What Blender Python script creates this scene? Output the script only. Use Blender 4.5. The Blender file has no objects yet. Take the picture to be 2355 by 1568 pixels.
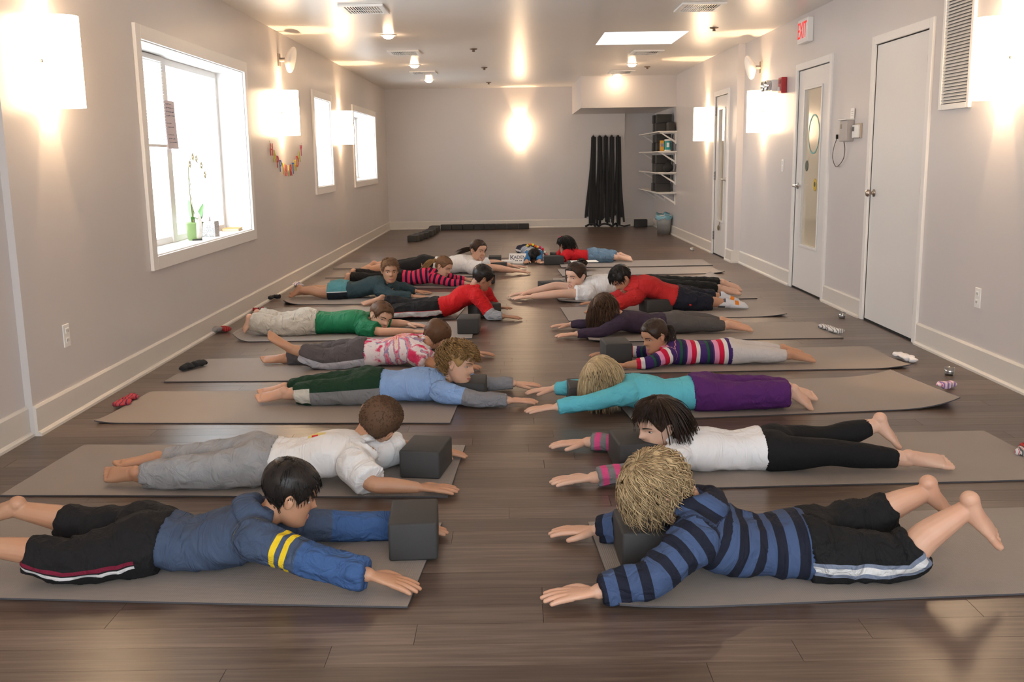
import bpy, bmesh, math, random
import numpy as np
from mathutils import Vector, Matrix, noise as mnoise

SC = bpy.context.scene
COL = SC.collection
random.seed(7)
PI = math.pi

# ------------------------------------------------------------------ camera, world, lights, exposure
IMG_W, IMG_H, FPX = 2355, 1568, 2280.0
CAM_H = 1.2566
PITCH, YAW, ROLL = 0.182107675, -0.00208019525, -0.0147052222
XL, XR, XF, YB, ZC = -2.2626, 2.6874, 2.6070, 18.2867, 2.5053
YFRONT = -1.6

cp, sp, cy, sy = math.cos(PITCH), math.sin(PITCH), math.cos(YAW), math.sin(YAW)
C_FWD = Vector((sy * cp, cy * cp, -sp))
_r0 = Vector((cy, -sy, 0.0))
_u0 = _r0.cross(C_FWD)
C_RIGHT = math.cos(ROLL) * _r0 + math.sin(ROLL) * _u0
C_UP = -math.sin(ROLL) * _r0 + math.cos(ROLL) * _u0
C_POS = Vector((0, 0, CAM_H))

cam_d = bpy.data.cameras.new('camera')
cam = bpy.data.objects.new('camera', cam_d)
COL.objects.link(cam)
cam_d.sensor_fit = 'HORIZONTAL'
cam_d.sensor_width = 36.0
cam_d.lens = FPX / IMG_W * 36.0
cam_d.clip_start = 0.05
cam_d.clip_end = 200
_m = Matrix((C_RIGHT, C_UP, -C_FWD)).transposed().to_4x4()
_m.translation = C_POS
cam.matrix_world = _m
SC.camera = cam

SC.view_settings.view_transform = 'Standard'
SC.view_settings.look = 'None'
SC.view_settings.gamma = 1.0
SC.view_settings.use_curve_mapping = False
SC.view_settings.exposure = 1.55

world = bpy.data.worlds.new('world')
SC.world = world
world.use_nodes = True
_bg = world.node_tree.nodes['Background']
_bg.inputs['Color'].default_value = (0.84, 0.93, 1.0, 1)
_bg.inputs['Strength'].default_value = 3.6

cy_ = SC.cycles
cy_.max_bounces = 7
cy_.diffuse_bounces = 4
cy_.glossy_bounces = 3
cy_.transmission_bounces = 4
cy_.transparent_max_bounces = 8
cy_.sample_clamp_indirect = 4.0
cy_.caustics_reflective = False
cy_.caustics_refractive = False


def portal(name, loc, direction, sx, sz):
    """sampling portal in a window opening: gives no light of its own, it guides rays to the sky"""
    d = bpy.data.lights.new(name, 'AREA')
    d.shape = 'RECTANGLE'
    d.size = sx
    d.size_y = sz
    d.cycles.is_portal = True
    o = bpy.data.objects.new(name, d)
    COL.objects.link(o)
    o.location = loc
    o.rotation_euler = Vector(direction).to_track_quat('-Z', 'Y').to_euler()
    return o


# windows of the room: (y0, y1, z0, z1) of the clear opening
WIN = [(6.26, 8.64, 0.68, 2.005), (11.63, 12.69, 0.96, 1.98), (14.51, 16.77, 0.96, 1.96)]
for w_ in WIN:
    portal('window_portal', (XL - 0.30, (w_[0] + w_[1]) / 2, (w_[2] + w_[3]) / 2), (1, 0, 0), w_[1] - w_[0], w_[3] - w_[2])
FW = (-1.9, 2.3, 0.4, 2.3)      # shop window in the wall behind the camera: x0, x1, z0, z1
portal('front_portal', ((FW[0] + FW[1]) / 2, YFRONT - 0.06, (FW[2] + FW[3]) / 2), (0, 1, 0), FW[1] - FW[0], FW[3] - FW[2])
SKY = (0.97, 1.83, 10.50, 11.65)
portal('skylight_portal', ((SKY[0] + SKY[1]) / 2, (SKY[2] + SKY[3]) / 2, ZC + 0.28), (0, 0, -1), SKY[1] - SKY[0], SKY[3] - SKY[2])

LAMP = (1.0, 0.66, 0.37)
LAMP_IN = (1.0, 0.70, 0.43)
SHADE_E, BULB_E, SPOT_E = 8.5, 800.0, 40.0


# ------------------------------------------------------------------ helpers
def at_y(px, py, Y):
    d = C_FWD + C_RIGHT * ((px - IMG_W / 2) / FPX) - C_UP * ((py - IMG_H / 2) / FPX)
    return C_POS + d * (Y / d.y)


def at_floor(px, py, z=0.0):
    d = C_FWD + C_RIGHT * ((px - IMG_W / 2) / FPX) - C_UP * ((py - IMG_H / 2) / FPX)
    return C_POS + d * ((z - CAM_H) / d.z)


def at_col(px, z, Y):
    """point at depth Y and height z seen in image column px"""
    k = (px - IMG_W / 2) / FPX
    a, b = C_RIGHT - C_FWD * k, Vector((0, Y, z - CAM_H))
    return Vector((-(a.y * b.y + a.z * b.z) / a.x, Y, z))


def link(o):
    COL.objects.link(o)
    return o


def mesh_obj(name, verts, faces, mat=None, parent=None, smooth=False, mats=None, fmat=None):
    me = bpy.data.meshes.new(name)
    me.from_pydata([tuple(v) for v in verts], [], faces)
    me.update()
    o = link(bpy.data.objects.new(name, me))
    for m in (mats or ([mat] if mat else [])):
        me.materials.append(m)
    if fmat:
        me.polygons.foreach_set('material_index', fmat)
    if smooth:
        me.polygons.foreach_set('use_smooth', [True] * len(me.polygons))
    if parent:
        o.parent = parent
    return o


def empty(name, loc=(0, 0, 0), rz=0.0):
    o = link(bpy.data.objects.new(name, None))
    o.empty_display_size = 0.1
    o.location = loc
    o.rotation_euler = (0, 0, rz)
    return o


def tag(o, label=None, cat=None, group=None, kind=None):
    if label:
        o['label'] = label
    if cat:
        o['category'] = cat
    if group:
        o['group'] = group
    if kind:
        o['kind'] = kind
    return o


class MB:
    """collects simple solids, then links them as one mesh object"""

    def __init__(self):
        self.v, self.f, self.m = [], [], []

    def add(self, vs, fs, m=0):
        n = len(self.v)
        self.v += [Vector(p) for p in vs]
        self.f += [[i + n for i in f] for f in fs]
        self.m += [m] * len(fs)
        return self

    def box(self, x0, x1, y0, y1, z0, z1, m=0):
        v = [(x, y, z) for x in (x0, x1) for y in (y0, y1) for z in (z0, z1)]
        return self.add(v, [(0, 1, 3, 2), (4, 6, 7, 5), (0, 4, 5, 1), (2, 3, 7, 6), (0, 2, 6, 4), (1, 5, 7, 3)], m)

    def prism(self, poly, axis, a0, a1, m=0):
        """poly: 2-D outline in the two axes other than axis, extruded a0..a1"""
        def P(p, a):
            return {0: (a, p[0], p[1]), 1: (p[0], a, p[1]), 2: (p[0], p[1], a)}[axis]
        n = len(poly)
        vs = [P(p, a0) for p in poly] + [P(p, a1) for p in poly]
        fs = [tuple(range(n))[::-1], tuple(range(n, 2 * n))] + [(i, (i + 1) % n, n + (i + 1) % n, n + i) for i in range(n)]
        return self.add(vs, fs, m)

    def tube(self, pts, rad, n=8, m=0, cap=True, flat=None):
        pts = [Vector(p) for p in pts]
        rad = rad if hasattr(rad, '__len__') else [rad] * len(pts)
        vs, fs = [], []
        up = None
        for i, p in enumerate(pts):
            t = (pts[min(i + 1, len(pts) - 1)] - pts[max(i - 1, 0)]).normalized()
            if up is None:
                up = Vector((0, 0, 1)) if abs(t.z) < 0.9 else Vector((1, 0, 0))
                if flat is not None:
                    up = Vector(flat)
            up = (up - t * up.dot(t)).normalized()
            s = t.cross(up)
            ra, rb = rad[i] if hasattr(rad[i], '__len__') else (rad[i], rad[i])
            for k in range(n):
                a = 2 * PI * k / n
                vs.append(p + s * (ra * math.cos(a)) + up * (rb * math.sin(a)))
        for i in range(len(pts) - 1):
            for k in range(n):
                fs.append((i * n + k, i * n + (k + 1) % n, (i + 1) * n + (k + 1) % n, (i + 1) * n + k))
        if cap:
            fs.append(tuple(range(n))[::-1])
            fs.append(tuple((len(pts) - 1) * n + k for k in range(n)))
        return self.add(vs, fs, m)

    def lathe(self, prof, axis=2, center=(0, 0, 0), n=20, m=0, close=False):
        c = Vector(center)
        vs, fs = [], []
        for (r, h) in prof:
            for k in range(n):
                a = 2 * PI * k / n
                q = [r * math.cos(a), r * math.sin(a)]
                q.insert(axis, h)
                vs.append(c + Vector(q))
        for i in range(len(prof) - 1):
            for k in range(n):
                fs.append((i * n + k, i * n + (k + 1) % n, (i + 1) * n + (k + 1) % n, (i + 1) * n + k))
        if not close:
            fs.append(tuple(range(n))[::-1])
            fs.append(tuple((len(prof) - 1) * n + k for k in range(n)))
        return self.add(vs, fs, m)

    def ball(self, c, r, n=12, k=8, m=0):
        r = r if hasattr(r, '__len__') else (r, r, r)
        vs, fs = [], []
        for i in range(k + 1):
            t = PI * i / k
            for j in range(n):
                a = 2 * PI * j / n
                vs.append((c[0] + r[0] * math.sin(t) * math.cos(a), c[1] + r[1] * math.sin(t) * math.sin(a), c[2] + r[2] * math.cos(t)))
        for i in range(k):
            for j in range(n):
                fs.append((i * n + j, (i + 1) * n + j, (i + 1) * n + (j + 1) % n, i * n + (j + 1) % n))
        return self.add(vs, fs, m)

    def build(self, name, mat=None, parent=None, smooth=False, mats=None, bevel=0.0, origin=None):
        v = self.v
        if origin is not None:
            v = [p - Vector(origin) for p in v]
        o = mesh_obj(name, v, self.f, mat, parent, smooth, mats, self.m if mats else None)
        if origin is not None:
            o.location = origin
        bm = bmesh.new()
        bm.from_mesh(o.data)
        bmesh.ops.recalc_face_normals(bm, faces=bm.faces)
        bm.to_mesh(o.data)
        bm.free()
        if bevel:
            b = o.modifiers.new('bevel', 'BEVEL')
            b.width = bevel
            b.segments = 2
            b.limit_method = 'ANGLE'
            b.harden_normals = False
        return o


# ------------------------------------------------------------------ materials
MATS = {}


def new_mat(name):
    m = bpy.data.materials.new(name)
    m.use_nodes = True
    return m, m.node_tree, m.node_tree.nodes['Principled BSDF']


def nd(nt, typ, **kw):
    n = nt.nodes.new(typ)
    for k, v in kw.items():
        if k in ('operation', 'blend_type', 'data_type', 'attribute_name', 'noise_dimensions', 'wave_type', 'bands_direction', 'interpolation', 'feature', 'distance', 'attribute_type'):
            setattr(n, k, v)
        else:
            n.inputs[k].default_value = v
    return n


def mathn(nt, op, a, b=None, c=None):
    n = nt.nodes.new('ShaderNodeMath')
    n.operation = op
    for i, x in enumerate((a, b, c)):
        if x is None:
            continue
        if isinstance(x, (int, float)):
            n.inputs[i].default_value = x
        else:
            nt.links.new(x, n.inputs[i])
    return n.outputs[0]


def mixc(nt, fac, a, b, blend='MIX'):
    n = nt.nodes.new('ShaderNodeMix')
    n.data_type = 'RGBA'
    n.blend_type = blend
    for s, x in ((n.inputs[0], fac), (n.inputs[6], a), (n.inputs[7], b)):
        if isinstance(x, (int, float)):
            s.default_value = x
        elif isinstance(x, (tuple, list)):
            s.default_value = (*x[:3], 1)
        else:
            nt.links.new(x, s)
    return n.outputs[2]


def ramp(nt, fac, stops):
    n = nt.nodes.new('ShaderNodeValToRGB')
    e = n.color_ramp.elements
    e[0].position, e[0].color = stops[0][0], (*stops[0][1], 1)
    e[1].position, e[1].color = stops[-1][0], (*stops[-1][1], 1)
    for p, c in stops[1:-1]:
        k = e.new(p)
        k.color = (*c, 1)
    nt.links.new(fac, n.inputs[0])
    return n.outputs[0]


def objco(nt, scale=(1, 1, 1), world_space=False):
    tc = nt.nodes.new('ShaderNodeNewGeometry' if world_space else 'ShaderNodeTexCoord')
    mp = nt.nodes.new('ShaderNodeMapping')
    mp.inputs['Scale'].default_value = scale
    nt.links.new(tc.outputs['Position' if world_space else 'Object'], mp.inputs['Vector'])
    return mp.outputs[0]


def bump(nt, bsdf, height, strength=0.3, dist=0.01):
    b = nt.nodes.new('ShaderNodeBump')
    b.inputs['Strength'].default_value = strength
    b.inputs['Distance'].default_value = dist
    nt.links.new(height, b.inputs['Height'])
    nt.links.new(b.outputs[0], bsdf.inputs['Normal'])
    return b


def noisen(nt, vec, scale, detail=3.0, rough=0.55):
    n = nt.nodes.new('ShaderNodeTexNoise')
    n.inputs['Scale'].default_value = scale
    n.inputs['Detail'].default_value = detail
    n.inputs['Roughness'].default_value = rough
    if vec is not None:
        nt.links.new(vec, n.inputs['Vector'])
    return n.outputs[0]


def simple(name, color, rough=0.6, metal=0.0, var=0.06, vscale=30.0, bumps=0.0, bscale=200.0, spec=0.5, coat=0.0):
    """principled material with slight procedural colour variation and optional fine relief"""
    if name in MATS:
        return MATS[name]
    m, nt, b = new_mat(name)
    co = objco(nt)
    n = noisen(nt, co, vscale)
    dark = tuple(c * (1 - var) for c in color)
    lite = tuple(min(1, c * (1 + var)) for c in color)
    nt.links.new(mixc(nt, n, dark, lite), b.inputs['Base Color'])
    b.inputs['Roughness'].default_value = rough
    b.inputs['Metallic'].default_value = metal
    b.inputs['Specular IOR Level'].default_value = spec
    b.inputs['Coat Weight'].default_value = coat
    if bumps:
        bump(nt, b, noisen(nt, co, bscale), bumps, 0.002)
    MATS[name] = m
    return m


def emit(name, color, strength):
    if name in MATS:
        return MATS[name]
    m = bpy.data.materials.new(name)
    m.use_nodes = True
    nt = m.node_tree
    nt.nodes.clear()
    e = nt.nodes.new('ShaderNodeEmission')
    e.inputs[0].default_value = (*color, 1)
    e.inputs[1].default_value = strength
    o = nt.nodes.new('ShaderNodeOutputMaterial')
    nt.links.new(e.outputs[0], o.inputs[0])
    MATS[name] = m
    return m


def glass_mat(name, tint=(1, 1, 1), gloss=0.06):
    """thin window glass: lets light straight through and mirrors a little"""
    m = bpy.data.materials.new(name)
    m.use_nodes = True
    nt = m.node_tree
    nt.nodes.clear()
    t = nt.nodes.new('ShaderNodeBsdfTransparent')
    t.inputs[0].default_value = (*tint, 1)
    g = nt.nodes.new('ShaderNodeBsdfGlossy')
    g.inputs['Roughness'].default_value = 0.02
    f = nt.nodes.new('ShaderNodeLayerWeight')
    f.inputs[0].default_value = 0.35
    mx = nt.nodes.new('ShaderNodeMixShader')
    nt.links.new(mathn(nt, 'ADD', mathn(nt, 'MULTIPLY', f.outputs['Fresnel'], 0.35), gloss * 0.3), mx.inputs[0])
    nt.links.new(t.outputs[0], mx.inputs[1])
    nt.links.new(g.outputs[0], mx.inputs[2])
    o = nt.nodes.new('ShaderNodeOutputMaterial')
    nt.links.new(mx.outputs[0], o.inputs[0])
    return m


def wall_paint(name, color, rough, bs=0.12, streak=(1, 1, 1), bscale=14):
    m, nt, b = new_mat(name)
    co = objco(nt, (1, 1, 1), True)
    n = noisen(nt, co, 1.3, 2)
    nt.links.new(mixc(nt, n, tuple(c * 0.97 for c in color), tuple(c * 1.03 for c in color)), b.inputs['Base Color'])
    co2 = objco(nt, streak, True)
    r = noisen(nt, co2, 3.0, 2)
    nt.links.new(mathn(nt, 'ADD', mathn(nt, 'MULTIPLY', r, 0.12 if bs else 0.0), rough - (0.06 if bs else 0.0)), b.inputs['Roughness'])
    h1 = noisen(nt, co2, bscale, 3)
    h2 = noisen(nt, co, 260, 2)
    if bs:
        bump(nt, b, mathn(nt, 'ADD', h1, mathn(nt, 'MULTIPLY', h2, 0.15)), bs, 0.004)
    return m


M_WALL = wall_paint('grey_wall_paint', (0.60, 0.565, 0.555), 0.34, 0.10)
M_CEIL = wall_paint('ceiling_paint', (0.80, 0.75, 0.70), 0.29, 0.0, (1.2, 1.6, 1), 4)
M_TRIM = simple('white_trim_paint', (0.80, 0.77, 0.74), 0.38, var=0.02)
M_BASE = simple('cream_baseboard_paint', (0.66, 0.62, 0.57), 0.35, var=0.02)
M_DOOR = simple('white_door_paint', (0.74, 0.72, 0.70), 0.32, var=0.015)
M_STEEL = simple('brushed_steel', (0.58, 0.56, 0.54), 0.3, 1.0, var=0.05)
M_DARK = simple('dark_gap', (0.01, 0.009, 0.008), 0.9)
M_WHITEPL = simple('white_plastic', (0.82, 0.80, 0.77), 0.35, var=0.01)
M_GLASS = glass_mat('window_glass')
M_FROST = None


def floor_mat(name, piece):
    """dark brown laminate; PIECE: each plank is its own object, else each plank an island of one mesh"""
    m, nt, b = new_mat(name)
    if piece:
        oi = nt.nodes.new('ShaderNodeObjectInfo')
        rnd = oi.outputs['Random']
    else:
        g = nt.nodes.new('ShaderNodeNewGeometry')
        rnd = g.outputs['Random Per Island']
    g2 = nt.nodes.new('ShaderNodeNewGeometry')
    sep = nt.nodes.new('ShaderNodeSeparateXYZ')
    nt.links.new(g2.outputs['Position'], sep.inputs[0])
    cb = nt.nodes.new('ShaderNodeCombineXYZ')
    nt.links.new(mathn(nt, 'ADD', mathn(nt, 'MULTIPLY', sep.outputs[0], 1.0), mathn(nt, 'MULTIPLY', rnd, 37.0)), cb.inputs[0])
    nt.links.new(mathn(nt, 'MULTIPLY', sep.outputs[1], 26.0), cb.inputs[1])
    nt.links.new(mathn(nt, 'MULTIPLY', rnd, 91.0), cb.inputs[2])
    grain = noisen(nt, cb.outputs[0], 2.6, 5, 0.62)
    cb2 = nt.nodes.new('ShaderNodeCombineXYZ')
    nt.links.new(mathn(nt, 'MULTIPLY', sep.outputs[0], 3.0), cb2.inputs[0])
    nt.links.new(mathn(nt, 'MULTIPLY', sep.outputs[1], 180.0), cb2.inputs[1])
    nt.links.new(mathn(nt, 'MULTIPLY', rnd, 51.0), cb2.inputs[2])
    fine = noisen(nt, cb2.outputs[0], 2.2, 3, 0.6)
    c = ramp(nt, grain, [(0.25, (0.062, 0.040, 0.030)), (0.48, (0.106, 0.071, 0.054)), (0.60, (0.150, 0.108, 0.084)), (0.8, (0.20, 0.15, 0.12))])
    tone = ramp(nt, rnd, [(0.0, (0.66, 0.62, 0.60)), (0.5, (0.95, 0.95, 0.95)), (1.0, (1.20, 1.22, 1.24))])
    c2 = mixc(nt, 1.0, c, tone, 'MULTIPLY')
    c3 = mixc(nt, mathn(nt, 'MULTIPLY', fine, 0.35), c2, (0.06, 0.04, 0.03))
    nt.links.new(c3, b.inputs['Base Color'])
    nt.links.new(mathn(nt, 'ADD', mathn(nt, 'MULTIPLY', grain, 0.10), 0.27), b.inputs['Roughness'])
    b.inputs['Specular IOR Level'].default_value = 0.5
    bump(nt, b, mathn(nt, 'ADD', mathn(nt, 'MULTIPLY', fine, 0.6), grain), 0.10, 0.0025)
    return m


M_PLANK = floor_mat('laminate_plank', True)
M_PLANK_FAR = floor_mat('laminate_plank_far', False)
# ================================================================== the room
def struct(o):
    o['kind'] = 'structure'
    return o


def grid_wall(name, axis, pos, a0, a1, b0, b1, holes, mat, thick):
    """wall in the plane axis=pos spanning a x b, with rectangular holes, a solid of the given thickness"""
    As = sorted({a0, a1, *[h[0] for h in holes], *[h[1] for h in holes]})
    Bs = sorted({b0, b1, *[h[2] for h in holes], *[h[3] for h in holes]})
    mb = MB()
    for i in range(len(As) - 1):
        for j in range(len(Bs) - 1):
            ca, cb = (As[i] + As[i + 1]) / 2, (Bs[j] + Bs[j + 1]) / 2
            if any(h[0] < ca < h[1] and h[2] < cb < h[3] for h in holes):
                continue
            p0, p1 = sorted((pos, pos + thick))
            if axis == 0:
                mb.box(p0, p1, As[i], As[i + 1], Bs[j], Bs[j + 1])
            elif axis == 1:
                mb.box(As[i], As[i + 1], p0, p1, Bs[j], Bs[j + 1])
            else:
                mb.box(As[i], As[i + 1], Bs[j], Bs[j + 1], p0, p1)
    o = mb.build(name, mat)
    bm = bmesh.new()
    bm.from_mesh(o.data)
    bmesh.ops.remove_doubles(bm, verts=bm.verts, dist=1e-5)
    # inner faces shared by two boxes are dropped
    seen = {}
    for f in bm.faces:
        k = tuple(round(x, 4) for x in f.calc_center_median())
        seen.setdefault(k, []).append(f)
    bmesh.ops.delete(bm, geom=[f for fs in seen.values() if len(fs) > 1 for f in fs], context='FACES')
    bmesh.ops.recalc_face_normals(bm, faces=bm.faces)
    bm.to_mesh(o.data)
    bm.free()
    return struct(o)


Y_JOG_L = 4.52
holes = [(w[0], w[1], w[2], w[3]) for w in WIN]
wall_left = grid_wall('wall_left', 0, XL, Y_JOG_L, YB, 0, ZC, holes, M_WALL, -0.36)
struct(MB().box(XL - 0.36, XL - 0.035, YFRONT, Y_JOG_L, 0, ZC).build('wall_left_near', M_WALL))

Y_JOG_R = 11.72
D1 = (6.56, 7.52)
D2 = (8.57, 9.51)
D3 = (12.16, 12.90)
grid_wall('wall_right', 0, XR, YFRONT, Y_JOG_R, 0, ZC, [(D1[0], D1[1], 0, 2.035), (D2[0], D2[1], 0, 2.015)], M_WALL, 0.14)
grid_wall('wall_right_far', 0, XF, Y_JOG_R, YB + 0.1, 0, ZC, [(D3[0], D3[1], 0, 1.985)], M_WALL, 0.22)
X_ALC = 2.052
grid_wall('wall_back', 1, YB, XL - 0.36, X_ALC, 0, ZC, [], M_WALL, 0.25)
struct(MB().box(X_ALC, XF + 0.1, YB + 0.10, YB + 0.25, 0, ZC).build('wall_back_alcove', M_WALL))
grid_wall('wall_front', 1, YFRONT, XL - 0.36, XR + 0.3, 0, ZC, [FW], M_WALL, -0.2)
# glazing of the shop window behind the camera
fg = struct(empty('window_4', ((FW[0] + FW[1]) / 2, YFRONT, FW[2])))
m = MB()
for x in (FW[0] + 0.03, (FW[0] + FW[1]) / 2, FW[1] - 0.03):
    m.box(x - 0.03, x + 0.03, YFRONT - 0.14, YFRONT - 0.08, FW[2], FW[3])
for z in (FW[2] + 0.03, FW[3] - 0.03):
    m.box(FW[0], FW[1], YFRONT - 0.14, YFRONT - 0.08, z - 0.03, z + 0.03)
o = m.build('sash_frame', M_TRIM)
o.parent = fg
o.matrix_parent_inverse = Matrix.Translation(-fg.location)
o = MB().box(FW[0] + 0.03, FW[1] - 0.03, YFRONT - 0.115, YFRONT - 0.11, FW[2] + 0.03, FW[3] - 0.03).build('pane', M_GLASS)
o.parent = fg
o.matrix_parent_inverse = Matrix.Translation(-fg.location)


def child(mb, name, mat, parent, smooth=False, bevel=0.0, mats=None):
    """build with WORLD coordinates under a parent that is only translated / rotated"""
    o = mb.build(name, mat, None, smooth, mats, bevel)
    o.parent = parent
    o.matrix_parent_inverse = PMAT(parent).inverted()
    return o


def PMAT(o):
    M = Matrix.LocRotScale(o.location, o.rotation_euler, None)
    if o.parent:
        M = PMAT(o.parent) @ o.matrix_parent_inverse @ M
    return M


# ceiling with the skylight opening
grid_wall('ceiling', 2, ZC, XL - 0.36, XR + 0.3, YFRONT - 0.2, YB + 0.3, [SKY], M_CEIL, 0.12)
sk = struct(empty('window_5', ((SKY[0] + SKY[1]) / 2, (SKY[2] + SKY[3]) / 2, ZC)))
m = MB()
t = 0.03
m.box(SKY[0] - t, SKY[0], SKY[2] - t, SKY[3] + t, ZC + 0.12, ZC + 0.30).box(SKY[1], SKY[1] + t, SKY[2] - t, SKY[3] + t, ZC + 0.12, ZC + 0.30)
m.box(SKY[0], SKY[1], SKY[2] - t, SKY[2], ZC + 0.12, ZC + 0.30).box(SKY[0], SKY[1], SKY[3], SKY[3] + t, ZC + 0.12, ZC + 0.30)
child(m, 'shaft', M_TRIM, sk)
child(MB().box(SKY[0], SKY[1], SKY[2], SKY[3], ZC + 0.25, ZC + 0.256), 'pane', M_GLASS, sk)

# soffit box in the far right corner
struct(MB().box(1.106, XF, 16.02, YB, 2.02, ZC).build('trim_1', M_WALL))

# floor: nearest planks one by one, the rest joined
PW = 0.115
sub = struct(MB().box(XL - 0.36, XR + 0.3, YFRONT - 0.2, YB + 0.3, -0.06, -0.0035).build('floor', simple('floor_underlay', (0.03, 0.02, 0.016), 0.9)))
rng = random.Random(11)
rows = []
y = YFRONT
pieces = []
while y < YB + 0.1:
    x = XL - 0.1 - rng.random() * 1.2
    while x < XR + 0.05:
        ln = 1.21
        x1 = min(x + ln, XR + 0.05)
        x0 = max(x, XL - 0.05)
        if x1 - x0 > 0.02:
            pieces.append((x0, x1, y, y + PW))
        x += ln
    y += PW


def plank_geo(L, Wd):
    g, b = 0.0004, 0.0003
    xs, ys = (g, L - g), (g, Wd - g)
    vs = [(xs[0] + b, ys[0] + b, 0), (xs[1] - b, ys[0] + b, 0), (xs[1] - b, ys[1] - b, 0), (xs[0] + b, ys[1] - b, 0),
          (xs[0], ys[0], -0.0035), (xs[1], ys[0], -0.0035), (xs[1], ys[1], -0.0035), (xs[0], ys[1], -0.0035)]
    fs = [(0, 1, 2, 3), (0, 4, 5, 1), (1, 5, 6, 2), (2, 6, 7, 3), (3, 7, 4, 0)]
    return vs, fs


plank_cache = {}
seen_pl = sorted([p for p in pieces if p[3] > 2.0], key=lambda p: p[2])
near = set(seen_pl[:292])
far = MB()
n_pl = 0
for p in pieces:
    L = round(p[1] - p[0], 3)
    if p in near:
        if L not in plank_cache:
            vs, fs = plank_geo(L, PW)
            o = mesh_obj('plank', vs, fs, M_PLANK)
            plank_cache[L] = o.data
        else:
            o = link(bpy.data.objects.new('plank', plank_cache[L]))
        o.location = (p[0], p[2], 0)
        o.parent = sub
    else:
        vs, fs = plank_geo(L, PW)
        far.add([(a[0] + p[0], a[1] + p[2], a[2]) for a in vs], fs)
o = far.build('far_planks', M_PLANK_FAR)
o.parent = sub
o['kind'] = 'stuff'

# baseboards with a quarter-round shoe
BH = 0.145


def baseboard(name, axis, pos, a0, a1, sgn):
    """board on a wall in plane axis=pos; sgn points into the room"""
    prof = [(0, 0), (0.030, 0), (0.029, 0.012), (0.022, 0.020), (0.014, 0.022), (0.014, BH - 0.012), (0.008, BH), (0, BH)]
    mb = MB()
    poly = [(pos + sgn * p[0], p[1]) for p in prof]
    mb.prism(poly if axis == 0 else poly, 1 if axis == 0 else 0, a0, a1)
    if axis == 0:
        pass
    o = mb.build(name, M_BASE)
    return struct(o)


baseboard('baseboard_left', 0, XL, Y_JOG_L, YB, 1)
baseboard('baseboard_left_near', 0, XL - 0.035, YFRONT, Y_JOG_L - 0.001, 1)
CAS = 0.062
for k, (a, b) in enumerate([(YFRONT, D1[0] - CAS), (D1[1] + CAS, D2[0] - CAS), (D2[1] + CAS, Y_JOG_R)]):
    baseboard('baseboard_right_%d' % (k + 1), 0, XR, a, b, -1)
baseboard('baseboard_right_4', 0, XF, Y_JOG_R, D3[0] - CAS, -1)
baseboard('baseboard_right_5', 0, XF, D3[1] + CAS, YB + 0.1, -1)
# the little return at the jog of the right wall
struct(MB().box(XF - 0.03, XR, Y_JOG_R - 0.014, Y_JOG_R, 0.022, BH).box(XF - 0.03, XR, Y_JOG_R - 0.03, Y_JOG_R, 0, 0.022).build('baseboard_jog', M_BASE))
baseboard('baseboard_back', 1, YB, XL, X_ALC, -1)
baseboard('baseboard_alcove', 1, YB + 0.10, X_ALC, XF, -1)


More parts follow.
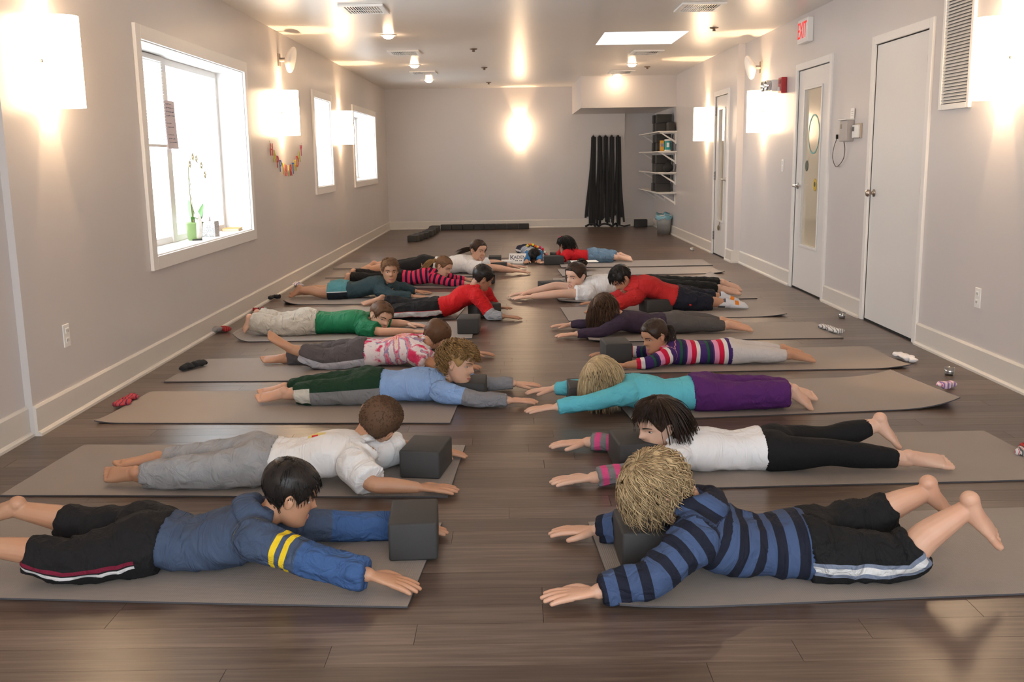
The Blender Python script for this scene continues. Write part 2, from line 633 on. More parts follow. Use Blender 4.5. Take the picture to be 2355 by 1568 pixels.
# ------------------------------------------------------------------ side windows
def window(n, w, mull, cas, blind, depth=0.30):
    y0, y1, z0, z1 = w
    R = struct(empty('window_%d' % n, (XL, (y0 + y1) / 2, z0)))
    c, t = cas, 0.022
    m = MB()
    m.box(XL, XL + t, y0 - c, y0, z0 - c, z1 + c)
    child(m, 'casing', M_TRIM, R, bevel=0.003)
    child(MB().box(XL, XL + t, y1, y1 + c, z0 - c, z1 + c), 'casing', M_TRIM, R, bevel=0.003)
    child(MB().box(XL, XL + t, y0, y1, z1, z1 + c), 'casing', M_TRIM, R, bevel=0.003)
    child(MB().box(XL, XL + t, y0, y1, z0 - c, z0), 'casing', M_TRIM, R, bevel=0.003)
    m = MB()
    e = 0.006
    m.box(XL - 0.36, XL, y0, y0 + e, z0, z1).box(XL - 0.36, XL, y1 - e, y1, z0, z1).box(XL - 0.36, XL, y0 + e, y1 - e, z1 - e, z1)
    child(m, 'jamb', M_TRIM, R)
    child(MB().box(XL - 0.36, XL + 0.004, y0 + e, y1 - e, z0, z0 + 0.008), 'sill', M_TRIM, R)
    xa, xb = XL - depth - 0.05, XL - depth
    f = 0.055
    m = MB()
    m.box(xa, xb, y0 + e, y0 + f, z0, z1).box(xa, xb, y1 - f, y1 - e, z0, z1)
    m.box(xa, xb, y0 + f, y1 - f, z1 - f, z1 - e).box(xa, xb, y0 + f, y1 - f, z0 + 0.008, z0 + f)
    child(m, 'sash_frame', M_TRIM, R, bevel=0.003)
    ys = [y0 + f] + mull + [y1 - f]
    for q in mull:
        child(MB().box(xa - 0.005, xb + 0.012, q - 0.05, q + 0.05, z0 + 0.008, z1 - e), 'mullion', M_TRIM, R, bevel=0.004)
    for i in range(len(ys) - 1):
        child(MB().box(xa + 0.022, xa + 0.028, ys[i], ys[i + 1], z0 + f, z1 - f), 'pane', M_GLASS, R)
    if blind:
        ya, yb, zb = blind
        bl = MB().box(xb + 0.005, xb + 0.03, ya, yb, z1 - 0.045, z1 - 0.012)
        child(bl, 'blind_head', M_TRIM, R)
        sm = simple('blind_slat', (0.82, 0.82, 0.80), 0.5, var=0.01)
        k = 0
        z = z1 - 0.06
        proto = None
        while z > zb:
            if proto is None:
                v = [(-0.011, 0, -0.006), (0, 0, 0.0), (0.011, 0, 0.006), (-0.011, yb - ya, -0.006), (0, yb - ya, 0.0), (0.011, yb - ya, 0.006)]
                proto = mesh_obj('slat', v + [(p[0], p[1], p[2] - 0.0012) for p in v],
                                 [(0, 1, 4, 3), (1, 2, 5, 4), (6, 9, 10, 7), (7, 10, 11, 8), (0, 6, 7, 1), (1, 7, 8, 2), (3, 4, 10, 9), (4, 5, 11, 10), (0, 3, 9, 6), (2, 8, 11, 5)], sm)
                o = proto
            else:
                o = link(bpy.data.objects.new('slat', proto.data))
            o.location = Vector((xb + 0.018, ya, z)) - R.location
            o.parent = R
            z -= 0.021
        child(MB().box(xb + 0.008, xb + 0.03, ya, yb, zb - 0.03, zb - 0.012), 'blind_rail', M_TRIM, R)
        child(MB().tube([(xb + 0.03, yb - 0.04, z1 - 0.05), (xb + 0.032, yb - 0.05, z0 + 0.12)], 0.002, 5), 'blind_cord', M_TRIM, R)
    return R


window(1, WIN[0], [7.30], 0.085, (6.33, 7.23, 1.40), 0.22)
window(2, WIN[1], [], 0.085, None)
window(3, WIN[2], [15.7], 0.085, (14.6, 15.62, 1.05))


# ------------------------------------------------------------------ doors of the right wall
def hinge(p, X, z, ysign):
    h = MB()
    h.box(X + 0.002, X + 0.0065, min(p, p + ysign * 0.042), max(p, p + ysign * 0.042), z - 0.055, z + 0.055)
    for q in (-0.036, 0.0, 0.036):
        h.tube([(X - 0.004, p + ysign * 0.006, z + q - 0.016), (X - 0.004, p + ysign * 0.006, z + q + 0.016)], 0.008, 8)
    return h


def door(n, X, d, top, glass, knob, hinge_far, hz):
    y0, y1 = d
    R = struct(empty('door_%d' % n, (X, (y0 + y1) / 2, 0)))
    c = CAS
    for (a, b, za, zb) in ((y0 - c, y0, 0, top + c), (y1, y1 + c, 0, top + c), (y0, y1, top, top + c)):
        child(MB().box(X - 0.018, X + 0.01, a, b, za, zb), 'casing', M_TRIM, R, bevel=0.004)
    child(MB().box(X + 0.01, X + 0.13, y0 - 0.02, y0, 0, top).box(X + 0.01, X + 0.13, y1, y1 + 0.02, 0, top).box(X + 0.01, X + 0.13, y0, y1, top, top + 0.02), 'jamb', M_TRIM, R)
    g = 0.004
    xa, xb = X + 0.004, X + 0.046
    ya, yb, za, zb = y0 + g, y1 - g, 0.016, top - 0.006
    if glass:
        ga, gb, gc, gd = glass
        mb = MB().box(xa, xb, ya, ga, za, zb).box(xa, xb, gb, yb, za, zb).box(xa, xb, ga, gb, za, gc).box(xa, xb, ga, gb, gd, zb)
        child(mb, 'leaf', M_DOOR, R)
        w = 0.022
        for (a, b, e, f_) in ((ga - w, ga, gc - w, gd + w), (gb, gb + w, gc - w, gd + w), (ga, gb, gd, gd + w), (ga, gb, gc - w, gc)):
            child(MB().box(xa - 0.010, xa, a, b, e, f_), 'glazing_bead', M_DOOR, R, bevel=0.003)
        child(MB().box(xa + 0.014, xa + 0.020, ga, gb, gc, gd), 'pane', M_FROSTED, R)
        # dim corridor wall seen through the pane
        child(MB().box(X + 0.9, X + 0.95, y0 - 0.8, y1 + 0.8, 0, 2.4), 'corridor_wall', simple('corridor_paint', (0.50, 0.42, 0.31), 0.7), R)
    else:
        child(MB().box(xa, xb, ya, yb, za, zb), 'leaf', M_DOOR, R)
        child(MB().box(X + 0.135, X + 0.14, y0, y1, 0, top), 'door_back', M_DARK, R)
    child(MB().box(X + 0.001, X + 0.05, y0, y1, 0.0005, 0.013), 'threshold', M_DARK, R)
    hy = y1 + 0.0 if hinge_far else y0
    for z in hz:
        child(hinge(hy, X - 0.002, z, -1 if hinge_far else 1), 'hinge', simple('hinge_steel', (0.36, 0.33, 0.31), 0.35, 1.0), R)
    ky = y0 + 0.075 if hinge_far else y1 - 0.075
    s = 1 if hinge_far else -1
    if knob == 'lever':
        k = MB()
        k.lathe([(0.030, 0), (0.030, -0.008), (0.022, -0.012), (0.012, -0.014), (0.012, -0.045)], 0, (xa, ky, 0.965), 16)
        k.tube([(xa - 0.045, ky, 0.965), (xa - 0.05, ky + s * 0.02, 0.966), (xa - 0.052, ky + s * 0.06, 0.967), (xa - 0.050, ky + s * 0.115, 0.963)], [0.012, 0.011, 0.009, 0.008], 8)
        child(k, 'lever_handle', M_STEEL, R, smooth=True)
    else:
        k = MB()
        k.lathe([(0.028, 0), (0.028, -0.006), (0.012, -0.010), (0.011, -0.026), (0.024, -0.036), (0.027, -0.048), (0.022, -0.058), (0.001, -0.061)], 0, (xa, ky, 0.965), 16)
        child(k, 'knob', simple('satin_bronze_steel', (0.45, 0.38, 0.33), 0.3, 1.0), R, smooth=True)
    return R


m, nt, b = new_mat('frosted_film_glass')
b.inputs['Base Color'].default_value = (0.62, 0.54, 0.40, 1)
b.inputs['Roughness'].default_value = 0.12
b.inputs['Coat Weight'].default_value = 0.3
nt.links.new(mixc(nt, noisen(nt, objco(nt), 2.0, 2), (0.50, 0.43, 0.32), (0.62, 0.54, 0.41)), b.inputs['Base Color'])
M_FROSTED = m
door(1, XR, D1, 2.035, None, 'knob', False, (1.82, 1.03, 0.24))
d2 = door(2, XR, D2, 2.015, (8.80, 9.30, 0.43, 1.83), 'lever', False, (1.80, 1.02, 0.24))
d3 = door(3, XF, D3, 1.985, (12.36, 12.69, 0.45, 1.815), 'lever2' and 'lever', True, (1.80, 1.0, 0.24))

# stickers on the glass of door 2
teal = simple('teal_sticker', (0.10, 0.42, 0.40), 0.4)
ring = MB()
N = 40
yc, zc_, ry, rz = 9.04, 1.43, 0.165, 0.175
vs = [(XR + 0.0165, yc + (r * ry) * math.cos(2 * PI * k / N), zc_ + (r * rz) * math.sin(2 * PI * k / N)) for r in (0.92, 1.0) for k in range(N)]
ring.add(vs, [(k, (k + 1) % N, N + (k + 1) % N, N + k) for k in range(N)])
ring.add([(v[0] - 0.0012, v[1], v[2]) for v in vs], [(k, N + k, N + (k + 1) % N, (k + 1) % N) for k in range(N)])
child(ring, 'ring_sticker', teal, d2)
child(MB().lathe([(0.001, -0.002), (0.045, -0.002), (0.05, 0.0), (0.001, 0.0)], 0, (XR + 0.016, 9.22, 1.15), 16), 'round_sticker', simple('dark_green_sticker', (0.06, 0.08, 0.05), 0.4), d2)
child(MB().lathe([(0.001, -0.002), (0.05, -0.002), (0.055, 0.0), (0.001, 0.0)], 0, (XR + 0.016, 8.95, 0.985), 16), 'round_sticker', simple('yellow_sticker', (0.62, 0.42, 0.02), 0.4), d2)
child(MB().lathe([(0.001, -0.003), (0.02, -0.003), (0.024, 0.0), (0.001, 0.0)], 0, (XR + 0.0145, 8.95, 0.99), 12), 'sticker_mark', simple('dark_green_sticker', (0.06, 0.08, 0.05), 0.4), d2)
child(MB().tube([(XF - 0.004, 12.53, 0.44), (XF - 0.006, 12.53, 0.40), (XF - 0.02, 12.53, 0.385)], 0.004, 6).ball((XF - 0.016, 12.53, 0.36), (0.014, 0.022, 0.035)), 'door_charm', simple('brown_charm', (0.18, 0.13, 0.06), 0.5), d3)
# ================================================================== fittings and loose things
M_SHADE = emit('lit_opal_glass', LAMP_IN, SHADE_E)
M_BULB = emit('lamp_filament_bulb', LAMP, BULB_E)
M_SPOT = emit('downlight_bulb', LAMP_IN, SPOT_E)
M_BRASS = simple('nickel_finial', (0.62, 0.55, 0.45), 0.3, 1.0)


def sconce(pos, face, label):
    """curved opal shade standing out from the wall, bulb behind it; FACE = angle of the outward direction"""
    R = empty('wall_sconce', pos, face)
    tag(R, label, 'wall lamp', 'opal glass wall sconces')
    hw, dp, hh, gap = 0.078, 0.185, 0.215, 0.012
    # outline in plan: local x = out of the wall, y = along the wall
    out = [(gap, -hw), (dp - 0.075, -hw)]
    for k in range(1, 12):
        a = -PI / 2 + PI * k / 12
        out.append((dp - 0.075 + 0.075 * math.cos(a), hw * math.sin(a)))
    out += [(dp - 0.075, hw), (gap, hw)]
    t = 0.004
    inn = [(p[0] if i in (0, len(out) - 1) else p[0] - t * (p[0] > dp - 0.07), p[1] * (1 - t / hw)) for i, p in enumerate(out)]
    n = len(out)
    vs = [(*p, z) for p in out for z in (-hh, hh)] + [(*p, z) for p in inn for z in (-hh, hh)]
    fs = []
    for i in range(n - 1):
        a, b = 2 * i, 2 * i + 2
        fs.append((a, b, b + 1, a + 1))
        c, d = 2 * n + 2 * i, 2 * n + 2 * i + 2
        fs.append((c, c + 1, d + 1, d))
        fs.append((a + 1, b + 1, d + 1, c + 1))
        fs.append((a, c, d, b))
    for i in (0, n - 1):
        a, c = 2 * i, 2 * n + 2 * i
        fs.append((a, a + 1, c + 1, c))
    MB().add(vs, fs).build('shade', M_SHADE, R)
    MB().box(0.0, 0.012, -0.055, 0.055, -0.09, 0.09).build('back_plate', M_WHITEPL, R, bevel=0.003)
    MB().tube([(0.012, 0, -0.03), (0.05, 0, -0.03), (0.06, 0, -0.02), (0.06, 0, 0.0)], 0.012, 10).build('lamp_holder', M_WHITEPL, R)
    MB().ball((0.062, 0, 0.035), (0.026, 0.026, 0.034), 12, 8).build('bulb', M_BULB, R, smooth=True)
    for s in (-1, 1):
        f = MB().tube([(0.012, s * 0.05, 0), (0.035, s * 0.085, 0)], 0.005, 6)
        f.ball((0.036, s * (hw + 0.010), 0), 0.011, 8, 6)
        f.build('finial', M_BRASS, R, smooth=True)
    return R


ZS = 1.745
sconce((XL, 4.97, ZS), 0, 'lit opal wall sconce on the left wall, before the window with the orchid')
sconce((XL, 9.98, ZS - 0.02), 0, 'lit opal wall sconce right above the coloured letter banner')
sconce((XL, 13.37, ZS - 0.06), 0, 'lit opal wall sconce between the two narrow far left windows')
sconce((XR, 5.53, ZS), PI, 'lit opal wall sconce beside the white louvred return vent')
sconce((XR, 10.77, ZS - 0.04), PI, 'lit opal wall sconce below the emergency light and wall sounder')
sconce((XF, 13.45, ZS - 0.08), PI, 'lit opal wall sconce at the far edge of the narrow glazed door')
sconce((XL - 0.035, 0.2, ZS), 0, 'added unseen lit opal sconce on the left wall beside the camera')  # out of view, added to warm and brighten the foreground
sconce((XR, 0.4, ZS), PI, 'added unseen lit opal sconce on the right wall beside the camera')  # its opposite number, also added out of view for foreground light
sconce((0.163, YB, ZS), -PI / 2, 'lit opal wall sconce alone on the far end wall')


# ------------------------------------------------------------------ ceiling
def vent(x, y, label):
    R = empty('ceiling_vent', (x, y, ZC))
    tag(R, label, 'vent', 'ceiling air vents')
    a, b = 0.185, 0.235
    m = MB()
    for (x0, x1, y0, y1) in ((-a, a, -b, -b + 0.045), (-a, a, b - 0.045, b), (-a, -a + 0.045, -b + 0.045, b - 0.045), (a - 0.045, a, -b + 0.045, b - 0.045)):
        m.box(x0, x1, y0, y1, -0.018, 0)
    m.build('frame', M_WHITEPL, R, bevel=0.004)
    MB().box(-a + 0.045, a - 0.045, -b + 0.045, b - 0.045, -0.0012, -0.0002).build('duct', M_DARK, R)
    sl = None
    for k in range(13):
        xx = -0.13 + 0.26 * k / 12
        tilt = 0.010 * (1 if xx > 0 else -1) * min(1, abs(xx) * 14)
        v = [(-0.004 - tilt, -b + 0.045, -0.016), (0.004 - tilt, -b + 0.045, -0.016), (0.004 + tilt, -b + 0.045, -0.002), (-0.004 + tilt, -b + 0.045, -0.002)]
        v += [(p[0], b - 0.045, p[2]) for p in v]
        o = mesh_obj('slat', v, [(0, 1, 5, 4), (1, 2, 6, 5), (2, 3, 7, 6), (3, 0, 4, 7), (3, 2, 1, 0), (4, 5, 6, 7)], M_WHITEPL, R)
        o.location = (xx, 0, 0)
    MB().box(-0.14, 0.14, -0.004, 0.004, -0.0195, -0.016).build('cross_bar', M_WHITEPL, R)
    return R


vent(-1.21, 8.63, 'white ceiling vent nearest the camera on the window side')
vent(1.62, 8.80, 'white ceiling vent nearest the camera on the door side')
vent(-1.24, 12.10, 'white ceiling vent on the window side, second from the camera')
vent(1.66, 12.48, 'white ceiling vent just beyond the bright skylight')
vent(-1.26, 14.88, 'white ceiling vent on the window side farthest from the camera')
vent(1.66, 15.25, 'white ceiling vent right before the soffit box')


def downlight(x, y, label):
    R = empty('ceiling_downlight', (x, y, ZC))
    tag(R, label, 'downlight', 'small ceiling downlights')
    MB().lathe([(0.085, 0), (0.083, -0.006), (0.062, -0.012), (0.058, -0.004), (0.058, -0.0005)], 2, n=24).build('trim_ring', M_WHITEPL, R, smooth=True)
    MB().ball((0, 0, -0.012), (0.055, 0.055, 0.030), 16, 8).build('bulb', M_SPOT, R, smooth=True)
    return R


downlight(-1.23, 10.44, 'lit ceiling downlight nearest the camera on the window side')
downlight(-1.28, 13.71, 'lit ceiling downlight between two vents on the window side')
downlight(-1.30, 16.32, 'lit ceiling downlight farthest away on the window side')
downlight(1.67, 14.05, 'lit ceiling downlight past the skylight on the door side')
downlight(-1.22, 7.10, 'added unseen ceiling downlight above the boy in the green shirt')  # this and the next three: out of view, added to light people from above
downlight(1.66, 7.10, 'added unseen ceiling downlight above the girl in dark purple')
downlight(-1.22, 3.40, 'added unseen ceiling downlight above the two nearest boys on the left')
downlight(1.66, 3.40, 'added unseen ceiling downlight above the boy in the striped hoodie')
downlight(1.655, 15.82, 'lit ceiling downlight shining on the soffit box')


def dot(x, y, label):
    R = MB().lathe([(0.045, 0), (0.043, -0.008), (0.03, -0.012), (0.015, -0.014), (0.014, -0.03), (0.022, -0.034), (0.001, -0.035)], 2, n=16).build('sprinkler_head', simple('sprinkler_bronze', (0.22, 0.16, 0.12), 0.4, 0.6), None, smooth=True)
    R.location = (x, y, ZC)
    return tag(R, label, 'sprinkler', 'ceiling sprinkler heads')


dot(-0.42, 11.85, 'small dark sprinkler head in mid ceiling, nearest of the three in a line')
dot(-0.36, 14.24, 'small dark sprinkler head in mid ceiling, middle of the three in a line')
dot(-0.36, 16.97, 'small dark sprinkler head in mid ceiling, last before the far wall')
dot(2.03, 10.24, 'small dark sprinkler head near the right wall beside the skylight')
dot(1.94, 14.49, 'small dark sprinkler head near the right wall beyond the skylight')


def speaker(pos, face, label):
    R = empty('wall_speaker', pos, face)
    tag(R, label, 'speaker', 'round white wall speakers')
    body = MB().lathe([(0.001, -0.055), (0.055, -0.05), (0.118, -0.012), (0.126, 0.0), (0.126, 0.012), (0.120, 0.020), (0.10, 0.024), (0.001, 0.026)], 0, n=28)
    o = body.build('speaker_body', M_WHITEPL, R, smooth=True)
    o.location = (0.125, 0, 0)
    o.rotation_euler = (0, math.radians(14), 0)
    MB().box(0, 0.014, -0.04, 0.04, -0.06, 0.06).build('bracket_plate', simple('grey_bracket', (0.25, 0.22, 0.2), 0.5), R)
    MB().tube([(0.012, 0, 0), (0.08, 0, 0)], 0.02, 10).build('bracket_arm', simple('grey_bracket', (0.25, 0.22, 0.2), 0.5), R)
    return R


speaker((XL, 10.02, 2.235), 0, 'round white speaker high on the left wall above a sconce')
speaker((XR, 10.95, 2.175), PI, 'round white speaker high on the right wall above a sconce')

# ------------------------------------------------------------------ right wall fittings
R = empty('exit_sign', (XR, 9.27, 2.345))
tag(R, 'white exit sign box with red letters above the glazed door', 'sign')
MB().box(-0.055, 0, -0.155, 0.155, -0.105, 0.105).build('housing', M_WHITEPL, R, bevel=0.006)
MB().box(-0.0575, -0.055, -0.14, 0.14, -0.088, 0.088).build('face', simple('sign_face', (0.86, 0.80, 0.78), 0.4, var=0.01), R)


TEXTS = []


def text_obj(name, body, size, mat, parent, loc, rot, depth=0.001, align='CENTER'):
    cu = bpy.data.curves.new(name, 'FONT')
    cu.body = body
    cu.size = size
    cu.extrude = depth
    cu.align_x = align
    cu.align_y = 'CENTER'
    cu.materials.append(mat)
    o = link(bpy.data.objects.new(name, cu))
    o.location = loc
    o.rotation_euler = rot
    o.parent = parent
    TEXTS.append(o)
    return o


red_lit = emit('lit_red_letter', (1.0, 0.07, 0.06), 0.34)
t = text_obj('lettering', 'EXIT', 0.205, red_lit, R, (-0.0585, 0, -0.002), (PI / 2, 0, -PI / 2), 0.0012)
t.scale = (0.66, 1, 1)

R = empty('emergency_light', (XR, 10.32, 1.935))
tag(R, 'white emergency light unit with two round lamp heads beside the red alarm', 'light')
MB().box(-0.085, 0, -0.15, 0.15, -0.055, 0.055).build('housing', M_WHITEPL, R, bevel=0.01)
for s in (-0.07, 0.08):
    k = MB().lathe([(0.05, 0.0), (0.055, -0.03), (0.05, -0.05), (0.047, -0.05), (0.03, -0.03), (0.001, -0.025)], 0, (-0.085, s - 0.03, 0.0), 18)
    k.build('lamp_head', simple('lamp_chrome', (0.7, 0.72, 0.72), 0.15, 0.9), R, smooth=True)
R = empty('fire_alarm', (XR, 9.98, 1.92))
tag(R, 'red fire alarm strobe next to the emergency light', 'alarm')
MB().box(-0.055, 0, -0.06, 0.06, -0.075, 0.075).build('housing', simple('alarm_red', (0.42, 0.015, 0.02), 0.3), R, bevel=0.006)
MB().box(-0.075, -0.055, -0.03, 0.03, -0.055, -0.015).build('strobe_lens', simple('clear_lens', (0.75, 0.72, 0.7), 0.12), R, bevel=0.004)
MB().box(-0.058, -0.055, -0.04, 0.04, 0.015, 0.055).build('horn_grille', simple('alarm_dark_red', (0.25, 0.01, 0.012), 0.4), R)

R = empty('light_switch', (XR, 9.965, 1.15))
tag(R, 'white double light switch plate beside the glazed door', 'switch')
MB().box(-0.007, 0, -0.036, 0.036, -0.06, 0.06).build('plate', M_WHITEPL, R, bevel=0.003)
for z in (0.025, -0.025):
    MB().box(-0.012, -0.007, -0.014, 0.014, z - 0.018, z + 0.018).build('rocker', M_WHITEPL, R, bevel=0.002)


def outlet(pos, face, label):
    R = empty('wall_outlet', pos, face)
    tag(R, label, 'outlet', 'white wall outlets')
    MB().box(0, 0.006, -0.036, 0.036, -0.058, 0.058).build('plate', M_WHITEPL, R, bevel=0.003)
    for z in (0.024, -0.024):
        k = MB().box(0.006, 0.010, -0.016, 0.016, z - 0.014, z + 0.014)
        o = k.build('socket', M_WHITEPL, R, bevel=0.002)
        s = MB()
        for yy in (-0.007, 0.007):
            s.box(0.010, 0.0105, yy - 0.0015, yy + 0.0015, z - 0.006, z + 0.006)
        s.build('slots', M_DARK, R)


outlet((XL, 4.93, 0.41), 0, 'white wall outlet low on the left wall')
outlet((XR, 5.68, 0.425), PI, 'white wall outlet low on the right wall')

R = empty('intercom_phone', (XR, 8.02, 1.44))
tag(R, 'grey wall intercom box with a hanging cord beside the thermostat', 'intercom')
gp = simple('grey_plastic', (0.42, 0.38, 0.36), 0.45)
MB().box(-0.06, 0, -0.085, 0.085, -0.09, 0.075).build('housing', gp, R, bevel=0.006)
MB().box(-0.075, 0, -0.09, 0.09, 0.075, 0.083).build('shelf_top', M_WHITEPL, R, bevel=0.002)
MB().box(-0.0615, -0.06, 0.03, 0.07, 0.01, 0.045).build('display', simple('dark_display', (0.06, 0.06, 0.06), 0.3), R)
cp_ = [Vector(q) for q in ((-.012, .11, -.088), (-.02, .055, -.15), (-.02, .085, -.23), (-.018, .25, -.29), (-.02, .35, -.22), (-.018, .335, -.13), (-.012, .285, -.06))]
cord = []
for k in range(len(cp_) - 1):
    p0, p1, p2, p3 = cp_[max(k - 1, 0)], cp_[k], cp_[k + 1], cp_[min(k + 2, len(cp_) - 1)]
    for q in range(6):
        f = q / 6
        cord.append(0.5 * (2 * p1 + (p2 - p0) * f + (2 * p0 - 5 * p1 + 4 * p2 - p3) * f * f + (3 * p1 - p0 - 3 * p2 + p3) * f ** 3))
cord.append(cp_[-1])
MB().tube(cord, 0.0035, 6).build('cord', simple('cord_brown', (0.12, 0.09, 0.08), 0.5), R, smooth=True)
MB().box(-0.02, -0.006, 0.277, 0.293, -0.065, -0.03).build('cord_plug', M_DARK, R)
R = empty('thermostat', (XR, 7.82, 1.425))
tag(R, 'white thermostat with a small dark screen next to the big plain door', 'thermostat')
MB().box(-0.012, 0, -0.07, 0.07, -0.055, 0.06).build('base', simple('tan_plastic', (0.50, 0.40, 0.30), 0.5), R, bevel=0.003)
MB().box(-0.034, -0.012, -0.055, 0.065, -0.05, 0.048).build('cover', M_WHITEPL, R, bevel=0.004)
MB().box(-0.036, -0.034, 0.015, 0.055, 0.0, 0.035).build('screen', simple('dark_display', (0.06, 0.06, 0.06), 0.3), R)
R = empty('wall_card', (XR, 7.96, 1.565))
tag(R, 'small white card with faint lines propped above the intercom', 'card')
MB().box(-0.012, -0.008, -0.04, 0.04, -0.04, 0.04).build('card', M_WHITEPL, R)
for k in range(3):
    MB().box(-0.0126, -0.012, -0.025, 0.025, 0.012 - 0.016 * k, 0.016 - 0.016 * k).build('printed_line', simple('faint_ink', (0.5, 0.46, 0.45), 0.6), R)

R = empty('return_vent', (XR, 6.14, 1.51))
tag(R, 'tall white louvred return air vent between the plain door and a sconce', 'vent')
hw, H_ = 0.21, 0.86
m = MB()
for (a, b, c, d) in ((-hw, -hw + 0.035, 0, H_), (hw - 0.035, hw, 0, H_), (-hw + 0.035, hw - 0.035, 0, 0.035), (-hw + 0.035, hw - 0.035, H_ - 0.035, H_)):
    m.box(-0.022, 0, a, b, c, d)
m.build('frame', M_WHITEPL, R, bevel=0.004)
MB().box(-0.002, 0, -hw + 0.03, hw - 0.03, 0.03, H_ - 0.03).build('duct', simple('duct_grey', (0.18, 0.17, 0.16), 0.7), R)
z = 0.048
while z < H_ - 0.045:
    v = [(-0.020, -hw + 0.033, z - 0.008), (-0.018, -hw + 0.033, z - 0.0085), (-0.003, -hw + 0.033, z + 0.007), (-0.005, -hw + 0.033, z + 0.008)]
    v += [(p[0], -p[1], p[2]) for p in v]
    mesh_obj('slat', v, [(0, 1, 5, 4), (1, 2, 6, 5), (2, 3, 7, 6), (3, 0, 4, 7), (3, 2, 1, 0), (4, 5, 6, 7)], M_WHITEPL, R)
    z += 0.0195

# ------------------------------------------------------------------ letter banner on the left wall
R = empty('letter_banner', (XL + 0.012, 10.13, 1.45))
tag(R, 'string of small coloured paper letters hanging below a left wall sconce', 'banner')
word = 'HAPPYBIRTHDAY'
cols = [(0.55, 0.03, 0.02), (0.48, 0.45, 0.03), (0.50, 0.02, 0.05), (0.03, 0.10, 0.35), (0.60, 0.45, 0.03), (0.58, 0.05, 0.02), (0.40, 0.45, 0.05), (0.50, 0.03, 0.03),
        (0.03, 0.14, 0.42), (0.60, 0.45, 0.03), (0.52, 0.03, 0.03), (0.38, 0.42, 0.05), (0.50, 0.03, 0.12), (0.10, 0.05, 0.18)]
half = 0.72


def sag(u):
    return -0.24 * (1 - (u / half) ** 2)


MB().tube([(0, u, sag(u)) for u in [half * (k / 12 - 1) for k in range(25)]], 0.002, 5).build('string', simple('string', (0.5, 0.45, 0.4), 0.8), R)
for k, ch in enumerate(word):
    u = -half + 2 * half * (k + 0.5) / len(word)
    ml = simple('paper_letter_%d' % (k % len(cols)), cols[k % len(cols)], 0.6)
    text_obj('letter', ch, 0.165, ml, R, (0.004, u, sag(u) - 0.05), (PI / 2, 0, PI / 2), 0.0025)

# ------------------------------------------------------------------ things on the sill of window 1
SZ = WIN[0][2] + 0.008
XS = XL - 0.16


def sill_pt(px, py):
    d = C_FWD + C_RIGHT * ((px - IMG_W / 2) / FPX) - C_UP * ((py - IMG_H / 2) / FPX)
    return C_POS + d * ((SZ - CAM_H) / d.z)


p = sill_pt(449, 552)
R = empty('potted_orchid', (max(XL - 0.12, p.x), p.y, SZ))
tag(R, 'orchid in a pale green pot on the near left window sill', 'plant')
MB().lathe([(0.046, 0), (0.05, 0.004), (0.064, 0.125), (0.068, 0.126), (0.068, 0.135), (0.062, 0.135), (0.058, 0.11), (0.001, 0.11)], 2, n=24).build('pot', simple('pale_green_ceramic', (0.30, 0.44, 0.17), 0.3), R, smooth=True)
leafm = simple('orchid_leaf', (0.10, 0.24, 0.05), 0.4, var=0.2)


def leaf(name, base, tip, w, bow, mat, parent, n=7):
    b, t = Vector(base), Vector(tip)
    d = t - b
    s = d.cross(Vector((0, 0, 1)))
    s = (s if s.length > 1e-4 else Vector((1, 0, 0))).normalized()
    vs, fs = [], []
    for i in range(n):
        u = i / (n - 1)
        c = b + d * u + Vector((0, 0, bow * math.sin(PI * u)))
        ww = w * math.sin(PI * min(1, 0.12 + 0.86 * u)) ** 0.7
        vs += [c - s * ww + Vector((0, 0, 0.006)), c, c + s * ww + Vector((0, 0, 0.006))]
    N_ = len(vs)
    vs += [v - Vector((0, 0, 0.002)) for v in vs]
    for i in range(n - 1):
        for j in range(2):
            a = i * 3 + j
            fs += [(a, a + 1, a + 4, a + 3), (N_ + a, N_ + a + 3, N_ + a + 4, N_ + a + 1)]
    return mesh_obj(name, vs, fs, mat, parent, True)


for (tip, w, bow) in (((-0.02, -0.03, 0.30), 0.035, 0.0), ((0.03, 0.01, 0.20), 0.036, 0.03), ((0.02, 0.19, 0.26), 0.026, -0.02), ((0.03, 0.14, 0.20), 0.02, -0.02), ((0.05, -0.08, 0.16), 0.03, 0.03)):
    leaf('leaf', (0, 0, 0.12), tip, w, bow, leafm, R)
stem = [(0, -0.02, 0.12), (0.0, -0.045, 0.30), (0.0, -0.05, 0.45), (0, -0.03, 0.56), (0, 0.05, 0.615), (0, 0.13, 0.60), (0.01, 0.21, 0.55), (0.02, 0.25, 0.48)]
MB().tube(stem, [0.0045, 0.004, 0.004, 0.0035, 0.003, 0.003, 0.0025, 0.002], 6).build('flower_stem', simple('orchid_stem', (0.22, 0.20, 0.08), 0.5), R, smooth=True)
MB().tube([(0.006, -0.025, 0.12), (0.006, -0.045, 0.46)], 0.003, 5).build('stake', simple('bamboo_stake', (0.45, 0.36, 0.18), 0.6), R)
fl = simple('orchid_petal', (0.82, 0.78, 0.55), 0.5)
for q in stem[3:]:
    k = MB()
    for a in range(5):
        t = 2 * PI * a / 5
        k.ball((q[0] + 0.01, q[1] + 0.018 * math.cos(t), q[2] + 0.018 * math.sin(t)), (0.004, 0.013, 0.013), 8, 5)
    k.build('flower', fl, R, smooth=True)

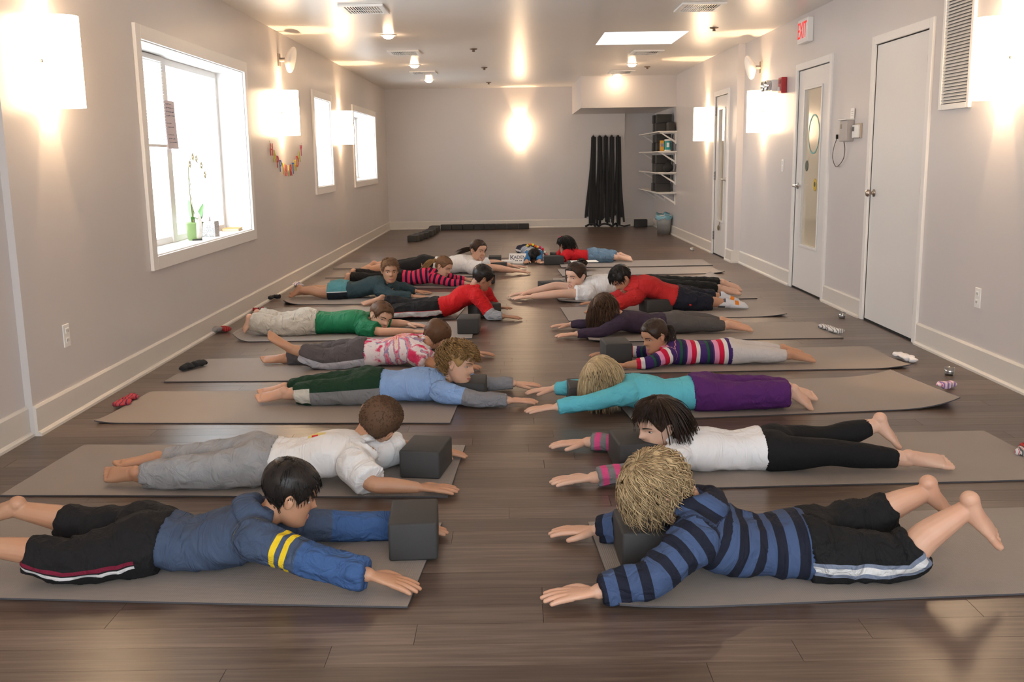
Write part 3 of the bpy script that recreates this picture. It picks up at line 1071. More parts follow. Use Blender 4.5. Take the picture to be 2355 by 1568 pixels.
p = sill_pt(481, 544)
R = empty('tissue_box', (max(XL - 0.12, p.x), p.y + 0.03, SZ))
tag(R, 'square grey patterned tissue box beside the orchid pot', 'tissue box')
m_, nt, b = new_mat('speckled_card')
nt.links.new(ramp(nt, noisen(nt, objco(nt), 160, 4), [(0.4, (0.30, 0.29, 0.29)), (0.6, (0.72, 0.70, 0.70))]), b.inputs['Base Color'])
MB().box(-0.058, 0.058, -0.058, 0.058, 0, 0.12).build('box', m_, R, bevel=0.003)
k = MB()
k.prism([(-0.03, 0.12), (0.03, 0.12), (0.018, 0.145), (0.022, 0.165), (-0.002, 0.15), (-0.02, 0.168), (-0.016, 0.14)], 0, -0.004, 0.004)
k.build('tissue', M_WHITEPL, R)
p = sill_pt(520, 530)
R = empty('paperback_book', (max(XL - 0.12, p.x), p.y, SZ), 0.1)
tag(R, 'thin orange edged book lying flat on the window sill', 'book')
MB().box(-0.07, 0.07, -0.10, 0.10, 0.0, 0.003).box(-0.07, 0.07, -0.10, 0.10, 0.018, 0.021).box(-0.07, -0.067, -0.10, 0.10, 0.003, 0.018).build('cover', simple('orange_cover', (0.55, 0.28, 0.06), 0.5), R)
MB().box(-0.066, 0.067, -0.098, 0.098, 0.003, 0.018).build('pages', simple('book_pages', (0.75, 0.66, 0.45), 0.7), R)
p = sill_pt(372, 553)
R = empty('desk_clock', (max(XL - 0.10, p.x), max(6.36, p.y), SZ + 0.105), 0.55)
tag(R, 'round white desk clock leaning in the window corner', 'clock')
k = MB().lathe([(0.001, -0.02), (0.10, -0.02), (0.104, -0.01), (0.104, 0.012), (0.096, 0.016), (0.094, 0.008), (0.001, 0.008)], 0, n=32)
k.build('case', simple('clock_cream', (0.72, 0.68, 0.62), 0.4), R, smooth=False)
dk = simple('clock_ink', (0.05, 0.05, 0.05), 0.5)
k = MB()
for h in range(12):
    a = 2 * PI * h / 12
    k.box(0.008, 0.0095, 0.08 * math.cos(a) - 0.004, 0.08 * math.cos(a) + 0.004, 0.08 * math.sin(a) - 0.006, 0.08 * math.sin(a) + 0.006)
k.build('hour_marks', dk, R)
for (a, ln) in ((2.4, 0.045), (5.2, 0.07)):
    MB().tube([(0.011, 0, 0), (0.011, ln * math.cos(a), ln * math.sin(a))], 0.003, 5).build('clock_hand', dk, R)
MB().box(-0.05, 0.02, -0.05, 0.05, -0.105, -0.095).build('foot', dk, R)

R = empty('handwritten_note', (XL - 0.200, 7.33, 1.53))
tag(R, 'sheet of pale pink paper with handwriting taped to the window mullion', 'note')
m = MB()
vs = []
for j in range(7):
    zz = 0.17 - 0.34 * j / 6
    bow = 0.012 * (j / 6) ** 2
    vs += [(bow, -0.10, zz), (bow + 0.004, 0.0, zz), (bow, 0.12, zz)]
m.add(vs, [(j * 3 + i, j * 3 + i + 1, j * 3 + i + 4, j * 3 + i + 3) for j in range(6) for i in range(2)])
vs2 = [(v[0] - 0.001, v[1], v[2]) for v in vs]
m.add(vs2, [(j * 3 + i, j * 3 + i + 3, j * 3 + i + 4, j * 3 + i + 1) for j in range(6) for i in range(2)])
m.build('sheet', simple('pale_pink_paper', (0.66, 0.56, 0.58), 0.7, var=0.02), R)
rn = random.Random(3)
for j in range(11):
    zz = 0.145 - 0.027 * j
    if j in (4, 7):
        continue
    k = MB()
    u = -0.085
    pts = []
    end = -0.085 + 0.10 + 0.09 * rn.random()
    while u < end:
        pts.append((0.006 + 0.012 * ((0.17 - zz) / 0.34) ** 2, u, zz + rn.uniform(-0.005, 0.005)))
        u += 0.006
    k.tube(pts, 0.0012, 4)
    k.build('handwriting', simple('pen_ink', (0.12, 0.11, 0.16), 0.6), R)

# ------------------------------------------------------------------ far corner: straps, shelves, bin
strapm = simple('black_webbing', (0.012, 0.012, 0.013), 0.75, var=0.3, bumps=0.3)
rn = random.Random(21)
names = ['leftmost hook, its loose end kinked outward', 'second hook from the left', 'middle hook of five', 'fourth hook from the left', 'hook nearest the corner shelves']
for i, x in enumerate((1.48, 1.595, 1.70, 1.81, 1.925)):
    R = empty('strap_bundle', (x, YB, 1.62))
    tag(R, 'bundle of long black yoga straps hanging from the %s' % names[i], 'straps', 'strap bundles on the far wall')
    k = MB().tube([(0, 0, 0.02), (0, -0.05, 0.018), (0, -0.062, 0.045)], 0.007, 8)
    k.build('hook', M_STEEL, R, smooth=True)
    for s in range(9):
        spread = (s - 4) / 4.0
        bx = spread * (0.085 if i in (0, 4) else 0.07) + rn.uniform(-0.02, 0.02) + (0.03 if i == 4 else (-0.03 if i == 0 else 0))
        bottom = -1.60 + rn.uniform(0.0, 0.22)
        yy = -0.045 - 0.010 * (s % 3) - rn.uniform(0, 0.012)
        pts = []
        for q in range(9):
            u = q / 8
            pts.append((spread * 0.018 + (bx - spread * 0.018) * u ** 1.1 + 0.012 * math.sin(5 * u + s), yy - 0.035 * math.sin(PI * u) * (0.4 + 0.2 * (s % 4)), -0.005 + bottom * u))
        MB().tube(pts, [(0.003, 0.019)] * 9, 4, flat=(1, 0.3 * rn.uniform(-1, 1), 0)).build('strap', strapm, R)
    MB().tube([(0, -0.05, 0.012), (0, -0.06, -0.02), (0.006, -0.06, -0.045)], 0.022, 8).build('buckle', strapm, R)
R = MB()
pts = []
for q in range(70):
    u = q / 69
    pts.append((1.33 + 0.80 * u + 0.05 * math.sin(13 * u), YB - 0.10 - 0.05 * math.sin(9 * u) ** 2, 0.012 + 0.05 * abs(math.sin(17 * u)) * (1 if u < 0.8 else 0.4)))
R.tube(pts, [(0.012, 0.02)] * 70, 6)
tag(R.build('loose_strap', strapm, None, True), 'loose black strap tangled along the floor under the hanging bundles', 'strap')

blockm = None


def block_mat():
    m, nt, b = new_mat('charcoal_foam')
    co = objco(nt)
    n = noisen(nt, co, 9, 3)
    f = noisen(nt, co, 420, 2)
    c = mixc(nt, n, (0.022, 0.021, 0.021), (0.034, 0.032, 0.032))
    nt.links.new(mixc(nt, mathn(nt, 'MULTIPLY', f, 0.3), c, (0.055, 0.052, 0.05)), b.inputs['Base Color'])
    b.inputs['Roughness'].default_value = 0.72
    bump(nt, b, f, 0.25, 0.0012)
    return m


blockm = block_mat()
BLOCK_ME = {}


def block(loc, rz, label, size=(0.228, 0.152, 0.10), group='charcoal foam yoga blocks', tilt=(0, 0), name='yoga_block'):
    """SIZE along local x, y, z; loc = middle of the underside"""
    if size not in BLOCK_ME:
        bm = bmesh.new()
        bmesh.ops.create_cube(bm, size=1)
        bmesh.ops.scale(bm, vec=size, verts=bm.verts)
        bmesh.ops.translate(bm, vec=(0, 0, size[2] / 2), verts=bm.verts)
        bmesh.ops.bevel(bm, geom=bm.edges[:], offset=0.009, segments=3, profile=0.5, affect='EDGES')
        me = bpy.data.meshes.new('yoga_block')
        bm.to_mesh(me)
        bm.free()
        me.polygons.foreach_set('use_smooth', [True] * len(me.polygons))
        me.materials.append(blockm)
        BLOCK_ME[size] = me
    o = link(bpy.data.objects.new(name, BLOCK_ME[size]))
    o.location = loc
    o.rotation_euler = (tilt[0], tilt[1], rz)
    return tag(o, label, 'yoga block', group)


# the row at the far wall: eight along the wall, then three coming forward
for k in range(8):
    block((-1.31 + 0.115 + 0.1995 * k - 0.0, YB - 0.30 + 0.004 * (k % 2), 0), 0.004 * ((k % 3) - 1),
          'charcoal block in the straight row by the far wall, %s from its bend' % ('first', 'second', 'third', 'fourth', 'fifth', 'sixth', 'seventh', 'eighth')[k], (0.197, 0.152, 0.098), 'straight block row by the far wall')
for k, (bx, by) in enumerate(((-1.545, 15.53), (-1.50, 15.80), (-1.44, 16.12), (-1.40, 16.48), (-1.38, 16.85), (-1.37, 17.25), (-1.38, 17.65))):
    block((bx, by, 0), PI / 2 - 0.1 + 0.03 * (k % 3),
          ('charcoal foam block at the near end of the bent row of blocks' if k == 0 else 'charcoal block in the bent arm of the far row, %s from its near end' % ('first', 'second', 'third', 'fourth', 'fifth', 'sixth', 'seventh')[k]), (0.26 if k else 0.228, 0.155, 0.10), 'bent arm of the far block row')
# shelves
shelfm = simple('white_shelf', (0.78, 0.75, 0.71), 0.4)
sh_z = (1.645, 1.335, 1.005, 0.69)
for k, z in enumerate(sh_z):
    R = empty('wall_shelf', (XF, 17.0, z))
    tag(R, 'white bracketed shelf in the far corner, %s from the top' % ('first', 'second', 'third', 'fourth')[k], 'shelf', 'white corner shelves')
    MB().box(-0.30, 0, -1.12, 1.28, -0.02, 0).build('board', shelfm, R, bevel=0.003)
    for yy in (-1.02, 0.05, 1.15):
        b = MB()
        b.box(-0.26, -0.0, yy - 0.012, yy + 0.012, -0.036, -0.02)
        b.box(-0.016, -0.0, yy - 0.012, yy + 0.012, -0.20, -0.036)
        b.prism([(-0.24, -0.036), (-0.21, -0.036), (-0.016, -0.15), (-0.016, -0.185)], 1, yy - 0.006, yy + 0.006)
        b.build('bracket', shelfm, R)
lv = ('top', 'second', 'third', 'lowest')
SB = (0.24, 0.155, 0.135)
for k, z in enumerate(sh_z):
    for j in range(2):
        for i, yy in enumerate((16.30, 16.62)):
            block((XF - 0.165 - 0.05 * (j == 0 and k in (0,)) * 0 + 0.012 * ((j + i + k) % 2), yy, z + j * SB[2]), 0.03 * ((i + j) % 2),
                  'charcoal block %s the %s corner shelf, %s stack' % (('lying directly on', 'stacked upper on')[j], lv[k], ('front', 'rear')[i]), SB, 'blocks on the %s corner shelf, %s layer' % (lv[k], ('lower', 'upper')[j]))
    for j in range(1):
        pass
block((XF - 0.085, 16.06, sh_z[0]), 0.0, 'charcoal block jutting out beside the stack on the top corner shelf', (0.10, 0.22, 0.135), 'odd blocks in the far corner')
R = empty('wipes_canister', (XF - 0.13, 16.02, sh_z[1]))
tag(R, 'teal and white wipes canister on the second corner shelf', 'canister')
MB().lathe([(0.05, 0), (0.052, 0.004), (0.052, 0.155), (0.05, 0.158)], 2, n=24).build('canister_body', simple('teal_label', (0.02, 0.30, 0.30), 0.3), R, smooth=True)
MB().lathe([(0.053, 0.156), (0.054, 0.17), (0.045, 0.182), (0.001, 0.184)], 2, n=24).build('lid', M_WHITEPL, R, smooth=True)
MB().box(-0.02, 0.02, -0.0545, -0.05, 0.06, 0.13).build('label_patch', M_WHITEPL, R)
MB().lathe([(0.0525, 0.002), (0.0535, 0.003), (0.0535, 0.02), (0.0525, 0.021)], 2, n=24, close=True).build('bottom_band', M_WHITEPL, R)
R = empty('cleaner_box', (XF - 0.215, 16.04, sh_z[1]))
tag(R, 'small orange yellow box standing beside the wipes canister', 'box')
MB().box(-0.03, 0.03, -0.04, 0.04, 0, 0.165).build('carton', simple('orange_carton', (0.62, 0.32, 0.02), 0.45), R, bevel=0.003)
MB().box(-0.02, 0.02, -0.0415, -0.04, 0.07, 0.12).build('label_patch', simple('blue_label', (0.2, 0.22, 0.4), 0.4), R)
R = empty('black_pouch', (XF - 0.12, 16.0, sh_z[2]))
tag(R, 'slumped black cloth pouch on the third corner shelf', 'pouch')
k = MB().ball((0, 0, 0.085), (0.085, 0.08, 0.088), 16, 10)
k.v = [Vector((v.x * (1 - 0.5 * max(0, (v.z - 0.07)) / 0.1), v.y * (1 - 0.4 * max(0, v.z - 0.07) / 0.1), max(0, v.z))) for v in k.v]
k.build('pouch_body', strapm, R, smooth=True)
MB().tube([(-0.03, 0, 0.165), (-0.01, 0, 0.185), (0.02, 0, 0.16)], 0.01, 6).build('knot', strapm, R)
block((2.335, YB - 0.16, 0), 0.02, 'single charcoal block alone on the floor under the corner shelves', (0.225, 0.15, 0.135), 'odd blocks in the far corner')
R = empty('waste_bin', (2.475, 16.28, 0))
tag(R, 'translucent white plastic waste bin with a blue liner in the far corner', 'bin')
MB().lathe([(0.001, 0.004), (0.098, 0.004), (0.10, 0.0), (0.128, 0.30), (0.134, 0.302), (0.134, 0.31), (0.124, 0.31), (0.096, 0.012), (0.001, 0.012)], 2, n=28, close=True).build('bin_body', simple('milky_plastic', (0.80, 0.84, 0.84), 0.35), R, smooth=True)
liner = MB()
vs = []
for j, (r0, h0) in enumerate(((0.118, 0.22), (0.122, 0.29), (0.136, 0.312), (0.142, 0.285), (0.141, 0.25))):
    for k in range(28):
        a = 2 * PI * k / 28
        w = 0.006 * math.sin(5 * a + j) + 0.004 * math.sin(11 * a)
        vs.append(((r0 + w * 0.4) * math.cos(a), (r0 + w * 0.4) * math.sin(a), h0 + w * 2.5 + (0.03 if (j == 2 and -0.5 < a - 1 < 1.5) else 0)))
liner.add(vs, [(j * 28 + k, j * 28 + (k + 1) % 28, (j + 1) * 28 + (k + 1) % 28, (j + 1) * 28 + k) for j in range(4) for k in range(28)])
liner.build('bin_liner', simple('blue_liner', (0.20, 0.42, 0.52), 0.3), R, smooth=True)


# ------------------------------------------------------------------ yoga mats
def mat_material():
    m, nt, b = new_mat('grey_yoga_mat')
    co = objco(nt)
    sep = nt.nodes.new('ShaderNodeSeparateXYZ')
    nt.links.new(co, sep.inputs[0])
    n = noisen(nt, co, 3.0, 3)
    w1 = mathn(nt, 'SINE', mathn(nt, 'MULTIPLY', sep.outputs[0], 2 * PI / 0.0062))
    w2 = mathn(nt, 'SINE', mathn(nt, 'MULTIPLY', sep.outputs[1], 2 * PI / 0.0085))
    h = mathn(nt, 'MULTIPLY', mathn(nt, 'ADD', w1, mathn(nt, 'MULTIPLY', w2, 0.7)), 0.5)
    c = mixc(nt, n, (0.275, 0.238, 0.215), (0.315, 0.275, 0.250))
    c = mixc(nt, mathn(nt, 'MULTIPLY', mathn(nt, 'ADD', h, 1.0), 0.10), c, (0.13, 0.115, 0.105))
    nt.links.new(c, b.inputs['Base Color'])
    b.inputs['Roughness'].default_value = 0.62
    b.inputs['Specular IOR Level'].default_value = 0.42
    bump(nt, b, h, 0.35, 0.0012)
    return m


M_MAT = mat_material()
M_MATEDGE = simple('mat_edge_dark', (0.055, 0.052, 0.058), 0.8)
MATS_LIST = []


def yoga_mat(a, b, w, label, curls=(), t=0.006, far_sign=1):
    """A, B = ends of the near long edge on the floor; W = width; curls = (corner u 0/1, v 0/1, reach along, height)"""
    a, b = Vector(a), Vector(b)
    a.z = b.z = 0
    d = b - a
    L = d.length
    rz = math.atan2(d.y, d.x)
    nx, ny = 72, 26
    vs = []
    for j in range(ny + 1):
        for i in range(nx + 1):
            u, v = i / nx * L, j / ny * w
            z = 0.0015 * math.sin(2.2 * u + 3 * v + a.y * 7) ** 2
            ux = u
            for (cu, cv, reach, hgt, *edge) in curls:
                du = u if cu == 0 else L - u
                dv = v if cv == 0 else w - v
                if edge:                       # a whole short edge lifts
                    s = max(0.0, 1 - du / reach)
                else:
                    s = max(0.0, 1 - du / reach - dv / (reach * 1.6))
                z += hgt * s ** 2 * (1.0 if hgt < 0.03 else 1.0)
                if hgt > 0.03:
                    ux += (1 if cu == 0 else -1) * 0.22 * reach * s ** 2
            vs.append((ux, v, z + t))
    N_ = len(vs)
    bot = [(p[0], p[1], p[2] - t + 0.0003) for p in vs]
    W1 = nx + 1
    fs = [(j * W1 + i, j * W1 + i + 1, (j + 1) * W1 + i + 1, (j + 1) * W1 + i) for j in range(ny) for i in range(nx)]
    fm = [0] * len(fs)
    fb = [(N_ + f[0], N_ + f[3], N_ + f[2], N_ + f[1]) for f in fs]
    per = [i for i in range(W1)] + [j * W1 + nx for j in range(1, ny + 1)] + [ny * W1 + i for i in range(nx - 1, -1, -1)] + [j * W1 for j in range(ny - 1, 0, -1)]
    fe = [(per[k], N_ + per[k], N_ + per[(k + 1) % len(per)], per[(k + 1) % len(per)]) for k in range(len(per))]
    o = mesh_obj('yoga_mat', vs + bot, fs + fb + fe, None, None, False, [M_MAT, M_MATEDGE], fm + [1] * len(fb) + [1] * len(fe))
    o.location = a
    o.rotation_euler = (0, 0, rz)
    MATS_LIST.append(o)
    return tag(o, label, 'yoga mat', 'grey yoga mats')


WM = 0.665
yoga_mat((-2.06, 2.775, 0), (-0.314, 2.638, 0), WM, 'grey yoga mat under the boy in the blue hoodie')
yoga_mat((-1.995, 3.66, 0), (-0.258, 3.572, 0), 0.685, 'grey yoga mat under the boy in grey sweatpants')
yoga_mat((-2.072, 4.729, 0), (-0.315, 4.634, 0), 0.67, 'grey yoga mat under the boy in the pale blue shirt', ((0, 0, 0.12, 0.012),))
yoga_mat((-2.044, 5.641, 0), (-0.30, 5.60, 0), 0.67, 'grey yoga mat under the boy in the tie-dye shirt')
yoga_mat((-2.03, 6.917, 0), (-0.299, 6.914, 0), 0.76, 'grey yoga mat with upturned end under the boy in the green shirt', ((0, 0, 0.16, 0.06, 1),))
yoga_mat((-2.104, 7.944, 0), (-0.46, 7.82, 0), 0.62, 'grey yoga mat under the boy in the red tee')
yoga_mat((-2.095, 8.742, 0), (-0.42, 8.70, 0), 0.72, 'grey yoga mat with a curled corner under the boy in teal shorts', ((0, 0, 0.22, 0.04),))
yoga_mat((-2.07, 9.86, 0), (-0.40, 9.75, 0), 0.66, 'grey yoga mat under the girl in the pink striped top')
yoga_mat((-2.048, 10.754, 0), (-0.36, 10.70, 0), 0.66, 'grey yoga mat under the smiling woman with a ponytail')
yoga_mat((-2.13, 11.67, 0), (-0.42, 11.62, 0), 0.68, 'empty grey yoga mat behind the smiling woman with a ponytail')
yoga_mat((0.286, 2.605, 0), (2.02, 2.70, 0), 0.68, 'grey yoga mat under the boy in the striped hoodie', ((0, 0, 0.25, 0.016),))
yoga_mat((0.415, 3.618, 0), (2.16, 3.68, 0), 0.69, 'grey yoga mat under the girl in white tee and black leggings')
yoga_mat((0.565, 4.630, 0), (2.307, 4.806, 0), 0.74, 'grey yoga mat with a lifted corner under the girl in aqua', ((1, 0, 0.42, 0.05), (1, 1, 0.4, 0.035)))
yoga_mat((0.595, 5.70, 0), (2.343, 5.73, 0), 0.68, 'grey yoga mat under the girl in the multicoloured striped sweater', ((1, 0, 0.25, 0.022),))
yoga_mat((0.518, 6.716, 0), (2.278, 6.742, 0), 0.665, 'grey yoga mat under the girl in the dark purple top', ((0, 0, 0.3, 0.018),))
yoga_mat((0.429, 7.631, 0), (2.152, 7.711, 0), 0.70, 'grey yoga mat under the boy in the red sweatshirt', ((1, 0, 0.25, 0.02),))
yoga_mat((0.405, 8.626, 0), (2.165, 8.718, 0), 0.66, 'grey yoga mat under the woman with the bun', ((0, 0, 0.25, 0.022),))
yoga_mat((0.407, 9.733, 0), (2.14, 9.705, 0), 0.70, 'empty grey yoga mat with a raised far corner behind the woman with the bun', ((1, 0, 0.3, 0.03), (1, 1, 0.3, 0.05)))
yoga_mat((0.53, 10.60, 0), (2.287, 10.661, 0), 0.68, 'empty grey yoga mat before the mat of the girl in jeans', ((1, 0, 0.2, 0.02),))
yoga_mat((0.56, 11.45, 0), (2.318, 11.451, 0), 0.68, 'grey yoga mat under the girl in blue jeans')
c_m = yoga_mat((0.50, 12.66, 0), (0.52, 14.41, 0), 0.665, 'grey yoga mat pointing at the camera under the child with the pompom band')

# ------------------------------------------------------------------ blocks among the people


def block_at(px, py, rz, label, size=(0.228, 0.152, 0.10), z=0.0065, dy=0.0, tilt=(0, 0)):
    p = at_floor(px, py, z)
    return block((p.x, p.y + dy, z), rz, label, size, 'charcoal foam yoga blocks', tilt)


B_UP = (0.152, 0.228, 0.10)
B_TALL = (0.165, 0.235, 0.135)
block((-0.335, 3.08, 0.0065), 0.06, 'charcoal block standing before the hands of the boy in the blue hoodie', (0.155, 0.235, 0.125))
block((-0.365, 3.90, 0.0065), -0.16, 'charcoal block before the buzz cut boy in the white tee', (0.165, 0.235, 0.115))
block((0.40, 2.97, 0.0065), 0.03, 'charcoal block under the chin of the boy in the striped hoodie', (0.165, 0.225, 0.125))
block((0.485, 3.94, 0.0065), 0.10, 'charcoal block in front of the girl in the white tee', (0.165, 0.225, 0.12))
block((-0.23, 5.16, 0.0065), -0.03, 'charcoal block under the chin of the curly haired boy', (0.155, 0.225, 0.10))
block((-0.47, 6.10, 0.0065), 0.0, 'charcoal block under the face of the tie-dye boy', (0.155, 0.225, 0.10))
block((-0.33, 7.20, 0.0065), -0.04, 'charcoal block on the end of the green shirt boy\'s mat', (0.155, 0.228, 0.115))
block((-0.235, 7.92, 0.0065), 0.55, 'charcoal block turned askew by the elbow of the boy in the red tee', (0.228, 0.152, 0.105))
block((-0.44, 9.02, 0.0065), 0.0, 'charcoal block behind the shoulder of the boy in the red tee', (0.16, 0.228, 0.10))
block((-0.30, 10.12, 0.0065), 0.0, 'charcoal block before the girl in the pink striped top', (0.228, 0.152, 0.095))
block((-0.16, 11.25, 0.0065), -0.05, 'charcoal block between the arms of the smiling woman', (0.18, 0.152, 0.09))
block((-0.215, 11.98, 0.0065), 0.0, 'charcoal block on the empty mat left of the paper name sign', (0.15, 0.228, 0.095))
block((0.49, 11.86, 0.0), 0.03, 'charcoal block right of the child with the pompom band', (0.235, 0.152, 0.105))
block((0.60, 12.75, 0.0), 0.1, 'charcoal block lying flat before the girl in jeans, farther back', (0.228, 0.152, 0.06))
block((0.72, 11.10, 0.0065), 0.0, 'charcoal block under the white papers behind the bun', (0.20, 0.152, 0.10))
block((0.62, 10.20, 0.0065), 0.0, 'charcoal block standing at the face of the woman with the bun', (0.152, 0.228, 0.12))
block((0.36, 9.35, 0.0065), 0.22, 'charcoal block turned askew beyond the arms of the woman with the bun', (0.228, 0.152, 0.10))
block((0.62, 7.17, 0.0065), 0.0, 'charcoal block under the face of the girl in dark purple', (0.165, 0.228, 0.10))
block((0.635, 6.08, 0.0065), 0.08, 'charcoal block before the girl in the striped sweater', (0.165, 0.235, 0.125))
block((0.375, 5.03, 0.0), 0.02, 'charcoal block under the face of the blonde girl in aqua', (0.20, 0.228, 0.105))
block((1.17, 8.07, 0.0065), 0.35, 'charcoal block under the chest of the boy in the red sweatshirt', (0.235, 0.16, 0.10))


# ------------------------------------------------------------------ papers and the name sign
R = empty('name_sign', (0.045, 12.02, 0.0), math.radians(1))
tag(R, 'folded white card with a handwritten name beside the child with the pompom band', 'sign')
card = simple('white_card', (0.80, 0.77, 0.72), 0.6, var=0.01)
sl = 0.05
MB().add([(-0.105, 0, 0), (0.105, 0, 0), (0.12, sl, 0.115), (-0.085, sl, 0.12), (-0.105, 0.002, 0), (0.105, 0.002, 0), (0.12, sl + 0.002, 0.115), (-0.085, sl + 0.002, 0.12)],
         [(0, 1, 2, 3), (7, 6, 5, 4), (0, 4, 5, 1), (1, 5, 6, 2), (2, 6, 7, 3), (3, 7, 4, 0)]).build('front_panel', card, R)
MB().add([(-0.085, sl + 0.003, 0.12), (0.12, sl + 0.003, 0.115), (0.11, 0.12, 0), (-0.10, 0.12, 0), (-0.085, sl + 0.005, 0.12), (0.12, sl + 0.005, 0.115), (0.11, 0.122, 0), (-0.10, 0.122, 0)],
         [(0, 1, 2, 3), (7, 6, 5, 4), (0, 4, 5, 1), (1, 5, 6, 2), (2, 6, 7, 3), (3, 7, 4, 0)]).build('back_panel', card, R)
ink = simple('sign_ink', (0.03, 0.03, 0.08), 0.5)
rx = math.atan2(0.118, sl)
text_obj('lettering', 'K', 0.088, ink, R, (-0.052, 0.0275, 0.068), (rx, 0, 0.06), 0.0008)
text_obj('lettering', 'ADEN', 0.056, ink, R, (0.042, 0.0285, 0.071), (rx, 0, 0), 0.0008)
text_obj('lettering', '\u2022\u2022 \u2022\u2022', 0.05, ink, R, (0.025, 0.012, 0.032), (rx, 0, 0), 0.0008)
R = empty('white_phone', (-0.085, 11.93, 0.0065), 0.25)
tag(R, 'white plastic gadget with a dark lens lying left of the name sign', 'gadget')
MB().box(-0.075, 0.075, -0.045, 0.045, 0, 0.045).build('body', M_WHITEPL, R, bevel=0.014)
MB().lathe([(0.001, -0.047), (0.016, -0.047), (0.02, -0.045)], 1, (-0.045, 0, 0.02), 14).build('lens', M_DARK, R)
R = empty('paper_stack', (0.80, 11.12, 0.1066), 0.05)
tag(R, 'few sheets of white paper lying on a block behind the bun', 'papers')
for k in range(3):
    o = MB().box(-0.15, 0.15, -0.10, 0.10, 0.0012 * k, 0.0012 * k + 0.0008).build('sheet', card, R)
    o.rotation_euler = (0, 0, 0.05 * (k - 1))


# ------------------------------------------------------------------ socks left on the floor
def sock_mat(name, cols, scale):
    m, nt, b = new_mat(name)
    co = objco(nt)
    w = nt.nodes.new('ShaderNodeTexWave')
    w.inputs['Scale'].default_value = scale
    w.inputs['Distortion'].default_value = 1.2
    nt.links.new(co, w.inputs['Vector'])
    st = [(i / len(cols), c) for i, c in enumerate(cols)]
    n = nt.nodes.new('ShaderNodeValToRGB')
    n.color_ramp.interpolation = 'CONSTANT'
    e = n.color_ramp.elements
    e[0].color = (*cols[0], 1)
    e[1].position, e[1].color = st[1][0], (*cols[1], 1)
    for p, c in st[2:]:
        e.new(p).color = (*c, 1)
    nt.links.new(w.outputs[0], n.inputs[0])
    nt.links.new(n.outputs[0], b.inputs['Base Color'])
    b.inputs['Roughness'].default_value = 0.9
    bump(nt, b, noisen(nt, co, 300, 2), 0.3, 0.001)
    return m


def sock(pts, r, mat, label, group=None, seed=0):
    """crumpled sock: a lumpy flattened tube with an open cuff"""
    pts = [Vector(p) for p in pts]
    mb = MB()
    n, segs = 12, 5
    fine = []
    for i in range(len(pts) - 1):
        for k in range(segs):
            fine.append(pts[i].lerp(pts[i + 1], k / segs))
    fine.append(pts[-1])
    rad = []
    for i, p in enumerate(fine):
        u = i / (len(fine) - 1)
        q = r * (0.85 + 0.3 * mnoise.noise(Vector((u * 5 + seed, seed * 3.1, 0)))) * (0.75 if u < 0.1 else 1)
        rad.append((q * 1.25, q * 0.75))
    mb.tube(fine, rad, n)
    for v in mb.v:
        k = mnoise.noise_vector(v * 38 + Vector((seed, 0, 0))) * 0.010
        v += k
    zmin = min(v.z for v in mb.v)
    for v in mb.v:
        v.z = max(v.z - zmin, 0.0) * 0.9 + 0.0005 + min(p.z for p in pts)
    c = fine[len(fine) // 2].copy()
    c.z = 0
    o = mb.build('sock', mat, None, True, origin=c)
    s = o.modifiers.new('soft', 'SUBSURF')
    s.levels = s.render_levels = 1
    return tag(o, label, 'sock', group)


def F(px, py, z=0.0):
    return at_floor(px, py, z)


def sock_px(pxs, r, mat, label, z=0.0, group=None, seed=0):
    return sock([F(a, b, z) for a, b in pxs], r, mat, label, group, seed)


s_rn = sock_mat('red_navy_sock', [(0.45, 0.05, 0.06), (0.02, 0.02, 0.07), (0.40, 0.04, 0.05)], 9)
s_bk = simple('black_sock', (0.010, 0.010, 0.012), 0.9)
s_rb = sock_mat('red_black_sock', [(0.40, 0.02, 0.03), (0.012, 0.012, 0.012), (0.35, 0.34, 0.33)], 7)
s_gr = sock_mat('grey_red_sock', [(0.25, 0.23, 0.22), (0.27, 0.25, 0.24)], 6)
s_rd = sock_mat('red_dark_sock', [(0.42, 0.03, 0.03), (0.05, 0.01, 0.01), (0.42, 0.03, 0.03)], 12)
s_wp = sock_mat('white_purple_sock', [(0.65, 0.62, 0.64), (0.10, 0.06, 0.30), (0.65, 0.62, 0.64)], 8)
s_wh = simple('white_sock', (0.74, 0.72, 0.72), 0.9)
s_wg = sock_mat('white_grey_sock', [(0.62, 0.60, 0.58), (0.10, 0.09, 0.09), (0.62, 0.6, 0.58)], 10)
s_pk = sock_mat('white_pink_sock', [(0.68, 0.60, 0.62), (0.60, 0.10, 0.25), (0.68, 0.6, 0.62), (0.2, 0.12, 0.35)], 12)
s_wr = sock_mat('white_red_sock', [(0.62, 0.60, 0.60), (0.5, 0.03, 0.05), (0.62, 0.6, 0.6), (0.1, 0.1, 0.1)], 12)
sock_px([(262, 940), (280, 935), (300, 930)], 0.028, s_rn, 'red and navy sock nearest the mat edge of the curly boy', seed=1)
sock_px([(285, 928), (302, 922), (312, 918)], 0.026, s_rn, 'red and navy sock rolled on top side of its pair by the left wall', seed=2)
sock_px([(418, 856), (432, 850), (445, 846)], 0.030, s_bk, 'black sock at the left on the tie-dye boy\'s mat corner', 0.0065, seed=3)
sock_px([(446, 848), (460, 843), (472, 840)], 0.030, s_bk, 'black sock at the right on the tie-dye boy\'s mat corner', 0.0065, seed=4)
sock_px([(486, 768), (495, 764), (503, 766)], 0.036, s_gr, 'grey sock heel standing by the left baseboard', seed=5)
sock_px([(505, 762), (516, 762), (526, 764)], 0.034, s_rd, 'red and black patterned sock beside the grey sock', seed=6)
sock_px([(583, 717), (591, 716), (598, 716)], 0.028, s_rd, 'red sock behind the bare feet of the green shirt boy', seed=7)
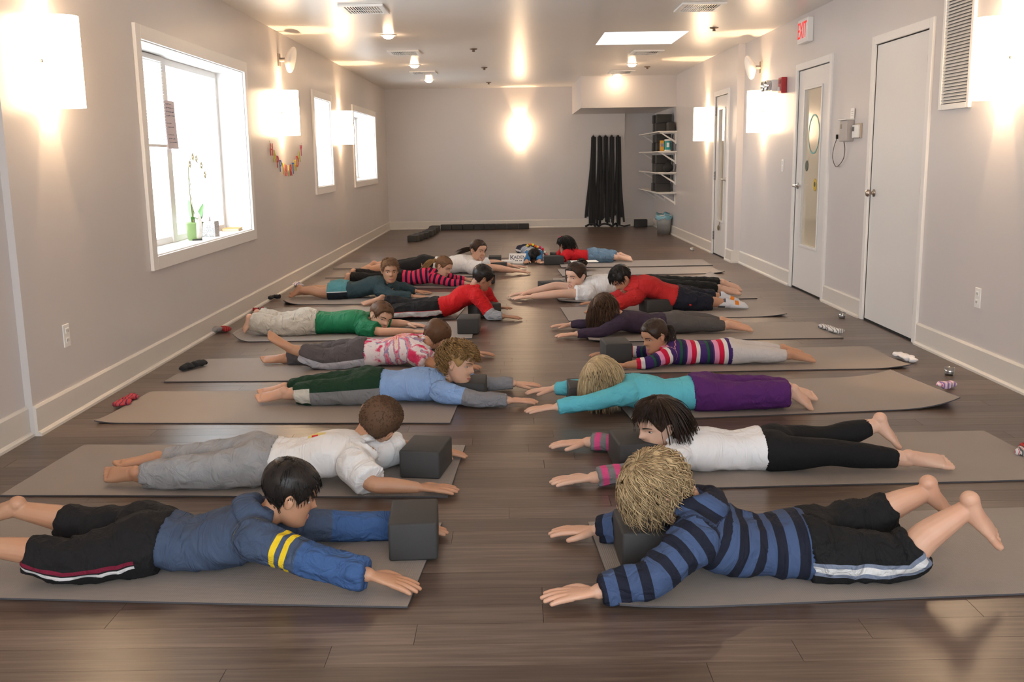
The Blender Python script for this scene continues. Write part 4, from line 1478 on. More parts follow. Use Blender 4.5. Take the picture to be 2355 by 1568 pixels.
sock_px([(597, 717), (605, 716), (612, 716)], 0.030, s_rb, 'black red and white sock beside the red one by the left wall', seed=8)
sock_px([(616, 693), (623, 690), (629, 690)], 0.034, s_bk, 'black sock at the left by the baseboard beyond the curled mat corner', seed=9)
sock_px([(630, 688), (637, 688), (644, 688)], 0.036, s_bk, 'black sock with red trim at the right by the baseboard', seed=10)
sock_px([(674, 660), (681, 656), (687, 656)], 0.030, s_wp, 'white and purple sock at the far left by the baseboard', seed=11)
sock_px([(684, 659), (690, 658), (694, 659)], 0.024, s_wp, 'white and purple sock touching the feet of the boy in teal shorts', seed=12)
sock_px([(1886, 754), (1896, 757), (1908, 760)], 0.030, s_wg, 'white and black sock on the end of the purple girl\'s mat', 0.0065, seed=13)
sock_px([(1908, 762), (1922, 767), (1936, 770)], 0.028, s_wg, 'white sock with a dark band at the mat end, outer of its pair', 0.0065, seed=14)
sock_px([(2058, 822), (2075, 826), (2092, 833)], 0.032, s_wh, 'plain white sock lying beyond the striped sweater girl\'s mat', seed=15)
sock_px([(2090, 834), (2098, 834), (2105, 833)], 0.026, s_wh, 'balled plain white sock cuff at the right wall side', seed=16)
sock_px([(2158, 890), (2168, 892), (2180, 896)], 0.030, s_pk, 'white and pink crumpled sock on the aqua girl\'s mat edge', 0.02, seed=17)
sock_px([(2176, 892), (2186, 890), (2194, 892)], 0.028, s_pk, 'white sock with violet patch behind the aqua girl\'s mat edge', 0.004, seed=18)
sock_px([(2338, 1046), (2348, 1048), (2362, 1052)], 0.032, s_wr, 'white sock with dark cuff cut by the right photo edge', seed=19)
sock_px([(2346, 1034), (2356, 1036), (2366, 1040)], 0.028, s_rd, 'red sock cut by the right photo edge', seed=20)

# three small clear holders on the floor along the right wall
m = glass_mat('clear_glass', (0.90, 0.92, 0.92), 1.2)
CLR = m
for (px, py, lab) in ((1592, 577, 'farthest, near the narrow glazed door'), (1936, 731, 'middle one, before the plain white door'), (2183, 862, 'nearest, by the pink socks')):
    p = F(px, py)
    R = empty('glass_tealight', (p.x, p.y, 0))
    tag(R, 'clear glass tealight holder on the right floor, %s' % lab, 'tealight', 'clear tealight holders')
    MB().lathe([(0.001, 0.0), (0.022, 0.0), (0.027, 0.01), (0.028, 0.045), (0.026, 0.045), (0.024, 0.012), (0.001, 0.008)], 2, n=20, close=True).build('cup', CLR, R, smooth=True)
    MB().lathe([(0.001, 0.009), (0.019, 0.009), (0.019, 0.02), (0.001, 0.02)], 2, n=16, close=True).build('candle', s_wh, R)
# ================================================================== people: builders
NPA = np.array


def nrm(v):
    v = NPA(v, float)
    return v / max(1e-9, np.linalg.norm(v))


class Raw:
    """closed overlapping shells that a voxel remesh fuses into one continuous surface"""

    def __init__(self):
        self.v, self.f, self.n = [], [], 0

    def add(self, V, F):
        self.v.append(NPA(V, float))
        self.f += [tuple(i + self.n for i in q) for q in F]
        self.n += len(V)

    def loft(self, P, S, U, A, B, n=18, sub=5, e=2.0, round0=True, round1=True):
        """rings at P with half-width A along S and half-depth B along U, smoothed along the path"""
        P, S, U, A, B = [NPA(x, float) for x in (P, S, U, A, B)]
        k = len(P)
        if k > 2 and sub > 1:
            t = np.linspace(0, k - 1, (k - 1) * sub + 1)

            def cr(X):
                X = X if X.ndim > 1 else X[:, None]
                o = []
                for q in t:
                    i = min(int(q), k - 2)
                    f = q - i
                    p0, p1, p2, p3 = X[max(i - 1, 0)], X[i], X[i + 1], X[min(i + 2, k - 1)]
                    o.append(0.5 * ((2 * p1) + (-p0 + p2) * f + (2 * p0 - 5 * p1 + 4 * p2 - p3) * f * f + (-p0 + 3 * p1 - 3 * p2 + p3) * f ** 3))
                return NPA(o)
            P, S, U, A, B = cr(P), cr(S), cr(U), cr(A)[:, 0], cr(B)[:, 0]
        if round0:
            d = nrm(P[0] - P[1])
            P = np.vstack([P[0] + d * min(A[0], B[0]) * 0.75, P[0] + d * min(A[0], B[0]) * 0.5, P])
            S, U = np.vstack([S[0], S[0], S]), np.vstack([U[0], U[0], U])
            A, B = np.r_[A[0] * .3, A[0] * .75, A], np.r_[B[0] * .3, B[0] * .75, B]
        if round1:
            d = nrm(P[-1] - P[-2])
            P = np.vstack([P, P[-1] + d * min(A[-1], B[-1]) * 0.5, P[-1] + d * min(A[-1], B[-1]) * 0.75])
            S, U = np.vstack([S, S[-1], S[-1]]), np.vstack([U, U[-1], U[-1]])
            A, B = np.r_[A, A[-1] * .75, A[-1] * .3], np.r_[B, B[-1] * .75, B[-1] * .3]
        m = len(P)
        V = []
        for i in range(m):
            T = nrm(P[min(i + 1, m - 1)] - P[max(i - 1, 0)])
            s = nrm(S[i] - T * (S[i] @ T))
            u = nrm(np.cross(s, T))
            if u @ U[i] < 0:
                u = -u
            for q in range(n):
                a = 2 * PI * q / n
                c, d = math.cos(a), math.sin(a)
                c, d = math.copysign(abs(c) ** (2 / e), c), math.copysign(abs(d) ** (2 / e), d)
                V.append(P[i] + s * (A[i] * c) + u * (B[i] * d))
        Fc = [(i * n + q, i * n + (q + 1) % n, (i + 1) * n + (q + 1) % n, (i + 1) * n + q) for i in range(m - 1) for q in range(n)]
        Fc += [tuple(range(n))[::-1], tuple((m - 1) * n + q for q in range(n))]
        self.add(V, Fc)

    def limb(self, P, R, n=14, sub=4, flat=1.0, S=None, **kw):
        P = NPA(P, float)
        d = nrm(P[-1] - P[0])
        s = NPA((0, 0, 1.0)) if abs(d[2]) < 0.8 else NPA((1.0, 0, 0))
        s = NPA(S, float) if S is not None else np.cross(d, s)
        u = np.cross(s, d)
        k = len(P)
        self.loft(P, [s] * k, [u] * k, NPA(R), NPA(R) * flat, n, sub, **kw)

    def ball(self, c, r, n=14, k=9, basis=None):
        c = NPA(c, float)
        r = NPA(r if hasattr(r, '__len__') else (r, r, r), float)
        Bm = np.eye(3) if basis is None else NPA(basis, float)
        V = []
        for i in range(k + 1):
            t = PI * (i + 0.02) / (k + 0.04)
            for j in range(n):
                a = 2 * PI * j / n
                q = NPA((r[0] * math.sin(t) * math.cos(a), r[1] * math.sin(t) * math.sin(a), r[2] * math.cos(t)))
                V.append(c + q @ Bm)
        Fc = [(i * n + j, (i + 1) * n + j, (i + 1) * n + (j + 1) % n, i * n + (j + 1) % n) for i in range(k) for j in range(n)]
        Fc += [tuple(range(n)), tuple(k * n + j for j in range(n))[::-1]]
        self.add(V, Fc)

    def obj(self, name, voxel, deci=1.0):
        V = np.vstack(self.v)
        me = bpy.data.meshes.new(name + '_raw')
        me.from_pydata(V.tolist(), [], self.f)
        me.update()
        bm = bmesh.new()
        bm.from_mesh(me)
        bmesh.ops.recalc_face_normals(bm, faces=bm.faces)
        bm.to_mesh(me)
        bm.free()
        o = link(bpy.data.objects.new(name, me))
        r = o.modifiers.new('fuse', 'REMESH')
        r.mode = 'VOXEL'
        r.voxel_size = voxel
        r.use_smooth_shade = True
        s = o.modifiers.new('soft', 'SMOOTH')
        s.factor = 0.5
        s.iterations = 2
        if deci < 1:
            q = o.modifiers.new('thin', 'DECIMATE')
            q.ratio = deci
        return o


# ------------------------------------------------------------------ head shape
_HZ = NPA([-.50, -.475, -.43, -.37, -.30, -.22, -.12, 0.0, .08, .20, .32, .42, .475, .50])
_HF = NPA([.26, .325, .365, .375, .368, .362, .362, .362, .385, .380, .325, .215, .10, -.03])
_HB = NPA([.12, .02, -.05, -.12, -.18, -.24, -.32, -.41, -.445, -.455, -.42, -.335, -.22, -.08])
_HW = NPA([.07, .135, .190, .235, .268, .292, .315, .330, .340, .345, .318, .245, .15, .02])


def head_pt(z, th, grow=0.0, feat=True):
    """z, th arrays (th = pi/2 is the face) -> local points x side, y forward, z up, head height 1"""
    f, b, w = np.interp(z, _HZ, _HF), np.interp(z, _HZ, _HB), np.interp(z, _HZ, _HW)
    c, d = (f + b) / 2, (f - b) / 2
    s, q = np.sin(th), np.cos(th)
    e = 2 / 2.25
    x = (w + grow) * np.sign(q) * np.abs(q) ** e
    y = c + (d + grow) * np.sign(s) * np.abs(s) ** e
    x = x * (1 - 0.10 * np.clip(s, 0, 1))
    if feat:
        fr = (s > 0.2).astype(float)
        nose = np.interp(z, [-.17, -.135, -.105, -.06, 0.0, .05], [0, .075, .115, .085, .045, 0])
        sg = np.interp(z, [-.15, -.08, .04], [.062, .055, .035])
        y = y + fr * nose * np.exp(-(x / sg) ** 2)
        y = y - fr * .05 * (np.exp(-((x - .145) / .075) ** 2) + np.exp(-((x + .145) / .075) ** 2)) * np.exp(-((z - .005) / .05) ** 2)
        y = y + fr * .018 * np.exp(-(x / .12) ** 2) * (np.exp(-((z + .262) / .02) ** 2) + 1.1 * np.exp(-((z + .318) / .022) ** 2))
        y = y - fr * .012 * np.exp(-(x / .13) ** 2) * np.exp(-((z + .288) / .010) ** 2)
        y = y + fr * .022 * np.exp(-(x / .10) ** 2) * np.exp(-((z + .43) / .04) ** 2)
        y = y + fr * .02 * (np.exp(-((x - .17) / .07) ** 2) + np.exp(-((x + .17) / .07) ** 2)) * np.exp(-((z + .15) / .07) ** 2)
    return np.stack([x, y, z], -1)


class Head:
    def __init__(self, c, fd, up, h):
        self.c = NPA(c, float)
        self.y = nrm(fd)
        u = NPA(up, float)
        self.z = nrm(u - self.y * (u @ self.y))
        self.x = np.cross(self.y, self.z)
        self.h = h

    def w(self, p):
        p = NPA(p, float)
        return self.c + self.h * (p[..., 0:1] * self.x + p[..., 1:2] * self.y + p[..., 2:3] * self.z)

    def basis(self):
        return NPA([self.x, self.y, self.z])

    def add_to(self, raw):
        nz, nt = 46, 56
        zz = np.sin(np.linspace(-PI / 2, PI / 2, nz)) * 0.5
        zz = 0.5 * zz + 0.5 * np.linspace(-.5, .5, nz)
        th = np.linspace(0, 2 * PI, nt, endpoint=False)
        th = th - 0.28 * np.sin(2 * (th - PI / 4)) * 0      # even spacing
        Z, T = np.meshgrid(zz, th, indexing='ij')
        V = self.w(head_pt(Z.ravel(), T.ravel()))
        Fc = [(i * nt + j, i * nt + (j + 1) % nt, (i + 1) * nt + (j + 1) % nt, (i + 1) * nt + j) for i in range(nz - 1) for j in range(nt)]
        Fc += [tuple(range(nt))[::-1], tuple((nz - 1) * nt + j for j in range(nt))]
        raw.add(V, Fc)
        for s in (-1, 1):
            # outer ear: a tilted shell with a rim
            c = self.w(NPA([s * .345, -.045, -.03]))
            a = 0.45 * s
            bx = math.cos(a) * self.x - math.sin(a) * self.y
            by = math.sin(a) * self.x + math.cos(a) * self.y
            raw.ball(c, NPA([.028, .075, .125]) * self.h, 12, 9, NPA([bx, by, self.z]))
            raw.limb([self.w(NPA([s * .36, -.0, .03])), self.w(NPA([s * .385, -.06, .085])), self.w(NPA([s * .395, -.11, .03])), self.w(NPA([s * .375, -.09, -.06])), self.w(NPA([s * .345, -.03, -.135]))],
                     NPA([.016, .022, .022, .02, .022]) * self.h, 8)


# ------------------------------------------------------------------ hands and feet
def add_hand(raw, wr, tip, dorsal, hs, inner, spread=0.18, curl=0.13, thumb=0.8):
    """palm, four unequal fingers with two bends, thumb leaving the side of the palm; INNER = direction of the thumb side"""
    wr, tip = NPA(wr, float), NPA(tip, float)
    d = nrm(tip - wr)
    n = NPA(dorsal, float)
    n = nrm(n - d * (n @ d))
    s = NPA(inner, float)
    s = nrm(s - d * (s @ d) - n * (s @ n))
    L = hs
    pal = 0.50 * L
    kn = wr + d * pal
    raw.loft([wr - d * .03, wr, wr + d * .18 * L, wr + d * .36 * L, kn], [s] * 5, [n] * 5,
             NPA([.105, .115, .165, .205, .205]) * L, NPA([.095, .085, .075, .072, .060]) * L, 16, 3, 2.4)
    lens = (.44, .50, .46, .36)
    offs = (.152, .052, -.050, -.148)
    for k in range(4):
        b = kn - d * .03 * L + s * offs[k] * L + n * (.006 * L - .02 * L * (k == 3))
        fd = nrm(d + s * (1.5 - k) * spread * 0.62 - n * curl * .15)
        f2 = nrm(fd - n * curl)
        f3 = nrm(f2 - n * curl * .9)
        l = lens[k] * L
        p1 = b + fd * l * .45
        p2 = p1 + f2 * l * .32
        p3 = p2 + f3 * l * .23
        raw.limb([b - fd * .03 * L, b + fd * l * .2, p1, p1 * .4 + p2 * .6, p2, p3], NPA([.060, .058, .059, .053, .051, .042]) * L, 10, 2)
    t0 = wr + d * .13 * L + s * .11 * L - n * .02 * L
    t1 = t0 + nrm(d * .62 + s * thumb) * .22 * L
    t2 = t1 + nrm(d * .85 + s * thumb * .55 - n * .15) * .17 * L
    t3 = t2 + nrm(d * .95 + s * thumb * .25 - n * .2) * .13 * L
    raw.limb([t0, t1, t2, t3], NPA([.092, .074, .064, .050]) * L, 10, 3)


def add_foot(raw, an, toe, shin, fl, sole=None, lat=(0, 1, 0)):
    """FL foot length; AN ankle joint, TOE tip of the toes, SHIN direction knee to ankle"""
    an, toe = NPA(an, float), NPA(toe, float)
    f = nrm(toe - an)
    l = nrm(shin)
    sn = l - f * (l @ f)
    if sole is not None:
        sn = NPA(sole, float) - f * (NPA(sole, float) @ f)
    elif np.linalg.norm(sn) < 0.45:
        u = NPA((0, 0, 1.0))
        u = u - f * (u @ f)
        sn = sn + u * 0.8
    if sole is None:
        sn = nrm(sn) + NPA((0, -.50, 0))
        sn = sn - f * (sn @ f)
    sn = nrm(sn)
    s = nrm(np.cross(f, sn))
    heel = an + sn * .085 * fl - f * .13 * fl + l * .05 * fl
    end = an + f * max(.55 * fl, np.linalg.norm(toe - an))
    L = max(np.linalg.norm(end - an) - .05 * fl, .5 * fl)
    mid = an + f * L * .35 + sn * .055 * fl
    ball = an + f * L * .72 + sn * .075 * fl
    raw.ball(heel + f * .02 * fl, NPA([.135, .150, .140]) * fl, 14, 9, NPA([s, f, sn]))
    raw.loft([heel + f * .05 * fl, an + f * .05 * fl + sn * .06 * fl, mid, ball, an + f * L * .86 + sn * .085 * fl], [s] * 5, [sn] * 5,
             NPA([.125, .140, .158, .190, .175]) * fl, NPA([.125, .150, .125, .088, .062]) * fl, 16, 4, 2.3)
    raw.limb([an - l * .1 * fl, an + sn * .03 * fl, heel], NPA([.125, .125, .11]) * fl, 12, 3)
    tl = (.20, .21, .19, .165, .14)
    for k in range(5):
        o = (.140 - k * .070) * fl
        b = an + f * L * .82 + sn * .082 * fl + s * o - f * (.012 * k * fl)
        e = b + f * tl[k] * fl + sn * .012 * fl
        raw.limb([b, (b + e) / 2 - sn * .012 * fl, e], NPA([.046 + .018 * (k == 0), .042 + .016 * (k == 0), .042 + .016 * (k == 0)]) * fl, 9, 2)
    return sn


# ------------------------------------------------------------------ shaders for people
def skin_mat(name, col, warm=0.0):
    if name in MATS:
        return MATS[name]
    m, nt, b = new_mat(name)
    co = objco(nt)
    n = noisen(nt, co, 9, 3)
    red = (col[0] * 0.96, col[1] * 0.78, col[2] * 0.70)
    c = mixc(nt, ramp(nt, n, [(0.35, (0, 0, 0)), (0.75, (0.65, 0.65, 0.65))]), col, red)
    nt.links.new(c, b.inputs['Base Color'])
    b.inputs['Roughness'].default_value = 0.52
    b.inputs['Subsurface Weight'].default_value = 0.12
    b.inputs['Subsurface Radius'].default_value = (0.012, 0.005, 0.003)
    b.inputs['Subsurface Scale'].default_value = 1.0
    bump(nt, b, noisen(nt, co, 240, 2), 0.08, 0.001)
    MATS[name] = m
    return m


def hair_mat(name, c0, c1, rough=0.5):
    if name in MATS:
        return MATS[name]
    m, nt, b = new_mat(name)
    g = nt.nodes.new('ShaderNodeNewGeometry')
    n = noisen(nt, objco(nt), 35, 3)
    f = mathn(nt, 'ADD', mathn(nt, 'MULTIPLY', g.outputs['Random Per Island'], 0.75), mathn(nt, 'MULTIPLY', n, 0.35))
    nt.links.new(mixc(nt, f, c0, c1), b.inputs['Base Color'])
    b.inputs['Roughness'].default_value = rough
    b.inputs['Specular IOR Level'].default_value = 0.22
    bump(nt, b, noisen(nt, objco(nt), 300, 2), 0.25, 0.001)
    MATS[name] = m
    return m


def attr(nt, name):
    n = nt.nodes.new('ShaderNodeAttribute')
    n.attribute_name = name
    return n.outputs['Fac']


def band(nt, x, lo, hi):
    """1 where lo < x < hi"""
    return mathn(nt, 'MULTIPLY', mathn(nt, 'GREATER_THAN', x, lo), mathn(nt, 'LESS_THAN', x, hi))


def cloth(name, base, layers=(), rough=0.85, weave=900, var=0.10, fold=0.55, fscale=11.0, sheen=0.0):
    """garment shader; LAYERS = functions (nt, colour) -> colour painting prints and stripes of the cloth"""
    m, nt, b = new_mat(name)
    co = objco(nt)
    n = noisen(nt, co, 14, 3)
    c = mixc(nt, n, tuple(x * (1 - var) for x in base), tuple(min(1, x * (1 + var)) for x in base))
    for f in layers:
        c = f(nt, c)
    nt.links.new(c, b.inputs['Base Color'])
    b.inputs['Roughness'].default_value = rough
    b.inputs['Specular IOR Level'].default_value = 0.25
    if sheen:
        b.inputs['Sheen Weight'].default_value = sheen
    # creases run across the limb: short along it, long around it
    cb = nt.nodes.new('ShaderNodeCombineXYZ')
    nt.links.new(mathn(nt, 'MULTIPLY', attr(nt, 'su'), fscale * 1.5), cb.inputs[0])
    nt.links.new(mathn(nt, 'MULTIPLY', attr(nt, 'lat'), 0.9), cb.inputs[1])
    nt.links.new(mathn(nt, 'MULTIPLY', attr(nt, 'dor'), 0.9), cb.inputs[2])
    w = nt.nodes.new('ShaderNodeTexNoise')
    w.inputs['Scale'].default_value = 1.2
    w.inputs['Detail'].default_value = 3
    w.inputs['Distortion'].default_value = 0.9
    nt.links.new(cb.outputs[0], w.inputs['Vector'])
    h = mathn(nt, 'ABSOLUTE', mathn(nt, 'SUBTRACT', w.outputs[0], 0.5))
    h2 = noisen(nt, co, weave, 1)
    bump(nt, b, mathn(nt, 'ADD', mathn(nt, 'MULTIPLY', h, 2.2), mathn(nt, 'MULTIPLY', h2, 0.03)), fold, 0.016)
    return m


def L_band(a, lo, hi, col, also=None):
    def f(nt, c):
        k = band(nt, attr(nt, a), lo, hi)
        for (q, l2, h2) in (also or []):
            k = mathn(nt, 'MULTIPLY', k, band(nt, attr(nt, q), l2, h2))
        return mixc(nt, k, c, col)
    return f


def L_stripes(a, period, duty, col, phase=0.0, also=None):
    def f(nt, c):
        x = mathn(nt, 'FRACT', mathn(nt, 'ADD', mathn(nt, 'DIVIDE', attr(nt, a), period), phase + 50))
        k = mathn(nt, 'LESS_THAN', x, duty)
        for (q, l2, h2) in (also or []):
            k = mathn(nt, 'MULTIPLY', k, band(nt, attr(nt, q), l2, h2))
        return mixc(nt, k, c, col)
    return f


def L_cycle(a, period, stops, phase=0.0):
    """repeat of several coloured bands: stops = [(start, colour) ...] in 0..1"""
    def f(nt, c):
        x = mathn(nt, 'FRACT', mathn(nt, 'ADD', mathn(nt, 'DIVIDE', attr(nt, a), period), phase + 50))
        n = nt.nodes.new('ShaderNodeValToRGB')
        n.color_ramp.interpolation = 'CONSTANT'
        e = n.color_ramp.elements
        e[0].color = (*stops[0][1], 1)
        e[1].position, e[1].color = stops[1][0], (*stops[1][1], 1)
        for p, q in stops[2:]:
            e.new(p).color = (*q, 1)
        nt.links.new(x, n.inputs[0])
        return n.outputs[0]
    return f


# ------------------------------------------------------------------ hair
def hair_limit(th):
    """lowest height of hair around the head: hairline, temples, behind the ears, nape"""
    s, q = np.sin(th), np.abs(np.cos(th))
    # angle from the face: 0 front .. pi back
    a = np.abs(np.arctan2(np.cos(th), np.sin(th)))
    return np.interp(a, [0, .55, .85, 1.10, 1.30, 1.55, 1.75, 2.2, PI], [.30, .285, .20, .02, -.06, .06, -.05, -.24, -.30])


def strand(mb, pts, r, k=3):
    n = len(pts)
    V, Fc = [], []
    up = NPA((.13, .31, .94))
    for i in range(n):
        t = nrm(pts[min(i + 1, n - 1)] - pts[max(i - 1, 0)])
        u = nrm(np.cross(t, up)) if abs(t @ up) < .97 else NPA((1., 0, 0))
        v = np.cross(t, u)
        rr = r * (1.0 - 0.85 * (i / (n - 1)) ** 1.8)
        for j in range(k):
            a = 2 * PI * j / k
            V.append(pts[i] + rr * (math.cos(a) * u + math.sin(a) * v))
    Fc = [(i * k + j, i * k + (j + 1) % k, (i + 1) * k + (j + 1) % k, (i + 1) * k + j) for i in range(n - 1) for j in range(k)]
    Fc += [tuple(range(k))[::-1], tuple((n - 1) * k + j for j in range(k))]
    b = len(mb.v)
    mb.v += [Vector(p) for p in V]
    mb.f += [[i + b for i in f] for f in Fc]
    mb.m += [0] * len(Fc)


def make_hair(H, style, mat, parent, rng, clear=False, lift=0.05, length=0.16, nst=420, line=None, fall=None, name='hair', tail=None, fringe=0.0, thick=0.012):
    """cap over the scalp plus many tapering locks; FALL = world direction loose hair hangs in"""
    mb = MB()
    grow = {'buzz': .018, 'short': .045, 'curly': .06, 'long': .055, 'tied': .03, 'mop': .06}[style] + 0.0
    lim = hair_limit if line is None else line
    nt, nz = 64, 22
    th = np.linspace(0, 2 * PI, nt, endpoint=False)
    zl = lim(th) - fringe * np.exp(-(np.minimum(np.abs(th - PI / 2), 9) / .5) ** 2)
    P = []
    for i in range(nz):
        u = i / (nz - 1)
        z = zl + (0.497 - zl) * (1 - (1 - u) ** 1.6)
        g = grow * min(1.0, (u * 5 + 0.02)) * (1.0 if i else 0.0)
        p = head_pt(np.clip(z, -.49, .497), th, g, False)
        p[:, 2] += grow * np.clip((z - .15) / .35, 0, 1) ** 1.2
        if i == 0:
            p = head_pt(np.clip(z, -.49, .49), th, -.01, False)
        P.append(p)
    P = NPA(P)
    jit = NPA([[mnoise.noise(Vector(q * 7)) for q in row] for row in P])
    P[1:] += (P[1:] - NPA([0, -.04, .02])) * (jit[1:, :, None] * {'buzz': .012, 'short': .03, 'curly': .10, 'long': .04, 'tied': .02, 'mop': .07}[style])
    W = H.w(P.reshape(-1, 3))
    Fc = [(i * nt + j, i * nt + (j + 1) % nt, (i + 1) * nt + (j + 1) % nt, (i + 1) * nt + j) for i in range(nz - 1) for j in range(nt)] + [tuple((nz - 1) * nt + j for j in range(nt))]
    mb.add(W, Fc)
    if style == 'buzz':
        nst = max(nst, 500)
        length, lift = 0.03, 0.5
    g = NPA(fall if fall is not None else (0, 0, -1.0), float)
    gl = NPA([g @ H.x, g @ H.y, g @ H.z])
    cen = NPA([0, -.04, .04])
    for k in range(nst):
        t = rng.random() * 2 * PI
        z0 = float(np.interp(t, np.r_[th, 2 * PI], np.r_[zl, zl[0]]))
        u = rng.random()
        z = z0 + (0.495 - z0) * (1 - (1 - u) ** 1.6) if rng.random() < .8 else .45 + .05 * rng.random() ** .5
        p = head_pt(NPA([z]), NPA([t]), grow * .75, False)[0]
        p[2] += grow * np.clip((z - .15) / .35, 0, 1) ** 1.2
        n = nrm(p - cen)
        # combing direction: down from the crown (a little behind the top)
        crown = NPA([0.03, -.12, .5])
        c = nrm(p - crown - n * ((p - crown) @ n) + 1e-6)
        if style in ('short', 'buzz'):
            c = nrm(c + NPA([0.15 * math.sin(9 * t), .25, -.1]))
        pts = [p]
        L = length * (0.7 + 0.6 * rng.random())
        if style in ('short', 'buzz'):
            d = nrm(c + n * lift * (0.6 + rng.random()))
            for i in range(4):
                d = nrm(d - n * 0.10)
                pts.append(pts[-1] + d * L / 4)
        elif style in ('curly', 'mop'):
            ph, rad = rng.random() * 6.28, L * 0.16 * (1.5 if style == 'curly' else 0.9)
            s2 = np.cross(c, n)
            d = nrm(c + n * lift)
            q = p.copy()
            for i in range(7):
                d = nrm(d * 1.0 + gl * 0.22 - n * 0.08)
                q = q + d * L / 7
                a = ph + i * (1.25 if style == 'curly' else 0.8)
                pts.append(q + rad * (math.cos(a) * s2 + math.sin(a) * n) * min(1, (i + 1) / 3))
        else:
            d = nrm(c + n * 0.05)
            q = p.copy()
            if style == 'long':
                for i in range(9):
                    nn = nrm(q - cen)
                    r_now = np.linalg.norm((q - cen) * NPA([1.15, .95, .8]))
                    d = nrm(d + gl * (.10 + .10 * i) + NPA([.05, .05, .05]) * (rng.random() - .5))
                    if r_now < .48 and d @ nn < 0:
                        d = nrm(d - nn * (d @ nn))
                    q = q + d * L / 9
                    pts.append(q + .012 * NPA([math.sin(i * .9 + 5 * t), math.cos(i * .8 + 3 * t + u * 6), 0]))
            else:                                  # tied: combed to the tie point
                T = NPA(tail[0])
                for i in range(1, 8):
                    f = i / 7
                    q = p * (1 - f) + T * f
                    m = q - cen
                    R0 = np.linalg.norm(p - cen) * (1 - f) + np.linalg.norm(T - cen) * f
                    q = cen + m / np.linalg.norm(m) * R0
                    pts.append(q)
        if clear and any(q[1] > -.05 and q[2] < .16 and abs(q[0]) < .6 for q in pts[1:]):
            pts = pts[:3]
            if any(q[1] > -.05 and q[2] < .16 for q in pts):
                continue
        strand(mb, H.w(NPA(pts)), H.h * thick * (0.7 + 0.7 * rng.random()))
    o = mb.build(name, mat, parent, True)
    return o


def tail_strands(H, T, path, rng, mat, parent, n=90, rad=.05, name='ponytail'):
    """ponytail: locks from the tie point T (head units) along world offsets PATH (metres from the tie)"""
    mb = MB()
    base = H.w(NPA(T))
    for k in range(n):
        a, r = rng.random() * 6.28, rad * H.h * math.sqrt(rng.random())
        o = NPA([r * math.cos(a), r * math.sin(a), r * math.sin(a * 2 + 1)])
        cut = 0.75 + 0.25 * rng.random()
        pts = [base + o * 0.35]
        m = max(2, int(len(path)))
        for i in range(m):
            f = (i + 1) / m
            pts.append(base + NPA(path[i]) * cut + o * (0.6 + 0.9 * math.sin(PI * min(1, f * .8))) + NPA([.004, .004, .004]) * math.sin(7 * f + k))
        pts = NPA(pts)
        # smooth
        q = [pts[0]]
        for i in range(len(pts) - 1):
            for s in (0.34, 0.67, 1.0):
                q.append(pts[i] * (1 - s) + pts[i + 1] * s)
        q = NPA(q)
        q[1:-1] = (q[:-2] + q[1:-1] * 2 + q[2:]) / 4
        strand(mb, q, H.h * .012)
    return mb.build(name, mat, parent, True)


def loft_simple(mb, P, rad, n=10):
    mb.tube([Vector(p) for p in P], rad, n)
# ================================================================== people: assembly
JOBS = []          # (object, material, post(mesh)) finished together after one evaluation


def seg_param(V, P):
    """closest point on polyline P for each row of V: arc length, distance, offset, segment index"""
    best = np.full(len(V), 1e9)
    su = np.zeros(len(V))
    off = np.zeros_like(V)
    acc = 0.0
    for i in range(len(P) - 1):
        d = P[i + 1] - P[i]
        L = np.linalg.norm(d) + 1e-9
        t = ((V - P[i]) @ d) / (L * L)
        lo, hi = (-3.0 if i == 0 else 0.0), (3.0 if i == len(P) - 2 else 1.0)
        t = np.clip(t, lo, hi)
        o = V - (P[i] + t[:, None] * d)
        q = np.linalg.norm(V - (P[i] + np.clip(t, 0, 1)[:, None] * d), axis=1)
        m = q < best
        best[m], su[m], off[m] = q[m], acc + t[m] * L, o[m]
        acc += L
    return su, best, off


def shrink(V, N, zones):
    """draws a surface in under the cloth that covers it: zones = (polyline, from, to, reach, amount)"""
    D = np.zeros(len(V))
    for (P, lo, hi, reach, amt) in zones:
        su, d, _ = seg_param(V, NPA(P))
        D = np.maximum(D, amt * ((d < reach) & (su > lo) & (su < hi)))
    return V - N * D[:, None]


def body_post(zones, zmin=.0025):
    def post(me):
        n = len(me.vertices)
        V = np.empty(n * 3)
        me.vertices.foreach_get('co', V)
        V = V.reshape(-1, 3)
        N = np.empty(n * 3)
        me.vertices.foreach_get('normal', N)
        N = N.reshape(-1, 3)
        V = shrink(V, N, zones)
        V[:, 2] = np.maximum(V[:, 2], zmin)
        me.vertices.foreach_set('co', V.ravel())
    return post


